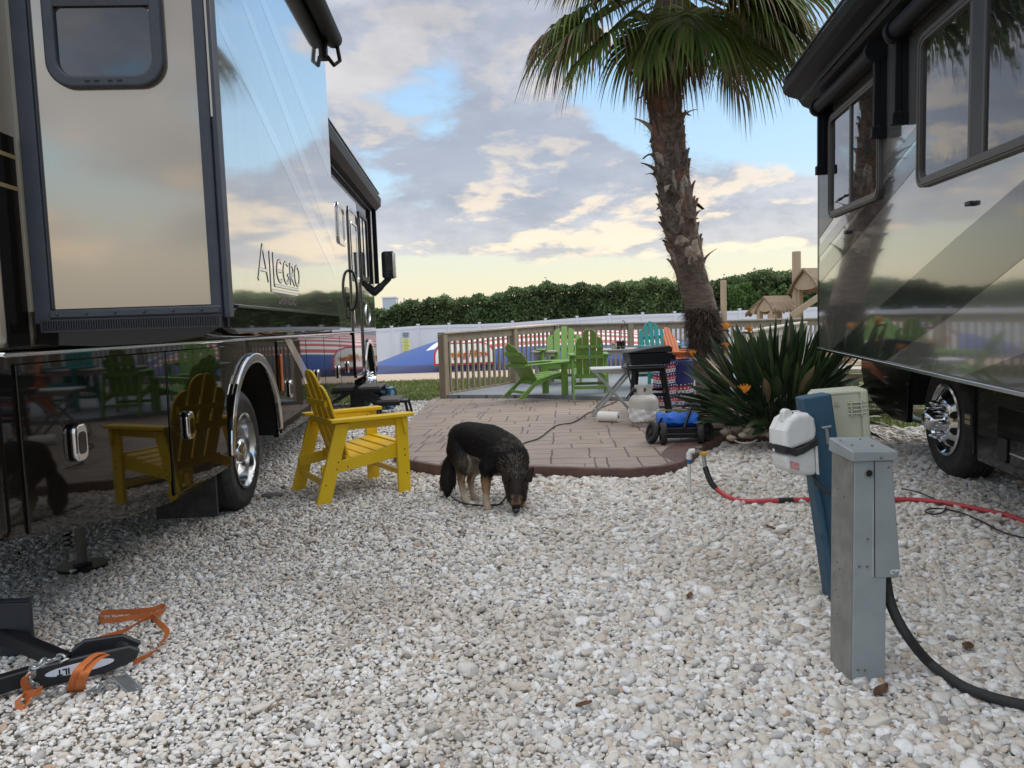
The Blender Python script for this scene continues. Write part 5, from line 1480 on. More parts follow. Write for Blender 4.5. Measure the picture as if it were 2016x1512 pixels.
M_fl = mat('orange_petal', (0.75, 0.22, 0.02), 0.5, var=0.6, vscale=30, col2=(0.80, 0.42, 0.03)); M_bract = mat('bract', (0.10, 0.05, 0.04), 0.5)


def bloom(P, sc=1.0):
    o = empty('tmp', (0, 0, 0)); bpy.data.objects.remove(o)
    mb = MB(); P = Vector(P)
    for k in range(6):
        a = -0.7 + k * 0.28; tip = P + Vector((0.16 * math.sin(a), random.uniform(-0.04, 0.04), 0.17 * math.cos(a))) * sc
        mid = P.lerp(tip, 0.5) + Vector((0.01, 0, 0.01)); w = 0.02 * sc
        mb.tube([P, mid, tip], [0.006 * sc, w, 0.002], 5)
    fl = mb.build('flower', M_fl, bop)
    MB().tube([P + Vector((0.05, 0, -0.02)) * sc, P, P + Vector((-0.16, -0.03, 0.02)) * sc], [0.012, 0.022 * sc, 0.003], 7).build('bract', M_bract, fl)
    MB().tube([(0.06 * random.uniform(-1, 1), 0, 0.0), (P.x * 0.6, P.y * 0.6, P.z * 0.6), P], 0.009, 6).build('flower_stalk', mat('stalk_green', (0.06, 0.10, 0.035), 0.5), fl)
O = Vector(bop.location)
for (u, v, Y, sc) in ((1466, 775, bp0.y - 0.25, 0.6), (1430, 650, bp0.y + 0.5, 0.55), (1474, 655, bp0.y + 0.55, 0.5), (1428, 686, bp0.y + 0.5, 0.4), (1362, 702, bp0.y + 0.9, 0.5)):
    bloom(atd(u, v, Y) - O, sc)
# stones and the white drain pipe in the bed
M_st = mat('bed_stone', (0.42, 0.36, 0.28), 0.85, var=0.7, vscale=5, col2=(0.30, 0.21, 0.13), bump=0.3)
for i, (u, v, s) in enumerate(((1452, 846, 0.09), (1475, 852, 0.10), (1498, 850, 0.085), (1430, 850, 0.07), (1515, 856, 0.06), (1463, 857, 0.05), (1440, 862, 0.05))):
    p = at(u, v, PZ + 0.08); rock('garden_stone', p, (s, s * 0.8, s * 0.62), M_st, 'tan garden stone at the foot of the spiky plant', 'stone', 'stones under the spiky plant', seed=20 + i)
pipe = catmull([at(1434, 838, 0.22), at(1438, 858, 0.15), at(1452, 870, 0.13), at(1475, 872, 0.13), at(1490, 866, 0.15)], 6)
tag(MB().tube(pipe, 0.008, 6).build('thin_tube', mat('off_white_tube', (0.5, 0.47, 0.4), 0.5)), 'thin off-white irrigation tube curling among the bed stones', 'tube')
# ================================================================== chairs, tables, things on the patio
def plastic(name, c, c2=None): return mat(name, c, 0.42, var=0.4, vscale=5, col2=c2 or tuple(x * 0.85 for x in c), bump=0.12, bscale=60, stretch=(1, 1, 1))
M_yel = plastic('yellow_lumber', (0.78, 0.52, 0.013), (0.68, 0.43, 0.010))
M_grn = plastic('lime_lumber', (0.17, 0.32, 0.055))
M_teal = plastic('teal_lumber', (0.02, 0.29, 0.27))
M_org = plastic('orange_lumber', (0.66, 0.185, 0.055))
M_screw = mat('dark_screw', (0.03, 0.028, 0.025), 0.5, 0.5)
I4 = Matrix.Identity(4)


def slat(mb, base, tip, side, w, th, rl=0.0, rr=0.0, n=6):
    """back slat from base to tip, width along side; rl/rr round off the top corners"""
    base = Vector(base); tip = Vector(tip); d = tip - base; L_ = d.length; d.normalize(); side = (Vector(side) - d * Vector(side).dot(d)).normalized(); nn = d.cross(side)
    pts = [(-w / 2, 0), (w / 2, 0)]
    if isinstance(rr, tuple): pts += [(w / 2 - rr[0] + rr[0] * math.cos(PI / 2 * i / n), L_ - rr[1] + rr[1] * math.sin(PI / 2 * i / n)) for i in range(n + 1)]
    else: pts.append((w / 2, L_))
    if isinstance(rl, tuple): pts += [(-w / 2 + rl[0] - rl[0] * math.sin(PI / 2 * i / n), L_ - rl[1] + rl[1] * math.cos(PI / 2 * i / n)) for i in range(n + 1)]
    else: pts.append((-w / 2, L_))
    f = lambda a, c, h: tuple(base + side * a + d * c + nn * h)
    return mb.prism(pts, f, -th / 2, th / 2)



def dining_chair(m, nback=4, screws=False):
    """upright slatted garden chair; faces +y"""
    r = empty('garden_chair')
    W_ = 0.335
    for s in (-1, 1):
        MB().box((s * W_ - 0.017, 0.27, 0), (s * W_ + 0.017, 0.375, 0.645)).build('front_leg', m, r, 0.004, seg=2)
        f = lambda a, c, h: (h, a, c)
        MB().prism([(-0.43, 0.0), (-0.315, 0.0), (-0.125, 0.635), (-0.24, 0.635)], f, s * W_ - 0.017, s * W_ + 0.017).build('rear_leg', m, r, 0.004, seg=2)
        x = s * (W_ + 0.005)
        MB().prism([(-0.285, x - 0.055), (0.34, x - 0.072), (0.415, x - 0.055), (0.425, x), (0.415, x + 0.055), (0.34, x + 0.062), (-0.285, x + 0.045)], lambda a, c, h: (c, a, h), 0.647, 0.675).build('armrest', m, r, 0.005, seg=2)
        MB().box((s * (W_ - 0.031) - 0.013, -0.23, 0.575), (s * (W_ - 0.031) + 0.013, 0.30, 0.645)).build('arm_rail', m, r, 0.004)
        MB().prism([(-0.36, 0.225), (0.30, 0.31), (0.365, 0.31), (0.365, 0.41), (0.30, 0.415), (-0.02, 0.36), (-0.30, 0.325), (-0.36, 0.31)], f, s * (W_ - 0.034) - 0.015, s * (W_ - 0.034) + 0.015).build('side_rail', m, r, 0.004)
        MB().prism([(0.31, 0.645), (0.355, 0.645), (0.355, 0.52), (0.335, 0.50)], f, s * (W_ + 0.032) - 0.014, s * (W_ + 0.032) + 0.014).build('arm_bracket', m, r, 0.003)
    seat = [(0.335, 0.424), (0.235, 0.412), (0.135, 0.39), (0.035, 0.37), (-0.065, 0.352)]
    for i, (y, z) in enumerate(seat):
        MB().box((-W_ + 0.02, -0.043, -0.011), (W_ - 0.02, 0.043, 0.011), 0, Matrix.Translation((0, y, z)) @ Matrix.Rotation(rad(-5 if i == 0 else 11), 4, 'X')).build('seat_slat', m, r, 0.005, seg=2)
    MB().box((-W_ + 0.02, 0.352, 0.335), (W_ - 0.02, 0.378, 0.41)).build('seat_apron', m, r, 0.004)
    yb, zb = -0.10, 0.30; yt, zt = -0.325, 1.06
    xs = (-0.205, -0.0685, 0.0685, 0.205) if nback == 4 else (-0.22, -0.11, 0, 0.11, 0.22)
    w = 0.118 if nback == 4 else 0.098
    for i, x in enumerate(xs):
        ed = abs(x) > 0.15; hgt = 0.84 if ed else 1.0
        if nback == 5: hgt = {0: 0.82, 1: 0.95, 2: 1.0, 3: 0.95, 4: 0.82}[i]
        fan = 1.0 + (0.18 if nback == 5 else 0.03)
        tip = (x * fan, yb + (yt - yb) * hgt, zb + (zt - zb) * hgt)
        rl = (w * 0.9, 0.13 if ed else 0.10) if x < -0.01 else 0.0
        rr = (w * 0.9, 0.13 if ed else 0.10) if x > 0.01 else 0.0
        if nback == 5 and i == 2: rl, rr = (w * 0.45, 0.03), (w * 0.45, 0.03)
        slat(MB(), (x * 0.98, yb, zb), tip, (1, 0, 0), w, 0.019, rl, rr).build('back_slat', m, r, 0.003)
    d = Vector((0, yt - yb, zt - zb)).normalized(); nb = Vector((0, -d.z, d.y))
    for (h, hw, ht) in ((0.655, 0.235, 0.05), (0.445, W_ - 0.018, 0.06), (0.05, W_ - 0.05, 0.07)):
        p = Vector((0, yb, zb)) + Vector((0, yt - yb, zt - zb)) * h + nb * 0.024
        MB().bar(p - Vector((hw, 0, 0)), p + Vector((hw, 0, 0)), 0.028, ht).build('back_rail', m, r, 0.004)
    MB().box((-W_ + 0.017, 0.30, 0.155), (W_ - 0.017, 0.325, 0.20)).build('front_stretcher', m, r, 0.004)
    MB().box((-W_ + 0.017, -0.345, 0.145), (W_ - 0.017, -0.32, 0.195)).build('rear_stretcher', m, r, 0.004)
    if screws:
        sc = MB()
        for s in (-1, 1):
            X = s * (W_ + 0.018)
            for (y, z) in ((0.335, 0.375), (0.335, 0.325), (0.35, 0.175), (-0.235, 0.335), (-0.25, 0.28), (-0.345, 0.165), (-0.16, 0.29)): sc.cyl((X - 0.001, y, z), (X + s * 0.002, y, z), 0.006, n=8)
            sc.cyl((s * (W_ - 0.044) - s * 0.001, 0.27, 0.61), (s * (W_ - 0.044) - s * 0.003, 0.27, 0.61), 0.007, n=8)
            sc.cyl((s * (W_ - 0.017), -0.2, 0.61), (s * (W_ + 0.0), -0.2, 0.61), 0.007, n=8)
        pieces(sc, 'screw', M_screw, gb, r)
    return r


def lounge_chair(m):
    """low raked slatted garden chair; faces +y"""
    r = empty('garden_chair'); W_ = 0.32; f = lambda a, c, h: (h, a, c)
    for s in (-1, 1):
        MB().box((s * W_ - 0.018, 0.34, 0), (s * W_ + 0.018, 0.47, 0.56)).build('front_leg', m, r, 0.004)
        MB().prism([(-0.56, 0.0), (-0.42, 0.0), (-0.20, 0.20), (0.10, 0.31), (0.44, 0.37), (0.44, 0.27), (0.46, 0.38), (0.44, 0.40), (0.2, 0.395), (-0.15, 0.315)], f, s * (W_ - 0.037) - 0.017, s * (W_ - 0.037) + 0.017).build('side_rail', m, r, 0.004)
        x = s * (W_ + 0.02)
        MB().prism([(-0.42, x - 0.04), (0.2, x - 0.075), (0.50, x - 0.08), (0.545, x - 0.04), (0.545, x + 0.04), (0.50, x + 0.07), (0.2, x + 0.06), (-0.42, x + 0.025)], lambda a, c, h: (c, a, h + 0.02 * (a > 0)), 0.56, 0.588).build('armrest', m, r, 0.005)
        MB().prism([(0.36, 0.56), (0.44, 0.56), (0.42, 0.44), (0.38, 0.42)], f, s * (W_ + 0.034) - 0.015, s * (W_ + 0.034) + 0.015).build('arm_bracket', m, r, 0.003)
    for y, z, a in ((0.44, 0.40, -18), (0.35, 0.403, 6), (0.25, 0.385, 12), (0.15, 0.36, 14), (0.05, 0.335, 15), (-0.05, 0.305, 17)):
        MB().box((-W_ + 0.02, -0.043, -0.011), (W_ - 0.02, 0.043, 0.011), 0, Matrix.Translation((0, y, z)) @ Matrix.Rotation(rad(a), 4, 'X')).build('seat_slat', m, r, 0.004)
    for i, x in enumerate((-0.24, -0.12, 0, 0.12, 0.24)):
        h = (0.80, 0.95, 1.0, 0.95, 0.80)[i]; w = 0.108
        b_ = Vector((x * 0.92, -0.10, 0.23)); tp = Vector((x * 1.12, -0.56, 0.97))
        tip = b_.lerp(tp, h)
        rl = (w * 0.9, 0.10) if i < 2 else ((w * 0.45, 0.03) if i == 2 else 0.0); rr = (w * 0.9, 0.10) if i > 2 else ((w * 0.45, 0.03) if i == 2 else 0.0)
        slat(MB(), b_, tip, (1, 0, 0), w, 0.019, rl, rr).build('back_slat', m, r, 0.003)
    for (y, z, hw) in ((-0.475, 0.78, 0.25), (-0.355, 0.565, W_ + 0.03), (-0.155, 0.26, W_ - 0.05)):
        MB().box((-hw, y - 0.013, z - 0.035), (hw, y + 0.013, z + 0.035)).build('back_rail', m, r, 0.004)
    MB().box((-W_ + 0.03, -0.40, 0.075), (W_ - 0.03, -0.375, 0.125)).build('rear_stretcher', m, r, 0.004)
    MB().box((-W_ + 0.03, 0.44, 0.27), (W_ - 0.03, 0.465, 0.37)).build('seat_apron', m, r, 0.004)
    return r


def put(r, x, y, z, heading, label, group=None, sc=1.0, xs=1.0):
    """heading: direction the front faces, degrees clockwise from straight ahead"""
    r.location = (x, y, z); r.rotation_euler = (0, 0, -rad(heading)); r.scale = (sc * xs, sc, sc)
    tag(r, label, 'chair', group)
    return r


put(dining_chair(M_yel, 4, True), -1.375, 6.415, 0.0, 58, 'bright yellow slatted garden chair standing on gravel beside the black motorhome')
g = 'slatted garden chairs on the deck'
ca = at(1050, 785, DZ)
put(lounge_chair(M_grn), 0.40, 12.72, DZ, 60, 'low raked lime green garden chair, leftmost by the railing, facing right', g, 0.92)
put(dining_chair(M_grn, 4), 1.27, 12.55, DZ - 0.02, 3, 'upright lime green garden chair seen from behind, next to the folding table', g, 1.04, 0.78)
put(lounge_chair(plastic('lime_lumber', (0, 0, 0))), 1.03, 15.3, DZ, 188, 'lime green garden chair facing the patio, in front of the railing corner', g, 1.15)
put(dining_chair(M_teal, 5), 2.60, 13.7, DZ, 172, 'teal slatted garden chair behind the barbecue grill', g, 1.10, 0.72)
oc = put(dining_chair(M_org, 4), 2.86, 12.6, DZ, 122, 'orange slatted garden chair between the grill and the palm trunk', g, 1.0)

# --- round side table
rt = at(1067, 742, DZ)
t_ = empty('side_table', (rt.x, 15.6, DZ), 0, 'small round grey side table between the green chairs', 'table')
MB().lathe([(0.001, 0.60), (0.26, 0.60), (0.27, 0.606), (0.27, 0.632), (0.26, 0.64), (0.001, 0.64)], n=40).build('table_top', M_cmp, t_)
for a in range(4):
    x, y = 0.19 * math.cos(a * PI / 2 + 0.5), 0.19 * math.sin(a * PI / 2 + 0.5)
    MB().box((x - 0.03, y - 0.03, 0), (x + 0.03, y + 0.03, 0.60)).build('leg', M_cmp, t_, 0.004)
MB().lathe([(0.2, 0.52), (0.215, 0.52), (0.215, 0.60), (0.2, 0.60)], n=32).build('apron', M_cmp, t_)

# --- long composite counter table on the deck
pt0 = empty('counter_table', (2.25, 13.75, DZ), rad(2), 'long pale grey composite table with cups on it, behind the grill', 'table')
tp = MB()
for i in range(6): tp.box((-0.80, -0.42 + i * 0.14, 0.675), (0.85, -0.285 + i * 0.14, 0.70))
tp.build('table_top', M_cmp, pt0, 0.004)
MB().box((-0.74, -0.40, 0.60), (0.79, -0.375, 0.673)).box((-0.74, 0.375, 0.60), (0.79, 0.40, 0.673)).box((-0.74, -0.37, 0.60), (-0.715, 0.37, 0.673)).build('apron', M_cmp, pt0, 0.004)
for x in (-0.62, 0.62):
    for y in (-0.32, 0.32): MB().box((x - 0.045, y - 0.045, 0), (x + 0.045, y + 0.045, 0.673)).build('leg', M_cmp, pt0, 0.004)
TZ = DZ + 0.70
for (u, v, hgt, r_, m_, lb_, nm) in ((1217, 691, 0.135, 0.042, M_black, 'black tumbler on the counter table, left of a matching one', 'tumbler'), (1226, 692, 0.135, 0.042, M_black, 'black tumbler on the counter table, right of a matching one', 'tumbler')):
    p = atd(u, v, 13.6)
    c_ = empty(nm, (p.x, 13.55, TZ), 0, lb_, 'cup', 'cups on the counter table')
    MB().lathe([(0.001, 0), (r_ * 0.8, 0), (r_ * 0.86, 0.004), (r_, hgt), (r_ * 0.92, hgt), (r_ * 0.8, 0.01), (0.001, 0.01)], n=20).build('cup_body', m_, c_)
    MB().lathe([(r_ * 0.93, hgt * 0.28), (r_ * 0.97, hgt * 0.28), (r_ * 0.98, hgt * 0.34), (r_ * 0.93, hgt * 0.34)], n=20).build('band', M_steel, c_)
p = atd(1209, 694, 13.45)
mg = empty('mug', (p.x, 13.45, TZ), 0, 'white patterned mug at the left end of the counter table', 'cup', 'cups on the counter table')
MB().lathe([(0.001, 0), (0.045, 0), (0.055, 0.11), (0.05, 0.11), (0.042, 0.008), (0.001, 0.008)], n=20).build('cup_body', mat('mug_glaze', (0.66, 0.66, 0.60), 0.25, var=1.0, vscale=24, col2=(0.14, 0.17, 0.12)), mg)
MB().tube([(-0.05, 0, 0.09), (-0.085, 0, 0.08), (-0.085, 0, 0.04), (-0.046, 0, 0.03)], 0.007, 6).build('handle', mat('mug_glaze', (0, 0, 0)), mg)
# wire hook hung over the railing
hk = atd(1224, 640, 17.0)
ho = empty('wire_hook', (hk.x, 17.15, hk.z - 0.35), 0, 'thin wire hook with a twist hanging on the back railing above the tumblers', 'hook')
MB().tube(catmull([(0.02, -0.06, 0.42), (0.05, -0.06, 0.45), (0.085, -0.06, 0.40), (0.05, -0.10, 0.30), (0.0, -0.12, 0.33), (0.0, -0.12, 0.05), (0.04, -0.12, 0.0), (0.03, -0.12, -0.08), (0.02, -0.12, -0.02), (0.04, -0.12, -0.3)], 6), 0.007, 6).build('wire', M_blackmetal, ho)

# --- folding camp table
q0 = at(1183, 820, PZ); q1 = at(1246, 822, PZ)
ft = empty('folding_table', ((q0.x + q1.x) / 2, (q0.y + q1.y) / 2 + 0.30, PZ), rad(-4), 'small silver folding table with crossed legs in front of the upright green chair', 'table')
M_alu = mat('grey_aluminium', (0.42, 0.43, 0.44), 0.4, 0.7, var=0.4, vscale=8, col2=(0.33, 0.34, 0.35))
M_ltop = mat('pale_table_top', (0.62, 0.63, 0.63), 0.4, var=0.4, vscale=5, col2=(0.52, 0.53, 0.53))
MB().box((-0.30, -0.24, 0.615), (0.32, 0.24, 0.640)).build('table_top', M_ltop, ft, 0.008, seg=2)
MB().box((-0.285, -0.23, 0.585), (0.305, -0.21, 0.613)).box((-0.285, 0.21, 0.585), (0.305, 0.23, 0.613)).build('table_frame', M_alu, ft, 0.003)
for y in (-0.2, 0.2):
    MB().bar((-0.25, y - 0.014, 0.60), (0.27, y - 0.014, 0.0), 0.022, 0.034).build('leg', M_alu, ft, 0.003)
    MB().bar((0.25, y + 0.012, 0.60), (-0.29, y + 0.012, 0.0), 0.022, 0.034).build('leg', M_alu, ft, 0.003)
MB().cyl((0.20, -0.2, 0.53), (0.20, 0.2, 0.53), 0.012).cyl((-0.24, -0.2, 0.06), (-0.24, 0.2, 0.06), 0.012).build('crossbar', M_alu, ft)

# --- barbecue grill on a leggy stand
gp = atd(1296, 790, 9.95)
gr = empty('barbecue_grill', (gp.x - 0.13, 9.95, PZ), rad(5), 'black barbecue grill with sloping lid on a tall leggy stand', 'grill')
G0 = MB().prism([(-0.26, 0.69), (0.24, 0.69), (0.29, 0.835), (-0.285, 0.835)], lambda a, c, h: (a, h, c), -0.20, 0.20)
G0.build('fire_box', M_blackmetal, gr, 0.012, seg=2)
MB().prism([(-0.32, 0.845), (0.27, 0.845), (0.27, 0.90), (0.235, 0.925), (0.03, 0.91), (-0.30, 0.86)], lambda a, c, h: (a, h, c), -0.215, 0.215).build('lid', mat('matt_black_lid', (0.014, 0.013, 0.013), 0.6), gr, 0.010, seg=2)
MB().box((-0.30, -0.22, 0.64), (0.21, 0.22, 0.665)).prism([(-0.22, 0.60), (0.12, 0.60), (0.21, 0.64), (-0.30, 0.64)], lambda a, c, h: (a, h, c), -0.16, 0.16).build('drip_tray', mat('dull_black', (0.02, 0.025, 0.027), 0.5), gr, 0.008)
MB().box((0.285, -0.13, 0.74), (0.34, 0.13, 0.81)).build('side_handle', M_black, gr, 0.01); MB().tube([(0.34, -0.1, 0.74), (0.37, -0.1, 0.72), (0.37, -0.1, 0.69), (0.345, -0.1, 0.675)], 0.006, 6).build('hook', M_steel, gr)
for (x0, y0, x1, y1) in ((-0.22, -0.16, -0.30, -0.22), (0.16, -0.16, 0.24, -0.22), (-0.10, 0.16, -0.12, 0.24), (0.22, 0.16, 0.32, 0.22)):
    MB().bar((x0, y0, 0.65), (x1, y1, 0.0), 0.036, 0.05).build('leg', M_blackmetal, gr, 0.004)
MB().bar((-0.25, -0.185, 0.305), (0.20, -0.185, 0.305), 0.025, 0.045).bar((-0.11, 0.19, 0.34), (0.26, 0.19, 0.34), 0.025, 0.035).bar((0.2, -0.185, 0.305), (0.26, 0.19, 0.34), 0.025, 0.035).build('brace', M_blackmetal, gr, 0.003)
MB().tube(catmull([(-0.27, -0.20, 0.76), (-0.315, -0.22, 0.68), (-0.29, -0.235, 0.50), (-0.25, -0.24, 0.33), (-0.27, -0.28, 0.22), (-0.30, -0.40, 0.165)], 6), 0.010, 7).build('gas_hose', M_rubber, gr)

# --- propane cylinder with a plastic bag round it
pg = at(1283, 841, PZ)
pr_ = empty('propane_cylinder', (pg.x - 0.06, pg.y + 0.17, PZ), 0, 'white propane cylinder wrapped in a plastic bag, standing in front of the grill', 'gas cylinder')
M_ppn = mat('cream_tank_paint', (0.56, 0.545, 0.50), 0.35, var=0.5, vscale=7, col2=(0.44, 0.42, 0.38))
MB().lathe([(0.11, 0.0), (0.125, 0.0), (0.125, 0.045), (0.11, 0.05), (0.145, 0.062), (0.168, 0.095), (0.174, 0.13), (0.174, 0.285), (0.165, 0.325), (0.14, 0.358), (0.10, 0.378), (0.04, 0.388), (0.001, 0.39)], n=40).build('tank', M_ppn, pr_)
col_ = MB(); n = 40
for i in range(n):
    a0 = 2 * PI * i / n + 0.02; a1 = 2 * PI * (i + 1) / n + 0.02; am = (a0 + a1) / 2
    if abs(((am - PI * 0.5 + PI) % (2 * PI)) - PI) < 0.55: continue       # opening at the back
    hole = abs(((am + PI * 0.5 + PI) % (2 * PI)) - PI) < 0.17
    for za, zb in (((0.37, 0.408), (0.465, 0.487)) if hole else ((0.37, 0.487),)):
        V = [(r * math.cos(a), r * math.sin(a), z) for r in (0.100, 0.106) for a in (a0, a1) for z in (za, zb)]
        col_.add(V, [(0, 2, 3, 1), (4, 5, 7, 6), (1, 3, 7, 5), (0, 4, 6, 2), (0, 1, 5, 4), (2, 6, 7, 3)])
col_.build('collar', M_ppn, pr_)
MB().cyl((0, 0, 0.38), (0, 0, 0.445), 0.022).cyl((-0.0, 0, 0.43), (-0.085, -0.04, 0.43), 0.016).ball((0, 0, 0.465), 0.026, 8, sc=(1, 1, 0.6)).build('valve', mat('brass', (0.35, 0.25, 0.10), 0.35, 0.8), pr_)
MB().tube(catmull([(-0.07, -0.035, 0.43), (-0.14, -0.07, 0.435), (-0.18, -0.09, 0.39), (-0.22, -0.1, 0.34)], 5), 0.011, 7).ball((-0.12, -0.06, 0.435), 0.03, 8).build('regulator', M_black, pr_)
bg_ = MB(); V = []; nx2, nz2 = 64, 8
for j in range(nz2 + 1):
    for i in range(nx2):
        a = 2 * PI * i / nx2; r = 0.181 + 0.005 * math.sin(a * 9 + j * 0.9) + 0.004 * math.sin(a * 5 - j * 1.3) + 0.003 * math.sin(a * 17 + j * 2)
        z = 0.085 + 0.125 * j / nz2 + 0.012 * math.sin(a * 2 + 0.5) * (j / nz2) - 0.03 * (1 - j / nz2) * max(0, math.cos(a - 3.7)) + 0.006 * math.sin(i * 2.3 + j)
        if j == 0: r -= 0.012
        V.append((r * math.cos(a), r * math.sin(a), z))
bg_.add(V, [(j * nx2 + i, j * nx2 + (i + 1) % nx2, (j + 1) * nx2 + (i + 1) % nx2, (j + 1) * nx2 + i) for j in range(nz2) for i in range(nx2)], 0, True)
bg_.build('plastic_bag', mat('thin_white_plastic', (0.72, 0.72, 0.73), 0.3), pr_)
# box with paper standing beside it
bx = at(1252, 838, PZ)
b_ = empty('paper_bag', (bx.x + 0.02, bx.y + 0.25, PZ), rad(12), 'small white paper packet with a dark base left of the propane cylinder', 'packet')
V = []
for j, (z, s, tw) in enumerate(((0.13, 0.05, 0), (0.20, 0.052, 0.1), (0.27, 0.045, -0.05), (0.30, 0.04, 0.1))):
    for (x, y) in ((-1, -0.6), (0.2, -0.75), (1, -0.6), (1, 0.6), (0, 0.7), (-1, 0.6)): V.append((x * s + 0.01 * tw, y * s + random.uniform(-0.006, 0.006), z + random.uniform(-0.006, 0.006)))
MB().add(V, [(6 * j + i, 6 * j + (i + 1) % 6, 6 * j + 6 + (i + 1) % 6, 6 * j + 6 + i) for j in range(3) for i in range(6)] + [tuple(range(5, -1, -1)), tuple(range(18, 24))]).build('paper', mat('thin_white_plastic', (0, 0, 0)), b_)
MB().prism([(-0.02, 0.0), (0.035, 0.0), (0.055, 0.125), (-0.045, 0.125)], lambda a, c, h: (a, h, c), -0.03, 0.03).build('dark_base', mat('dark_brown_card', (0.07, 0.055, 0.045), 0.8), b_, 0.003)

# --- paper towel roll lying on its side
r0 = at(1190, 829, PZ + 0.0); r1 = at(1214, 832, PZ)
d = Vector((0.21, -0.12, 0)).normalized(); sd = Vector((-d.y, d.x, 0)); pc = at(1200, 832, PZ) + Vector((0, 0.06, 0.068))
ro = empty('paper_towel_roll', (pc.x, pc.y, PZ), 0, 'white paper towel roll lying on its side on the patio', 'paper roll')
fr_ = lambda r, a, h: tuple(d * h + sd * r * math.cos(a) + Vector((0, 0, 0.066 + r * math.sin(a))))
MB().lathe([(0.022, -0.135), (0.055, -0.137), (0.064, -0.135), (0.066, -0.12), (0.066, 0.12), (0.064, 0.135), (0.055, 0.137), (0.022, 0.135)], fr_, 28).build('paper', mat('soft_paper', (0.78, 0.77, 0.74), 0.9, bump=0.3, bscale=80), ro)
MB().lathe([(0.022, -0.133), (0.022, 0.133), (0.019, 0.133), (0.019, -0.133), (0.022, -0.133)], fr_, 20).build('card_core', mat('brown_card', (0.10, 0.07, 0.045), 0.9), ro)

# --- collapsible patriotic bins
mt = bpy.data.materials.new('stars_and_stripes_fabric'); mt.use_nodes = True
t = mt.node_tree; q = NB(t); p = t.nodes['Principled BSDF']
co = q.n('ShaderNodeTexCoord').outputs['Object']; X, Y, Z = q.xyz(co)[:3]
ang = q.m('ARCTAN2', Y, X)
zz = q.m('ADD', Z, q.m('MULTIPLY', q.m('SINE', q.m('MULTIPLY', ang, 2.0)), 0.008))
rowp = q.m('DIVIDE', q.m('MODULO', q.m('ADD', zz, 10.0), 0.156), 0.156)
c = q.ramp(rowp, [(0.0, (0.02, 0.025, 0.16)), (0.34, (0.62, 0.62, 0.66)), (0.67, (0.50, 0.03, 0.035))], 'CONSTANT')
fx = q.m('SUBTRACT', q.m('FRACT', q.m('MULTIPLY', ang, 3.5)), 0.5)
fz_ = q.m('SUBTRACT', q.m('FRACT', q.m('MULTIPLY', rowp, 3.0)), 0.5)
dist = q.m('SQRT', q.m('ADD', q.m('POWER', fx, 2.0), q.m('POWER', fz_, 2.0)))
star = q.m('LESS_THAN', dist, 0.22)
sc_ = q.ramp(rowp, [(0.0, (0.7, 0.7, 0.72)), (0.34, (0.03, 0.035, 0.2)), (0.67, (0.72, 0.66, 0.66))], 'CONSTANT')
q.put(p.inputs['Base Color'], q.mix(star, c, sc_)); p.inputs['Roughness'].default_value = 0.6
M_navy = mat('navy_fabric', (0.018, 0.022, 0.13), 0.6, var=0.5, vscale=6, col2=(0.03, 0.036, 0.19))


def bin_(u, v, r, h, label, navy=False):
    p = at(u, v, PZ); b = empty('pop_up_bin', (p.x, p.y + r, PZ), random.uniform(0, 1), label, 'bin', 'collapsible patriotic bins')
    prof = [(0.001, 0.01), (r * 0.97, 0.01)]
    for i in range(13): z = 0.01 + (h - 0.01) * i / 12; prof.append((r * (1.0 + 0.035 * math.cos(i * PI)), z))
    if not navy: MB().lathe(prof + [(r * 0.97, h - 0.02), (r * 0.95, 0.03), (0.001, 0.03)], n=36).build('fabric_wall', mt, b)
    else:
        k = 6; MB().lathe(prof[:k + 3], n=36).build('fabric_wall', mt, b)
        MB().lathe([prof[k + 2]] + [(r * (1 + 0.03 * math.sin(i * 2.2)), h * 0.50 + (h * 0.5) * i / 8) for i in range(9)] + [(r * 0.95, h - 0.01), (r * 0.93, h * 0.45)], n=36).build('navy_panel', M_navy, b)
        MB().box((-r * 0.9, -0.012, h), (r * 0.8, 0.012, h + 0.02)).build('folded_lid', M_black, b)
    MB().lathe([(r * 1.0, h - 0.012), (r * 1.035, h - 0.006), (r * 1.0, h)], n=36).build('rim_band', M_navy, b)
    return b


bin_(1314, 803, 0.165, 0.66, 'tall red white and blue star patterned pop-up bin behind the propane cylinder')
bin_(1345, 801, 0.20, 0.66, 'star patterned pop-up bin with plain navy upper part beside the spiky plant', True)

# --- white rubbish bag by the plant
wb = at(1385, 800, PZ)
o = rock('plastic_bag', (wb.x, wb.y + 0.2, PZ + 0.13), (0.17, 0.15, 0.16), mat('thin_white_plastic', (0, 0, 0)), 'small white plastic bag slumped on the patio at the left edge of the spiky plant', 'bag', seed=8)

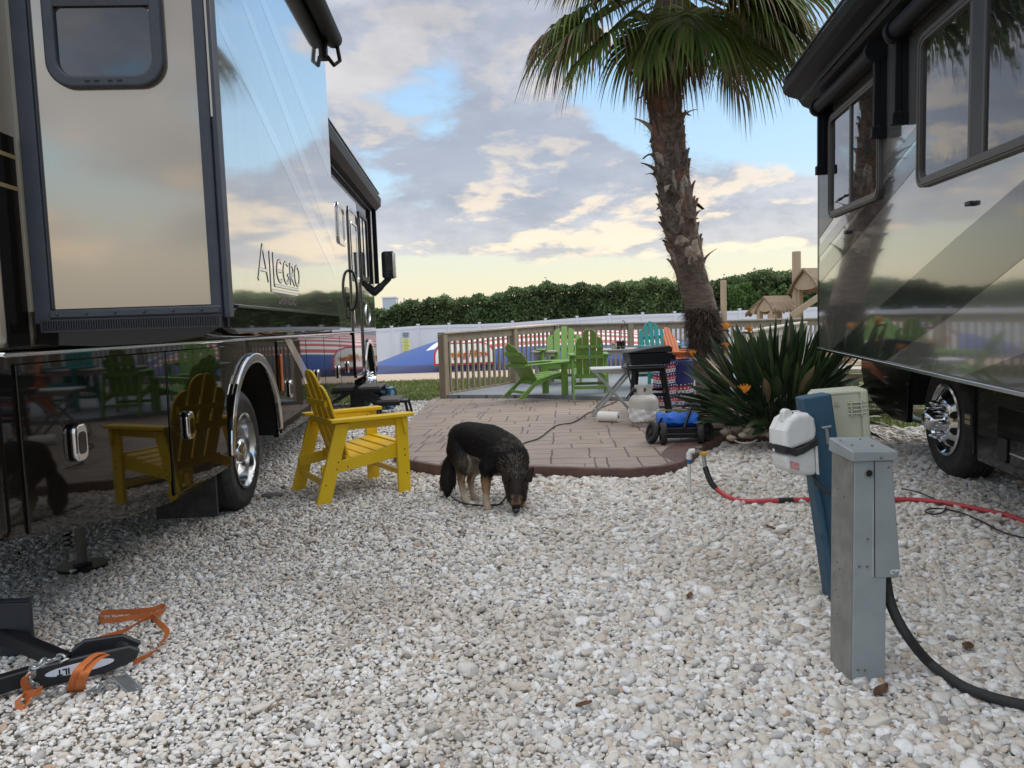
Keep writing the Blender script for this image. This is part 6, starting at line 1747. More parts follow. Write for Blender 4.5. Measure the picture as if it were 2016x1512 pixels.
# --- folded wagon
wg = at(1345, 878, PZ)
wa_ = empty('folding_wagon', (wg.x, wg.y + 0.33, PZ), rad(-6), 'folded blue collapsible wagon with black wheels and handle on the patio edge', 'wagon')
M_blu = mat('royal_blue_canvas', (0.008, 0.13, 0.58), 0.55, var=0.4, vscale=9, col2=(0.006, 0.085, 0.42), bump=0.3, bscale=14)
V = []; nx3 = 16
for j, (y, z) in enumerate(((-0.05, 0.155), (-0.10, 0.20), (-0.095, 0.25), (-0.06, 0.285), (0.02, 0.295), (0.10, 0.275), (0.13, 0.20), (0.12, 0.16))):
    for i in range(nx3 + 1):
        x = -0.19 + 0.41 * i / nx3
        V.append((x, y + 0.008 * math.sin(i * 1.9 + j), z + 0.012 * math.sin(i * 1.1 + j * 1.7) * (0.3 if j < 2 else 1)))
m_ = nx3 + 1
F = [(j * m_ + i, j * m_ + i + 1, (j + 1) * m_ + i + 1, (j + 1) * m_ + i) for j in range(7) for i in range(nx3)] + [(7 * m_ + i, 7 * m_ + i + 1, i + 1, i) for i in range(nx3)] + [tuple(j * m_ for j in range(8)), tuple(j * m_ + nx3 for j in range(7, -1, -1))]
MB().add(V, F, 0, True).build('canvas', M_blu, wa_)
MB().box((-0.21, -0.14, 0.10), (0.24, 0.13, 0.155)).box((-0.17, -0.17, 0.055), (0.20, -0.14, 0.10)).bar((-0.22, 0.0, 0.11), (-0.15, 0.0, 0.26), 0.24, 0.02).bar((0.25, 0.0, 0.11), (0.22, 0.0, 0.27), 0.26, 0.025).build('frame', M_blackmetal, wa_, 0.006)
MB().tube([(0.07, -0.14, 0.15), (0.10, -0.12, 0.24), (0.155, -0.05, 0.36)], 0.016, 8).tube([(0.06, -0.07, 0.365), (0.11, -0.05, 0.38), (0.20, -0.04, 0.38), (0.245, -0.05, 0.365)], 0.020, 8).build('handle', M_black, wa_)


def wwheel(x, y, rz, lean):
    M = Matrix.Translation((x, y, 0.0)) @ Matrix.Rotation(rz, 4, 'Z') @ Matrix.Translation((0, 0, 0.112)) @ Matrix.Rotation(lean, 4, 'Y')
    f = lambda r, a, h: tuple(M @ Vector((h, r * math.cos(a), r * math.sin(a))))
    w = MB().lathe([(0.075, -0.028), (0.10, -0.03), (0.11, -0.02), (0.112, 0.0), (0.11, 0.02), (0.10, 0.03), (0.075, 0.028), (0.075, -0.028)], f, 28).build('wheel', M_rubber, wa_)
    MB().lathe([(0.001, -0.03), (0.03, -0.03), (0.035, -0.012), (0.076, -0.015), (0.076, 0.015), (0.035, 0.012), (0.03, 0.03), (0.001, 0.03)], f, 20).build('hub', M_black, wa_).parent = wa_
wwheel(-0.25, -0.13, rad(20), rad(14)); wwheel(-0.15, -0.21, rad(2), 0); wwheel(0.22, -0.20, rad(-4), 0); wwheel(0.30, -0.06, rad(-38), rad(-10))

# --- step stool and cooler bag by the entry steps
ss = at(778, 818, 0.0)
st_ = empty('step_stool', (ss.x - 0.02, 12.05, 0), rad(4), 'black slatted step stool on gravel between the motorhome steps and the patio', 'stool')
for i in range(4): MB().box((-0.24 + i * 0.118, -0.15, 0.225), (-0.134 + i * 0.118, 0.15, 0.245)).build('slat', mat('grey_black_board', (0.065, 0.065, 0.066), 0.5, var=0.4, vscale=8), st_, 0.003)
MB().box((-0.25, -0.165, 0.205), (0.24, -0.145, 0.235)).box((-0.25, 0.145, 0.205), (0.24, 0.165, 0.235)).build('frame', M_blackmetal, st_, 0.003)
for x, y in ((-0.22, -0.15), (0.19, -0.15), (-0.20, 0.15), (0.22, 0.15)): MB().bar((x, y, 0.22), (x * 1.22, y * 1.1, 0.0), 0.035, 0.035).build('leg', M_blackmetal, st_, 0.003)
cb = atd(757, 800, 12.7)
cl_ = empty('cooler_bag', (cb.x - 0.01, 12.75, 0.0), rad(-14), 'blue camouflage cooler bag with black straps on gravel behind the step stool', 'bag')
M_camo = bpy.data.materials.new('blue_camouflage'); M_camo.use_nodes = True
q = NB(M_camo.node_tree); p = M_camo.node_tree.nodes['Principled BSDF']; co = q.n('ShaderNodeTexCoord').outputs['Object']
c = q.ramp(q.noise(co, 9.0, 3, 0.5), [(0, (0.03, 0.07, 0.12)), (0.43, (0.06, 0.17, 0.28)), (0.52, (0.17, 0.33, 0.45)), (0.60, (0.04, 0.11, 0.19))], 'CONSTANT')
q.put(p.inputs['Base Color'], c); p.inputs['Roughness'].default_value = 0.6
MB().box((-0.16, -0.13, 0.0), (0.16, 0.13, 0.40)).build('bag_body', M_camo, cl_, 0.035, seg=3)
MB().box((-0.165, -0.135, 0.36), (0.165, 0.135, 0.375)).box((0.09, -0.14, 0.03), (0.115, 0.14, 0.36)).build('zip_band', M_black, cl_, 0.002)
MB().box((-0.11, -0.155, 0.05), (0.05, -0.125, 0.24)).build('front_pocket', M_camo, cl_, 0.02, seg=2)
MB().tube(catmull([(-0.15, -0.1, 0.36), (-0.10, -0.1, 0.44), (0.04, -0.1, 0.47), (0.16, -0.08, 0.36)], 5), 0.012, 6).tube(catmull([(0.165, 0.05, 0.36), (0.2, 0.05, 0.30), (0.19, 0.04, 0.12), (0.165, 0.03, 0.04)], 5), 0.011, 6).tube(catmull([(-0.16, 0, 0.36), (-0.25, -0.05, 0.30), (-0.3, -0.06, 0.22), (-0.18, -0.05, 0.2)], 5), 0.010, 6).build('strap', M_black, cl_)
# ================================================================== posts, hoses, hitch, litter
M_bpaint = mat('blue_painted_timber', (0.020, 0.070, 0.120), 0.55, var=0.6, vscale=9, col2=(0.034, 0.095, 0.15), bump=0.35, bscale=30, stretch=(3, 3, 0.6))
bb = at(1672, 1205, 0.0)
bt = atd(1609, 780, 3.62)
up_ = empty('utility_post', (1.53, 3.58, 0), 0, 'leaning blue timber post carrying a white meter box and a cream breaker box', 'post')
O = Vector((1.53, 3.58, 0))
top = Vector((1.405, 3.58, 0.995)) - O; bot = Vector((0.02, 0.0, -0.08))
dirv = (top - bot).normalized(); lean = math.atan2(dirv.x, dirv.z)
ML = Matrix.Translation(bot) @ Matrix.Rotation(lean, 4, 'Y')
LP = (top - bot).length
MB().box((-0.068, -0.05, 0), (0.068, 0.05, LP), 0, ML).build('post', M_bpaint, up_, 0.006)
cd = MB().tube([ML @ Vector((-0.052, -0.062, 0.0)), ML @ Vector((-0.062, -0.062, 0.68))], 0.017, 10).box((-0.08, -0.066, 0.42), (-0.03, -0.05, 0.44), 0, ML)
cd.build('conduit', M_bpaint, up_)
MB().box((-0.002, -0.058, LP - 0.155), (0.045, -0.05, LP - 0.145), 0, ML).box((0.012, -0.054, LP - 0.23), (0.03, -0.0502, LP - 0.15), 0, ML).build('hasp', M_steel, up_, 0.002)
# white meter box: domed body strapped to the post's left side
WM = M_white
mxp = atd(1566, 868, 3.50) - O
prof = [(-0.125, -0.13), (-0.10, -0.155), (0.085, -0.150), (0.095, 0.02), (0.09, 0.09), (0.055, 0.135), (-0.02, 0.155), (-0.075, 0.14), (-0.118, 0.08), (-0.13, 0.0)]
Mx = Matrix.Translation(mxp) @ Matrix.Diagonal((0.84, 0.9, 0.95, 1)) @ Matrix.Rotation(lean * 0.8 + rad(2), 4, 'Y') @ Matrix.Rotation(rad(14), 4, 'Z')
up2 = [(-0.118, -0.035), (0.082, 0.0), (0.093, 0.05), (0.085, 0.105), (0.05, 0.135), (-0.02, 0.14), (-0.075, 0.12), (-0.112, 0.07)]
lo2 = [(-0.112, -0.05), (-0.10, -0.125), (0.0, -0.165), (0.085, -0.172), (0.085, -0.02), (-0.0, -0.04)]
pf = lambda a, c, h: tuple(Mx @ Vector((a, h, c)))
mbx = MB().prism(up2, pf, -0.07, 0.085).prism(lo2, pf, -0.06, 0.085)
wb_ = mbx.build('meter_box', WM, up_, 0.022, seg=4)
MB().ring([(a * 1.04, c * 1.04) for a, c in up2], [(a * 0.98, c * 0.98) for a, c in up2], pf, 0.018, 0.034).prism([(0.074, -0.165), (0.088, -0.17), (0.09, -0.03), (0.076, -0.03)], pf, -0.064, -0.058).build('moulded_ridge', WM, wb_, 0.004)
tb = MB(); hg = Vector((-0.055, 0.02, 0.135))
tb.prism([(-0.09, 0.10), (-0.085, 0.155), (-0.07, 0.168), (-0.045, 0.165), (-0.03, 0.15), (-0.02, 0.12)], pf, -0.035, 0.005)
tb.build('lid_tab', WM, wb_, 0.008, seg=3)
MB().prism([(-0.122, -0.032), (-0.05, -0.06), (0.0, -0.052), (0.088, -0.024), (0.088, 0.016), (0.0, -0.018), (-0.05, -0.024), (-0.122, 0.002)], pf, -0.074, 0.088).build('elastic_strap', M_rubber, up_, 0.004)
MB().prism([(-0.085, -0.112), (-0.03, -0.132), (-0.03, -0.097), (-0.085, -0.077)], pf, -0.0625, -0.0605).build('pink_label', mat('faded_pink_label', (0.62, 0.22, 0.22), 0.6, var=0.8, vscale=60, col2=(0.72, 0.45, 0.43)), wb_)
MB().ball(Mx @ Vector((-0.02, -0.02, 0.141)), 0.006, 6).build('rust_spot', mat('rust', (0.16, 0.05, 0.02), 0.9), wb_)
MB().tube(catmull([(mxp.x + 0.075, mxp.y + 0.0, mxp.z - 0.15), (mxp.x + 0.10, mxp.y - 0.03, mxp.z - 0.21), (mxp.x + 0.16, mxp.y - 0.04, mxp.z - 0.245), (mxp.x + 0.22, mxp.y - 0.02, mxp.z - 0.23)], 6), 0.008, 7).build('cable_loop', M_rubber, up_)
# cream breaker box behind the post
M_cream = mat('cream_plastic', (0.47, 0.48, 0.36), 0.45, var=0.4, vscale=6, col2=(0.40, 0.41, 0.31))
ctr = atd(1655, 834, 3.76) - O
Mc = Matrix.Translation(ctr) @ Matrix.Rotation(rad(-4), 4, 'Y') @ Matrix.Rotation(rad(-10), 4, 'Z')
cbx = MB().box((-0.135, -0.08, -0.165), (0.085, 0.08, 0.165), 0, Mc).build('breaker_box', M_cream, up_, 0.018, seg=3)
MB().box((0.078, -0.088, -0.165), (0.115, 0.085, 0.170), 0, Mc).box((-0.12, -0.084, 0.150), (0.10, 0.084, 0.172), 0, Mc).build('box_lid', M_cream, cbx, 0.010, seg=2)
lv = MB()
for i in range(4): lv.box((0.02, -0.094, 0.055 + i * 0.018), (0.105, -0.08, 0.061 + i * 0.018), 0, Mc)
for x in (0.03, 0.075): lv.box((x, -0.096, 0.045), (x + 0.008, -0.08, 0.125), 0, Mc)
lv.build('hinge_fins', M_cream, cbx, 0.002)
MB().cyl(Mc @ Vector((-0.03, -0.088, 0.11)), Mc @ Vector((-0.03, -0.079, 0.11)), 0.010, n=10).build('box_screw', M_steel, cbx)
MB().cyl(Mc @ Vector((-0.03, -0.088, -0.12)), Mc @ Vector((-0.03, -0.079, -0.12)), 0.010, n=10).build('box_screw', M_steel, cbx)
MB().cyl(Mc @ Vector((0.0, -0.02, -0.165)), Mc @ Vector((0.0, -0.02, -0.30)), 0.022, n=12).cyl(Mc @ Vector((0.0, -0.02, -0.165)), Mc @ Vector((0.0, -0.02, -0.20)), 0.03, n=12).build('conduit', M_rubber, up_)

# --- grey steel power pedestal
M_gry = mat('grey_enamel', (0.30, 0.335, 0.345), 0.42, 0.15, var=0.8, vscale=6, col2=(0.25, 0.28, 0.29), rvar=0.1)
M_galv = mat('dull_galvanised', (0.30, 0.295, 0.275), 0.5, 0.45, var=0.8, vscale=9, col2=(0.20, 0.195, 0.18), rvar=0.12)
pb = at(1690, 1372, 0.0)
pd = empty('power_pedestal', (1.262, 2.80, 0), rad(2), 'grey steel power pedestal with sloping hood standing in the gravel', 'pedestal')
wP = 0.062; dP = 0.085
lnp = Matrix.Rotation(rad(0.6), 4, 'Y')
bf = MB()
bf.box((-wP, -dP, -0.06), (wP, dP, 0.86), 0, lnp); hs = bf.build('housing', M_gry, pd, 0.004, seg=2)
MB().box((-wP - 0.0035, -dP + 0.002, -0.06), (-wP - 0.0008, dP - 0.002, 0.855), 0, lnp).build('side_panel', M_galv, hs)
MB().prism([(wP - 0.055, 0.845), (wP + 0.014, 0.845), (wP + 0.050, 0.44), (wP + 0.043, 0.415), (wP - 0.055, 0.415)], lambda a, c, h: tuple(lnp @ Vector((a, h, c))), -dP - 0.003, dP + 0.003).build('outlet_hood', M_gry, pd, 0.004)
MB().prism([(wP - 0.054, 0.845), (wP - 0.051, 0.845), (wP - 0.044, 0.42), (wP - 0.047, 0.42)], lambda a, c, h: tuple(lnp @ Vector((a, h, c))), -dP - 0.0042, -dP - 0.0028).build('hood_seam', M_dark, hs)
lidm = MB().add([lnp @ Vector(v) for v in ((-wP - 0.012, -dP - 0.012, 0.845), (wP + 0.03, -dP - 0.012, 0.845), (wP + 0.03, dP + 0.01, 0.855), (-wP - 0.012, dP + 0.01, 0.855),
    (-wP - 0.012, -dP - 0.012, 0.882), (wP + 0.03, -dP - 0.012, 0.878), (wP + 0.022, dP + 0.01, 0.902), (-wP - 0.010, dP + 0.01, 0.905))], [(0, 3, 2, 1), (4, 5, 6, 7), (0, 1, 5, 4), (1, 2, 6, 5), (2, 3, 7, 6), (3, 0, 4, 7)])
ld = lidm.build('lid', M_gry, pd, 0.003)
MB().cyl(lnp @ Vector((-0.008, -dP - 0.002, 0.80)), lnp @ Vector((-0.008, -dP + 0.01, 0.80)), 0.016, n=18).build('knockout_plug', M_dark, hs)
MB().ring([(0.0165 * math.cos(i * PI / 9) - 0.008, 0.0165 * math.sin(i * PI / 9) + 0.80) for i in range(18)], [(0.0125 * math.cos(i * PI / 9) - 0.008, 0.0125 * math.sin(i * PI / 9) + 0.80) for i in range(18)], lambda a, c, h: tuple(lnp @ Vector((a, -dP - h, c))), 0.0, 0.004).build('plug_rim', M_galv, hs)
sc = MB()
for (x, z) in ((0.03, 0.845 + 0.012), (-0.01, 0.56), (-0.04, 0.46), (-0.01, 0.458), (-0.04, 0.075), (-0.015, 0.072), (0.062, 0.82)): sc.cyl(lnp @ Vector((x, -dP - (0.015 if z > 0.85 else 0.005), z)), lnp @ Vector((x, -dP + 0.005, z)), 0.0045, n=8)
for (x, y, z) in ((-0.05, 0.05, 0.899), (0.03, 0.06, 0.899), (-0.04, -0.02, 0.892), (0.03, -0.03, 0.890)): sc.ball(lnp @ Vector((x, y, z)), 0.005, 6)
pieces(sc, 'screw', mat('dull_rivet', (0.20, 0.18, 0.16), 0.6, 0.5), gb, hs)
hl = MB()
for (y, z) in ((0.03, 0.72), (-0.02, 0.70), (0.03, 0.44), (0.01, 0.42), (0.04, 0.33), (0.02, 0.31), (0.03, 0.24)): hl.cyl(lnp @ Vector((-wP - 0.0042, y, z)), lnp @ Vector((-wP - 0.003, y, z)), 0.003, n=8)
pieces(hl, 'punched_hole', M_dark, gb, hs)
sm = MB(); sm.ring([(0.085 + 0.012 * math.cos(i * PI / 8), 0.436 + 0.008 * math.sin(i * PI / 8)) for i in range(13)], [(0.085 + 0.008 * math.cos(i * PI / 8), 0.436 + 0.005 * math.sin(i * PI / 8)) for i in range(13)], lambda a, c, h: tuple(lnp @ Vector((a, -dP - 0.003 - h, c))), 0.0, 0.001, closed=False)
sm.box((0.098, -dP - 0.004, 0.438), (0.118, -dP - 0.003, 0.443)).build('worn_paint_mark', M_white, hs)
# --- thick black supply cable
cbp = [atd(1742, 1085, 2.80), atd(1744, 1140, 2.78), atd(1756, 1195, 2.76), atd(1785, 1250, 2.72), at(1830, 1305, 0.07), at(1890, 1348, 0.05), at(1950, 1372, 0.048), at(2030, 1390, 0.048), at(2140, 1398, 0.048)]
tag(MB().tube(catmull(cbp, 8), 0.0185, 14).build('power_cable', M_rubber), 'thick black power cable drooping from the grey pedestal onto the gravel', 'cable')

# --- pvc standpipe and red hose
vs_ = at(1357, 978, 0.0)
sp = empty('water_standpipe', (vs_.x, vs_.y, 0), 0, 'thin white pvc water standpipe with yellow valve at the patio corner', 'pipe')
M_pvc = mat('pvc_white', (0.70, 0.69, 0.64), 0.4, var=0.4, vscale=20, col2=(0.52, 0.48, 0.42))
zt_ = atd(1360, 896, vs_.y).z
MB().cyl((0, 0, -0.05), (0.004, 0, zt_), 0.0135, n=12).build('riser', M_pvc, sp)
MB().tube([(0.004, 0, zt_ - 0.03), (0.004, 0, zt_ + 0.012), (0.014, 0, zt_ + 0.03), (0.045, 0, zt_ + 0.032)], 0.021, 12).build('elbow', M_white, sp)
MB().cyl((0.004, 0, zt_ - 0.065), (0.004, 0, zt_ - 0.035), 0.0165, n=12).build('blue_primer_ring', mat('blue_primer', (0.02, 0.12, 0.32), 0.5), sp)
MB().cyl((0.045, 0, zt_ + 0.03), (0.10, 0, zt_ + 0.02), 0.012, n=10).cyl((0.075, 0, zt_ + 0.03), (0.075, 0, zt_ + 0.06), 0.006).box((0.055, -0.006, zt_ + 0.055), (0.105, 0.006, zt_ + 0.064)).build('tap', M_galv, sp)
MB().box((0.085, -0.02, zt_ - 0.005), (0.14, 0.02, zt_ + 0.022)).build('yellow_valve', mat('yellow_valve', (0.66, 0.34, 0.02), 0.4), sp, 0.006)
vx = Vector((vs_.x + 0.115, vs_.y, zt_ - 0.005))
MB().tube([vx - Vector(sp.location), vx + Vector((0.008, -0.01, -0.10)) - Vector(sp.location)], 0.015, 12).build('hose_fitting', M_steel, sp)
hp = [vx + Vector((0.008, -0.01, -0.09)), atd(1400, 950, vx.y - 0.06), at(1420, 970, 0.05), at(1445, 983, 0.045), at(1480, 987, 0.045), at(1540, 985, 0.048), at(1600, 983, 0.048), at(1700, 983, 0.05), at(1800, 984, 0.05), at(1860, 990, 0.05), at(1930, 1003, 0.05), at(1990, 1017, 0.05), at(2030, 1035, 0.05), at(2060, 1075, 0.05)]
hc = catmull(hp, 8)
hose = empty('water_hose', (vx.x, vx.y, 0), 0, 'red water hose running over the gravel from the standpipe to the right motorhome', 'hose')
O2 = Vector(hose.location)
MB().tube([p - O2 for p in hc[6:]], 0.0165, 12).build('hose_line', mat('red_rubber', (0.52, 0.055, 0.06), 0.45, var=0.4, vscale=12, col2=(0.42, 0.04, 0.045)), hose)
MB().tube([p - O2 for p in hc[0:13]], 0.0215, 12).build('strain_relief', M_black, hose)
MB().tube([p - O2 for p in hc[39:44]], 0.0195, 12).build('tape_wrap', M_black, hose)
# --- thin dark cables
tc_ = [at(1775, 962, 0.05), at(1810, 970, 0.05), at(1850, 988, 0.05), at(1862, 1002, 0.05), at(1845, 1012, 0.05), at(1822, 1008, 0.05), at(1835, 1001, 0.05), at(1880, 1006, 0.05), at(1930, 1025, 0.05), at(1975, 1048, 0.05), at(2030, 1062, 0.05)]
tag(MB().tube(catmull(tc_, 6), 0.0055, 6).build('thin_cable', M_rubber), 'thin dark cable looping over the gravel beside the red hose', 'cable')
tc2 = [at(1020, 884, PZ + 0.04), at(1030, 873, PZ + 0.012), at(1062, 862, PZ + 0.012), at(1095, 838, PZ + 0.012), at(1130, 831, PZ + 0.012), at(1160, 812, PZ + 0.012), at(1195, 798, PZ + 0.012), at(1215, 790, PZ + 0.012)]
tag(MB().tube(catmull(tc2, 6), 0.007, 6).build('tie_out_cord', M_rubber), 'thin dark cord running across the patio from the dog towards the folding table', 'cord')

# --- tow bar, straps and chains at lower left
tb0 = at(262, 1300, 0.07); tb1 = at(-60, 1360, 0.06); tb2 = at(60, 1265, 0.08)
tbr = empty('tow_bar', (-1.75, 3.10, 0), 0, 'black folding tow bar lying on gravel under the left motorhome', 'tow bar')
O = Vector((-1.75, 3.10, 0))
apex = at(255, 1285, 0.09) - O; a1 = at(-70, 1368, 0.07) - O; a2 = at(-20, 1240, 0.12) - O
jn = at(75, 1325, 0.085) - O
MB().bar(jn - (jn - a1) * 0.0, a1, 0.05, 0.065).bar(at(135, 1305, 0.07) - O, a2, 0.05, 0.07).build('arms', M_blackmetal, tbr, 0.006)
dd = (apex - jn).normalized(); nn_ = Vector((-dd.y, dd.x, 0))
fpl = lambda a, c, h: tuple(jn + dd * a + nn_ * h + Vector((0, 0, c - 0.085)))
Lb = (apex - jn).length
MB().prism([(-0.03, 0.03), (Lb * 0.75, 0.035), (Lb + 0.02, 0.06), (Lb + 0.04, 0.10), (Lb, 0.125), (Lb * 0.6, 0.125), (0.0, 0.12), (-0.04, 0.09)], fpl, -0.035, -0.012).prism([(Lb * 0.35, 0.03), (Lb, 0.04), (Lb + 0.05, 0.09), (Lb - 0.02, 0.14), (Lb * 0.5, 0.15), (Lb * 0.35, 0.12)], fpl, 0.07, 0.095).build('coupler_plates', M_black, tbr, 0.006)
MB().cyl(Vector(fpl(Lb * 0.92, 0.075, -0.03)), Vector(fpl(Lb * 0.92, 0.09, 0.10)), 0.03, n=14).build('coupler_pin', M_black, tbr)
ov = [(Lb * 0.45 + 0.12 * math.cos(i * PI / 12), 0.083 + 0.020 * math.sin(i * PI / 12) + 0.0) for i in range(24)]
MB().prism(ov, fpl, -0.0375, -0.0352).build('oval_badge', mat('pale_badge', (0.62, 0.66, 0.74), 0.4), tbr)
fx_ = Matrix((( dd.x, 0, nn_.x * -1, fpl(Lb * 0.27, 0.083, -0.038)[0]), (dd.y, 0, nn_.y * -1, fpl(Lb * 0.27, 0.083, -0.038)[1]), (0, 1, 0, 0.083 + jn.z - 0.085), (0, 0, 0, 1)))
text_obj('ILT', 0.034, 'badge_lettering', M_dark, tbr, fx_ @ Matrix.Rotation(PI, 4, 'Z'), th=0.0006, bold=0.0012)
lg = MB().bar(at(270, 1300, 0.05) - O, at(262, 1300, 0.03) - O, 0.01, 0.01)
lg = MB(); f0 = at(233, 1332, 0.05) - O; f1 = at(266, 1364, 0.015) - O
lg.bar(f0, f1, 0.045, 0.006).bar(f0 + Vector((0.022, 0.01, 0.006)), f1 + Vector((0.022, 0.01, 0.006)), 0.004, 0.02).bar(f0, at(205, 1342, 0.03) - O, 0.02, 0.006)
lg.build('steel_bracket', M_steel, tbr, 0.002)


def chain(name, pts, label, parent_loc=None, link=0.042, wr=0.0048):
    C_ = catmull(pts, 14); d = [0.0]
    for i in range(1, len(C_)): d.append(d[-1] + (C_[i] - C_[i - 1]).length)
    n = int(d[-1] / (link * 0.72)); mb = MB()
    for k in range(n):
        s = (k + 0.5) * link * 0.72; i = max(j for j in range(len(d)) if d[j] <= s); i = min(i, len(C_) - 2)
        c = C_[i].lerp(C_[i + 1], (s - d[i]) / max(d[i + 1] - d[i], 1e-6)); t_ = (C_[i + 1] - C_[i]).normalized()
        up0 = Vector((0, 0, 1)) if k % 2 else t_.cross(Vector((0, 0, 1))).normalized()
        sd_ = (up0 - t_ * up0.dot(t_)).normalized()
        loop = []
        for j in range(14):
            a = 2 * PI * j / 14; loop.append(c + t_ * (link * 0.5 * math.cos(a) * (1.0)) + sd_ * link * 0.34 * math.sin(a) + Vector((0, 0, 0.004 * math.sin(k))))
        mb.tube(loop, wr, 6, closed=True)
    o = mb.build(name, M_steel); return tag(o, label, 'chain', 'safety chains by the tow bar')


chain('safety_chain', [at(98, 1300, 0.16), at(75, 1312, 0.17), at(62, 1322, 0.15), at(60, 1345, 0.09), at(72, 1358, 0.05), at(45, 1350, 0.06)], 'grey steel safety chain draped over the tow bar arm')
chain('safety_chain', [at(68, 1388, 0.02), at(78, 1378, 0.025), at(95, 1370, 0.03), at(110, 1362, 0.04), at(130, 1355, 0.05)], 'grey steel safety chain on gravel in front of the tow bar')
chain('safety_chain', [at(160, 1368, 0.02), at(178, 1370, 0.025), at(190, 1358, 0.035), at(200, 1352, 0.03), at(192, 1366, 0.02)], 'grey steel safety chain heaped under the tow bar coupler')
chain('safety_chain', [at(102, 1300, 0.12), at(118, 1296, 0.13), at(128, 1302, 0.12), at(120, 1308, 0.10)], 'short piece of grey steel safety chain between the two tow bar arms')
M_strap = mat('orange_webbing', (0.56, 0.16, 0.035), 0.7, var=0.6, vscale=9, col2=(0.40, 0.10, 0.03), bump=0.3, bscale=120)


def strap(pts, wdir, w, label):
    C_ = catmull(pts, 7); n = len(C_)
    wv = []
    for i in range(n):
        t = i / (n - 1) * (len(wdir) - 1); k = min(int(t), len(wdir) - 2)
        wv.append((Vector(wdir[k]).lerp(Vector(wdir[k + 1]), t - k)).normalized() * w)
    o = MB().strip(C_, wv, 0, 0.0012).build('ratchet_strap', M_strap); return tag(o, label, 'strap', 'orange straps at the tow bar')


Z = (0.2, 0.15, 1)
strap([at(162, 1282, 0.05), at(175, 1268, 0.04), at(205, 1255, 0.045), at(245, 1242, 0.05), at(275, 1224, 0.05), at(300, 1212, 0.05), at(318, 1205, 0.05), at(325, 1196, 0.055), at(316, 1194, 0.05), at(300, 1200, 0.045), at(260, 1204, 0.045), at(205, 1206, 0.05), at(196, 1214, 0.05), at(205, 1222, 0.045), at(250, 1217, 0.04), at(295, 1212, 0.045), at(308, 1222, 0.05), at(322, 1235, 0.05), at(329, 1245, 0.05), at(322, 1262, 0.045), at(300, 1285, 0.045), at(262, 1305, 0.05)],
      [Z, Z, (0.5, 0.6, 0.5), Z, Z, Z, (0.3, 0.4, 0.8), Z, Z, (0.8, 0.2, 0.6), (0.7, 0.6, 0.4), Z], 0.026, 'loose orange webbing strap looping over the gravel behind the tow bar')
strap([at(205, 1286, 0.155), at(190, 1288, 0.16), at(170, 1302, 0.155), at(155, 1318, 0.15), at(146, 1340, 0.10), at(140, 1364, 0.02)], [(0.75, -0.6, 0.1), (0.8, -0.5, 0.1), (1, 0.1, 0.1), (1, 0.2, 0)], 0.038, 'broad orange strap wrapped over the oval badge of the tow bar, left layer')
strap([at(212, 1288, 0.15), at(200, 1293, 0.153), at(182, 1306, 0.148), at(168, 1324, 0.14), at(160, 1344, 0.09), at(155, 1362, 0.02)], [(0.75, -0.6, 0.1), (0.8, -0.5, 0.1), (1, 0.1, 0.1), (1, 0.2, 0)], 0.038, 'broad orange strap wrapped over the tow bar, right layer')
strap([at(60, 1328, 0.15), at(50, 1332, 0.15), at(48, 1345, 0.11), at(55, 1362, 0.06), at(55, 1378, 0.04), at(48, 1395, 0.03), at(36, 1392, 0.035), at(36, 1378, 0.05), at(46, 1368, 0.06), at(70, 1364, 0.06), at(82, 1358, 0.06)], [(0.6, -0.3, 0.6), (0.9, 0, 0.3), (0.9, 0, 0.2), (0.8, 0, 0.6), (0.2, 0, 1), (0.9, 0, 0.5), (0.3, 0, 1), (0.2, 0.3, 1)], 0.030, 'orange strap end curled in front of the chain on the tow bar arm')
# dark box behind it
bx0 = at(70, 1300, 0.0)
bk = empty('splash_panel', (bx0.x - 0.22, bx0.y + 0.0, 0), rad(0), 'dark grey upright rubber panel under the left motorhome behind the tow bar', 'panel')
hb_ = atd(66, 1180, bx0.y).z
MB().box((-0.32, 0.0, 0.0), (0.215, 0.022, hb_ - 0.012)).build('panel_sheet', mat('slate_plastic', (0.020, 0.023, 0.030), 0.6, var=0.3, vscale=10), bk, 0.008, seg=2)
MB().box((-0.322, -0.004, hb_ - 0.011), (0.218, 0.026, hb_)).build('edge_strip', mat('slate_plastic', (0, 0, 0)), bk, 0.004)

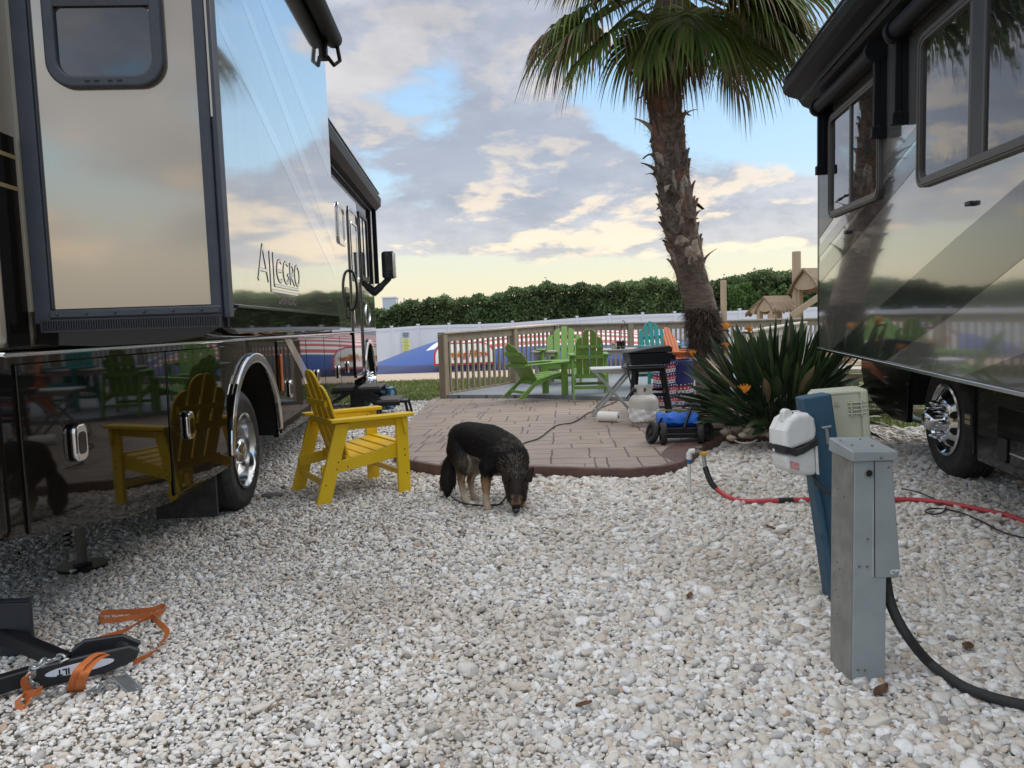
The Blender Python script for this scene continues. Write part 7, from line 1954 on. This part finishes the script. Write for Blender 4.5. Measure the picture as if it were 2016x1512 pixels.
# --- dead leaves
M_dl = mat('dead_leaf', (0.13, 0.065, 0.03), 0.8, var=0.8, vscale=30, col2=(0.07, 0.035, 0.02))
for i, (u, v, s, lb_) in enumerate(((1517, 1040, 0.035, 'brown dead leaf on gravel left of the blue post'), (1358, 1174, 0.032, 'dark brown dead leaf on the open gravel right of centre'), (1655, 1205, 0.03, 'brown dead leaf at the foot of the blue post'),
                         (1905, 1275, 0.045, 'reddish dead leaf on gravel behind the thick black cable'), (1735, 1362, 0.045, 'large brown dead leaf beside the grey pedestal base'), (1890, 1350, 0.035, 'crumpled brown leaf under the thick black cable'),
                         (1495, 905, 0.035, 'brown dead leaf on gravel near the patio kerb'), (983, 1120, 0.03, 'small twig-like dead leaf in the middle of the gravel'), (1150, 1388, 0.03, 'thin black dead leaf near the front of the gravel'), (95, 1040, 0.03, 'dead leaf in the shade under the left motorhome'))):
    p = at(u, v, 0.035); mb = MB(); V = []; a = random.uniform(0, 6)
    for k in range(7):
        t = k / 6 - 0.5; w = s * 0.45 * math.cos(t * PI) + 0.001
        for sx in (-1, 0, 1): V.append((t * 2 * s, sx * w, 0.25 * s * abs(sx) + 0.4 * s * t * t))
    mb.add(V, [(3 * k + j, 3 * k + 3 + j, 3 * k + 4 + j, 3 * k + 1 + j) for k in range(6) for j in range(2)], 0, True)
    o = mb.build('dead_leaf', M_dl, recalc=False); o.location = p; o.rotation_euler = (0.1, 0.1, a); sm_ = o.modifiers.new('thick', 'SOLIDIFY'); sm_.thickness = 0.0012
    tag(o, lb_, 'leaf', 'dead leaves on the gravel')
# rubber scrap by the rear wheel
p = at(536, 975, 0.03); o = rock('scrap', p, (0.09, 0.05, 0.03), mat('grey_rag', (0.16, 0.16, 0.17), 0.8), 'grey crumpled rag on gravel beside the left motorhome rear tyre', 'rag', seed=31)
# ================================================================== the dog
dog = empty('dog', (-0.22, 5.85, 0.0), 0, 'black and tan shepherd dog sniffing the gravel with lowered head', 'dog')
DO = Vector(dog.location)
JP = {  # joint: surveyed pixel, distance, radius
    'pelvis': (911, 862, 6.03, 0.112), 'rump': (900, 881, 6.08, 0.076), 'croup': (922, 863, 6.00, 0.129), 'loin': (936, 866, 5.95, 0.134), 'rib': (964, 874, 5.82, 0.146), 'chest': (990, 888, 5.72, 0.143),
    'neck0': (1007, 903, 5.64, 0.122), 'neck1': (1014, 929, 5.56, 0.096), 'skull0': (1016, 950, 5.48, 0.078), 'skull1': (1017, 972, 5.42, 0.066), 'muz0': (1016, 989, 5.375, 0.043), 'muz1': (1016, 1001, 5.35, 0.033), 'nose': (1016, 1006, 5.338, 0.020),
    'tail0': (893, 893, 6.10, 0.042), 'tail1': (885, 918, 6.11, 0.050), 'tail2': (882, 944, 6.08, 0.056), 'tail3': (880, 964, 6.05, 0.025),
    'nf0': (963, 914, 5.66, 0.072), 'nf1': (957, 940, 5.68, 0.043), 'nf2': (957, 972, 5.66, 0.031), 'nf3': (958, 994, 5.63, 0.029), 'nf4': (961, 1003, 5.58, 0.035),
    'ff0': (1013, 920, 5.72, 0.065), 'ff1': (1021, 945, 5.72, 0.041), 'ff2': (1026, 975, 5.68, 0.031), 'ff3': (1030, 994, 5.62, 0.029), 'ff4': (1037, 1003, 5.56, 0.035),
    'nh0': (906, 885, 5.97, 0.108), 'nh1': (914, 912, 5.88, 0.070), 'nh2': (907, 943, 5.95, 0.034), 'nh3': (914, 978, 5.88, 0.029), 'nh4': (922, 992, 5.80, 0.034),
    'fh0': (925, 885, 6.06, 0.088), 'fh1': (936, 910, 5.97, 0.062), 'fh2': (926, 945, 6.04, 0.033), 'fh3': (931, 970, 5.98, 0.028), 'fh4': (938, 981, 5.90, 0.032)}
J = {k_: (*atd(u_, v_, Y_), r_) for k_, (u_, v_, Y_, r_) in JP.items()}
J['er0'] = J['el0'] = J['skull0']
EDG = [('pelvis', 'rump'), ('pelvis', 'croup'), ('croup', 'loin'), ('loin', 'rib'), ('rib', 'chest'), ('chest', 'neck0'), ('neck0', 'neck1'), ('neck1', 'skull0'), ('skull0', 'skull1'), ('skull1', 'muz0'), ('muz0', 'muz1'), ('muz1', 'nose'),
       ('rump', 'tail0'), ('tail0', 'tail1'), ('tail1', 'tail2'), ('tail2', 'tail3'), ('chest', 'nf0'), ('nf0', 'nf1'), ('nf1', 'nf2'), ('nf2', 'nf3'), ('nf3', 'nf4'), ('chest', 'ff0'), ('ff0', 'ff1'), ('ff1', 'ff2'), ('ff2', 'ff3'), ('ff3', 'ff4'),
       ('pelvis', 'nh0'), ('nh0', 'nh1'), ('nh1', 'nh2'), ('nh2', 'nh3'), ('nh3', 'nh4'), ('pelvis', 'fh0'), ('fh0', 'fh1'), ('fh1', 'fh2'), ('fh2', 'fh3'), ('fh3', 'fh4')]
# one continuous surface: overlapping rounds along every bone, fused by a voxel remesh and relaxed
hull = MB()
for a_, c_ in EDG:
    pa, pc_ = Vector(J[a_][:3]), Vector(J[c_][:3]); n_ = max(3, int((pc_ - pa).length / 0.012))
    for i_ in range(n_ + 1):
        t_ = i_ / n_; ts = t_ * t_ * (3 - 2 * t_)
        hull.ball(tuple(pa.lerp(pc_, t_) - DO), J[a_][3] * (1 - ts) + J[c_][3] * ts, 10)
tmp = hull.build('dog_body', M_dark, recalc=False)
rm_ = tmp.modifiers.new('merge', 'REMESH'); rm_.mode = 'VOXEL'; rm_.voxel_size = 0.011; rm_.use_smooth_shade = True
sm0 = tmp.modifiers.new('relax', 'SMOOTH'); sm0.factor = 0.5; sm0.iterations = 16
bpy.context.view_layer.update()
bm_me = bpy.data.meshes.new_from_object(tmp.evaluated_get(bpy.context.evaluated_depsgraph_get()))
bpy.data.objects.remove(tmp)
bm_me.name = 'body'
body = bpy.data.objects.new('body', bm_me); COL.objects.link(body); body.parent = dog
nv = len(bm_me.vertices)
co = np.empty(nv * 3, np.float32); bm_me.vertices.foreach_get('co', co); co = co.reshape(-1, 3) + np.array(DO)
PT = {k: np.array(J[k][:3]) for k in J}
EA = np.array([PT[a] for a, c in EDG]); EB = np.array([PT[c] for a, c in EDG]); EN = [a + '>' + c for a, c in EDG]
ER = np.array([J[a][3] for a, c in EDG]); ER2 = np.array([J[c][3] for a, c in EDG])


def nearest(P):
    d = EB - EA; L2 = (d * d).sum(1)
    t = np.clip(((P[:, None, :] - EA) * d).sum(2) / L2, 0, 1)
    q_ = EA + t[..., None] * d
    ds = np.linalg.norm(P[:, None, :] - q_, axis=2) / (ER * (1 - t) + ER2 * t)
    k = ds.argmin(1); return k, t[np.arange(len(P)), k], q_[np.arange(len(P)), k]


BLK = np.array([0.006, 0.006, 0.007]); TAN = np.array([0.29, 0.165, 0.080]); CRM = np.array([0.46, 0.38, 0.29]); GRY = np.array([0.12, 0.098, 0.075]); DKB = np.array([0.045, 0.030, 0.020]); RED = np.array([0.16, 0.075, 0.032])
fwd_n = np.array([0.62, -0.78, 0.0])


def coat(P, nz):
    k, t, q_ = nearest(P); out = np.empty((len(P), 3)); n = len(P)
    off = P - q_; h = P[:, 2]
    w = 0.5 + 0.5 * np.sin(P[:, 0] * 90 + P[:, 2] * 60) * np.sin(P[:, 1] * 80 + 1)
    for i in range(n):
        e = EN[k[i]]; a = e.split('>')[0]; tt = t[i]; z = h[i]; up = off[i][2]
        if a in ('pelvis', 'croup', 'loin', 'rib', 'rump') or e.startswith('chest>neck'):
            c = BLK.copy() if nz[i] < 1.4 else BLK * 0.6 + DKB * 0.4
            if up < -0.085 and a in ('loin', 'rib'): c = CRM * 0.55
            if e == 'pelvis>rump': c = BLK * 0.6 + DKB * 0.4
            if e == 'chest>neck0' and up > 0.06: c = GRY * 0.5 if nz[i] > 1.2 else BLK
        elif e == 'neck1>ruff': c = (TAN * 0.35 if nz[i] > 1.25 else BLK * 0.8 + DKB * 0.3)
        elif e.startswith('neck'):
            c = GRY * 0.75 if nz[i] > 1.27 else BLK * 0.9 + DKB * 0.2
            if P[i][0] - q_[i][0] > 0.06: c = BLK * 0.6 + DKB * 0.5
        elif a in ('skull0', 'skull1', 'muz0', 'muz1'):
            lx = P[i][0] - q_[i][0]
            if a == 'skull0': c = BLK * 0.8 + DKB * 0.35 if abs(lx) < 0.045 else DKB * 0.8
            elif a == 'skull1':
                c = (TAN * 0.62 if tt > 0.4 else RED * 0.7) if abs(lx) > 0.016 else DKB * 0.8
                if tt < 0.22 or abs(lx) > 0.058: c = DKB * 0.6
            elif a == 'muz0': c = TAN * 0.6 if tt < 0.5 and abs(lx) > 0.02 else (RED * 0.8 if tt < 0.6 else BLK)
            else: c = BLK * 0.8
        elif e.startswith('tail') or e == 'rump>tail0': c = BLK + DKB * 0.25
        elif e in ('pelvis>nh0', 'pelvis>fh0'): c = BLK * 0.8 + DKB * 0.3
        elif e in ('nh0>nh1', 'fh0>fh1'):
            inner = (e[0] == 'f')
            g_ = min(1, max(0, (tt - 0.25) * 1.5)) * (0.5 + 0.5 * (nz[i] > 1.0)); c = CRM * 0.62 if inner else BLK * (1 - g_) + (GRY * 0.42 + TAN * 0.06) * g_
            if not inner and off[i][0] > 0.03: c = CRM * 0.7
        elif e in ('nh1>nh2', 'fh1>fh2'): c = TAN * 0.75 if off[i][0] < 0 else CRM * 0.8
        elif a in ('nh2', 'nh3', 'fh2', 'fh3'): c = TAN * 0.85 * (1 - tt) + CRM * tt if a.endswith('2') else CRM
        elif e in ('chest>nf0', 'chest>ff0'): c = BLK
        elif e in ('nf0>nf1', 'ff0>ff1'): c = BLK * 0.7 + DKB * 0.4 if tt + (nz[i] - 1) * 0.5 < 0.72 else TAN * 0.75
        elif e in ('nf1>nf2', 'ff1>ff2'): c = TAN * (1 - 0.25 * tt) + CRM * 0.2 * tt
        else: c = TAN * 0.35 + CRM * 0.65
        out[i] = c
    return out * nz[:, None]


ca_ = bm_me.color_attributes.new('col', 'FLOAT_COLOR', 'POINT')
cc = np.ones((nv, 4), np.float32); cc[:, :3] = coat(co, np.ones(nv)); ca_.data.foreach_set('color', cc.ravel())
M_fur = vmat('fur', 0.62, 0.0, 0.25)
bm_me.materials.clear(); bm_me.materials.append(M_fur)
# fur: fine tapered locks lying back along the body
bm_me.calc_loop_triangles(); nt3 = len(bm_me.loop_triangles)
tri = np.empty(nt3 * 3, np.int32); bm_me.loop_triangles.foreach_get('vertices', tri); tri = tri.reshape(-1, 3)
A, B_, C_ = co[tri[:, 0]], co[tri[:, 1]], co[tri[:, 2]]
nn = np.cross(B_ - A, C_ - A); ar = np.linalg.norm(nn, axis=1); nn = nn / (ar[:, None] + 1e-12)
nF = 60000
ti = rng.choice(nt3, nF, p=ar / ar.sum()); u = rng.random((nF, 2)); f = u.sum(1) > 1; u[f] = 1 - u[f]
P = A[ti] + (B_ - A)[ti] * u[:, :1] + (C_ - A)[ti] * u[:, 1:]; Nn = nn[ti]
k, t, q_ = nearest(P)
ou = P - q_; flip = (Nn * ou).sum(1) < 0; Nn[flip] *= -1
LN = np.full(nF, 0.030); FL = np.zeros((nF, 3))
dirs = EB - EA; dirs /= np.linalg.norm(dirs, axis=1)[:, None]
for i, e in enumerate(EN):
    m = k == i; a, c = e.split('>')
    L_ = 0.035; flow = -dirs[i]
    if a in ('pelvis', 'croup', 'loin', 'rib', 'chest'): flow = -dirs[i] if (a, c) in (('loin', 'rib'), ('rib', 'chest'), ('croup', 'loin'), ('pelvis', 'croup'), ('chest', 'neck0')) else dirs[i]; L_ = 0.036
    if e == 'pelvis>rump': flow = dirs[i]; L_ = 0.045
    if e.startswith('neck') or e == 'chest>neck0': flow = -dirs[i]; L_ = 0.050
    if e == 'neck1>ruff': flow = dirs[i]; L_ = 0.055
    if a == 'skull0': flow = -dirs[i]; L_ = 0.026
    if a in ('skull1',): flow = -dirs[i]; L_ = 0.016
    if a in ('muz0', 'muz1'): flow = -dirs[i]; L_ = 0.008
    if a[:4] == 'tail' or c == 'tail0': flow = dirs[i]; L_ = 0.070
    if a in ('nh0', 'fh0'): flow = dirs[i]; L_ = 0.050
    if a in ('nf0', 'ff0'): flow = dirs[i]; L_ = 0.035
    if a in ('nf1', 'ff1', 'nh1', 'fh1'): flow = dirs[i]; L_ = 0.020
    if a[-1] in '23' and a[:2] in ('nf', 'ff', 'nh', 'fh'): flow = dirs[i]; L_ = 0.009
    LN[m] = L_; FL[m] = flow
rel = P - q_
ck = np.isin(k, [EN.index('skull0>skull1'), EN.index('neck1>skull0')]) & (np.abs(rel[:, 0]) > 0.040)
LN[ck] = 0.050; FL[ck] = np.stack([np.sign(rel[ck, 0]) * 0.55, np.full(ck.sum(), -0.1), np.full(ck.sum(), -0.8)], 1)
LN *= rng.uniform(0.6, 1.35, nF)
lift = np.where(LN > 0.045, 0.36, 0.28)[:, None]
D = FL + np.array([0, 0, -0.35]) * (LN > 0.03)[:, None] + rng.normal(0, 0.20, (nF, 3))
D -= Nn * (D * Nn).sum(1)[:, None]; D /= np.linalg.norm(D, axis=1)[:, None] + 1e-9
D = D + Nn * lift; D /= np.linalg.norm(D, axis=1)[:, None]
Wd = np.cross(D, Nn); Wd /= np.linalg.norm(Wd, axis=1)[:, None] + 1e-9
w_ = (0.0013 + LN * 0.016)[:, None]
P0 = P - Nn * 0.002; P1 = P0 + D * LN[:, None] * 0.55; D2 = D - Nn * 0.35 + np.array([0, 0, -0.25]); D2 /= np.linalg.norm(D2, axis=1)[:, None]
P2 = P1 + D2 * LN[:, None] * 0.45
V = np.stack([P0 - Wd * w_, P0 + Wd * w_, P1 + Wd * w_ * 0.7, P1 - Wd * w_ * 0.7, P2], 1).reshape(-1, 3) - np.array(DO)
o5 = np.arange(nF) * 5
F = np.concatenate([np.stack([o5, o5 + 1, o5 + 2], 1), np.stack([o5, o5 + 2, o5 + 3], 1), np.stack([o5 + 3, o5 + 2, o5 + 4], 1)])
c = np.repeat(coat(P, rng.uniform(0.65, 1.5, nF)), 5, 0)
o = array_mesh('fur', V, F, M_fur, dog, col=c); o['kind'] = 'stuff'
# ears, eyes, nose
hd = (PT['muz0'] - PT['skull0']); hd = Vector(hd).normalized()
SK = Vector(PT['skull0'])
for s in (1, -1):
    c0 = SK + Vector((0.012 + s * 0.080, -0.060, 0.045)) - DO; tp = SK + Vector((0.012 + s * 0.118, -0.085, 0.138)) - DO; ax_ = (tp - c0).normalized(); sd_ = ax_.cross(Vector((0, -1, 0.2))).normalized(); n_ = sd_.cross(ax_)
    V = []; Cc = []
    for j in range(7):
        t = j / 6; wj = 0.029 * (1 - t) ** 0.7 * (1 + 0.5 * t) + 0.002; cup = 0.022 * (1 - t)
        for i in range(5):
            x = (i - 2) / 2; V.append(c0 - ax_ * 0.025 + ax_ * (tp - c0).length * 1.12 * t + sd_ * x * wj - n_ * cup * (1 - x * x) * -1)
    F = [(5 * j + i, 5 * j + i + 1, 5 * j + 6 + i, 5 * j + 5 + i) for j in range(6) for i in range(4)]
    eo = array_mesh('ear', np.array([tuple(v) for v in V]), np.array(F), M_fur, dog, col=np.tile(DKB * 0.55, (len(V), 1)), smooth=True)
    sm_ = eo.modifiers.new('thick', 'SOLIDIFY'); sm_.thickness = 0.007
fr_n = Vector((0, -1, 0.45)).normalized()
for s in (-1, 1):
    p = Vector(PT['skull1']) + Vector((s * 0.034, -0.056, -0.022)) - DO
    MB().ball(p, 0.0135, 10).build('eye', mat('dark_eye', (0.010, 0.006, 0.004), 0.2), dog)
MB().ball(Vector(PT['nose']) + Vector((0, -0.020, 0.004)) - DO, 0.023, 10, sc=(1, 0.8, 0.8)).build('nose', mat('wet_nose', (0.008, 0.008, 0.009), 0.25), dog)
lsh = [at(868, 962, 0.03), at(885, 975, 0.02), at(905, 988, 0.025), at(925, 993, 0.03), at(950, 995, 0.03), at(972, 994, 0.03), at(985, 992, 0.05), atd(998, 975, 5.52), atd(1008, 955, 5.50)]
tag(MB().tube(catmull(lsh, 7), 0.0075, 7).build('leash', M_black), 'thin black leash trailing over the gravel under the dog', 'leash')
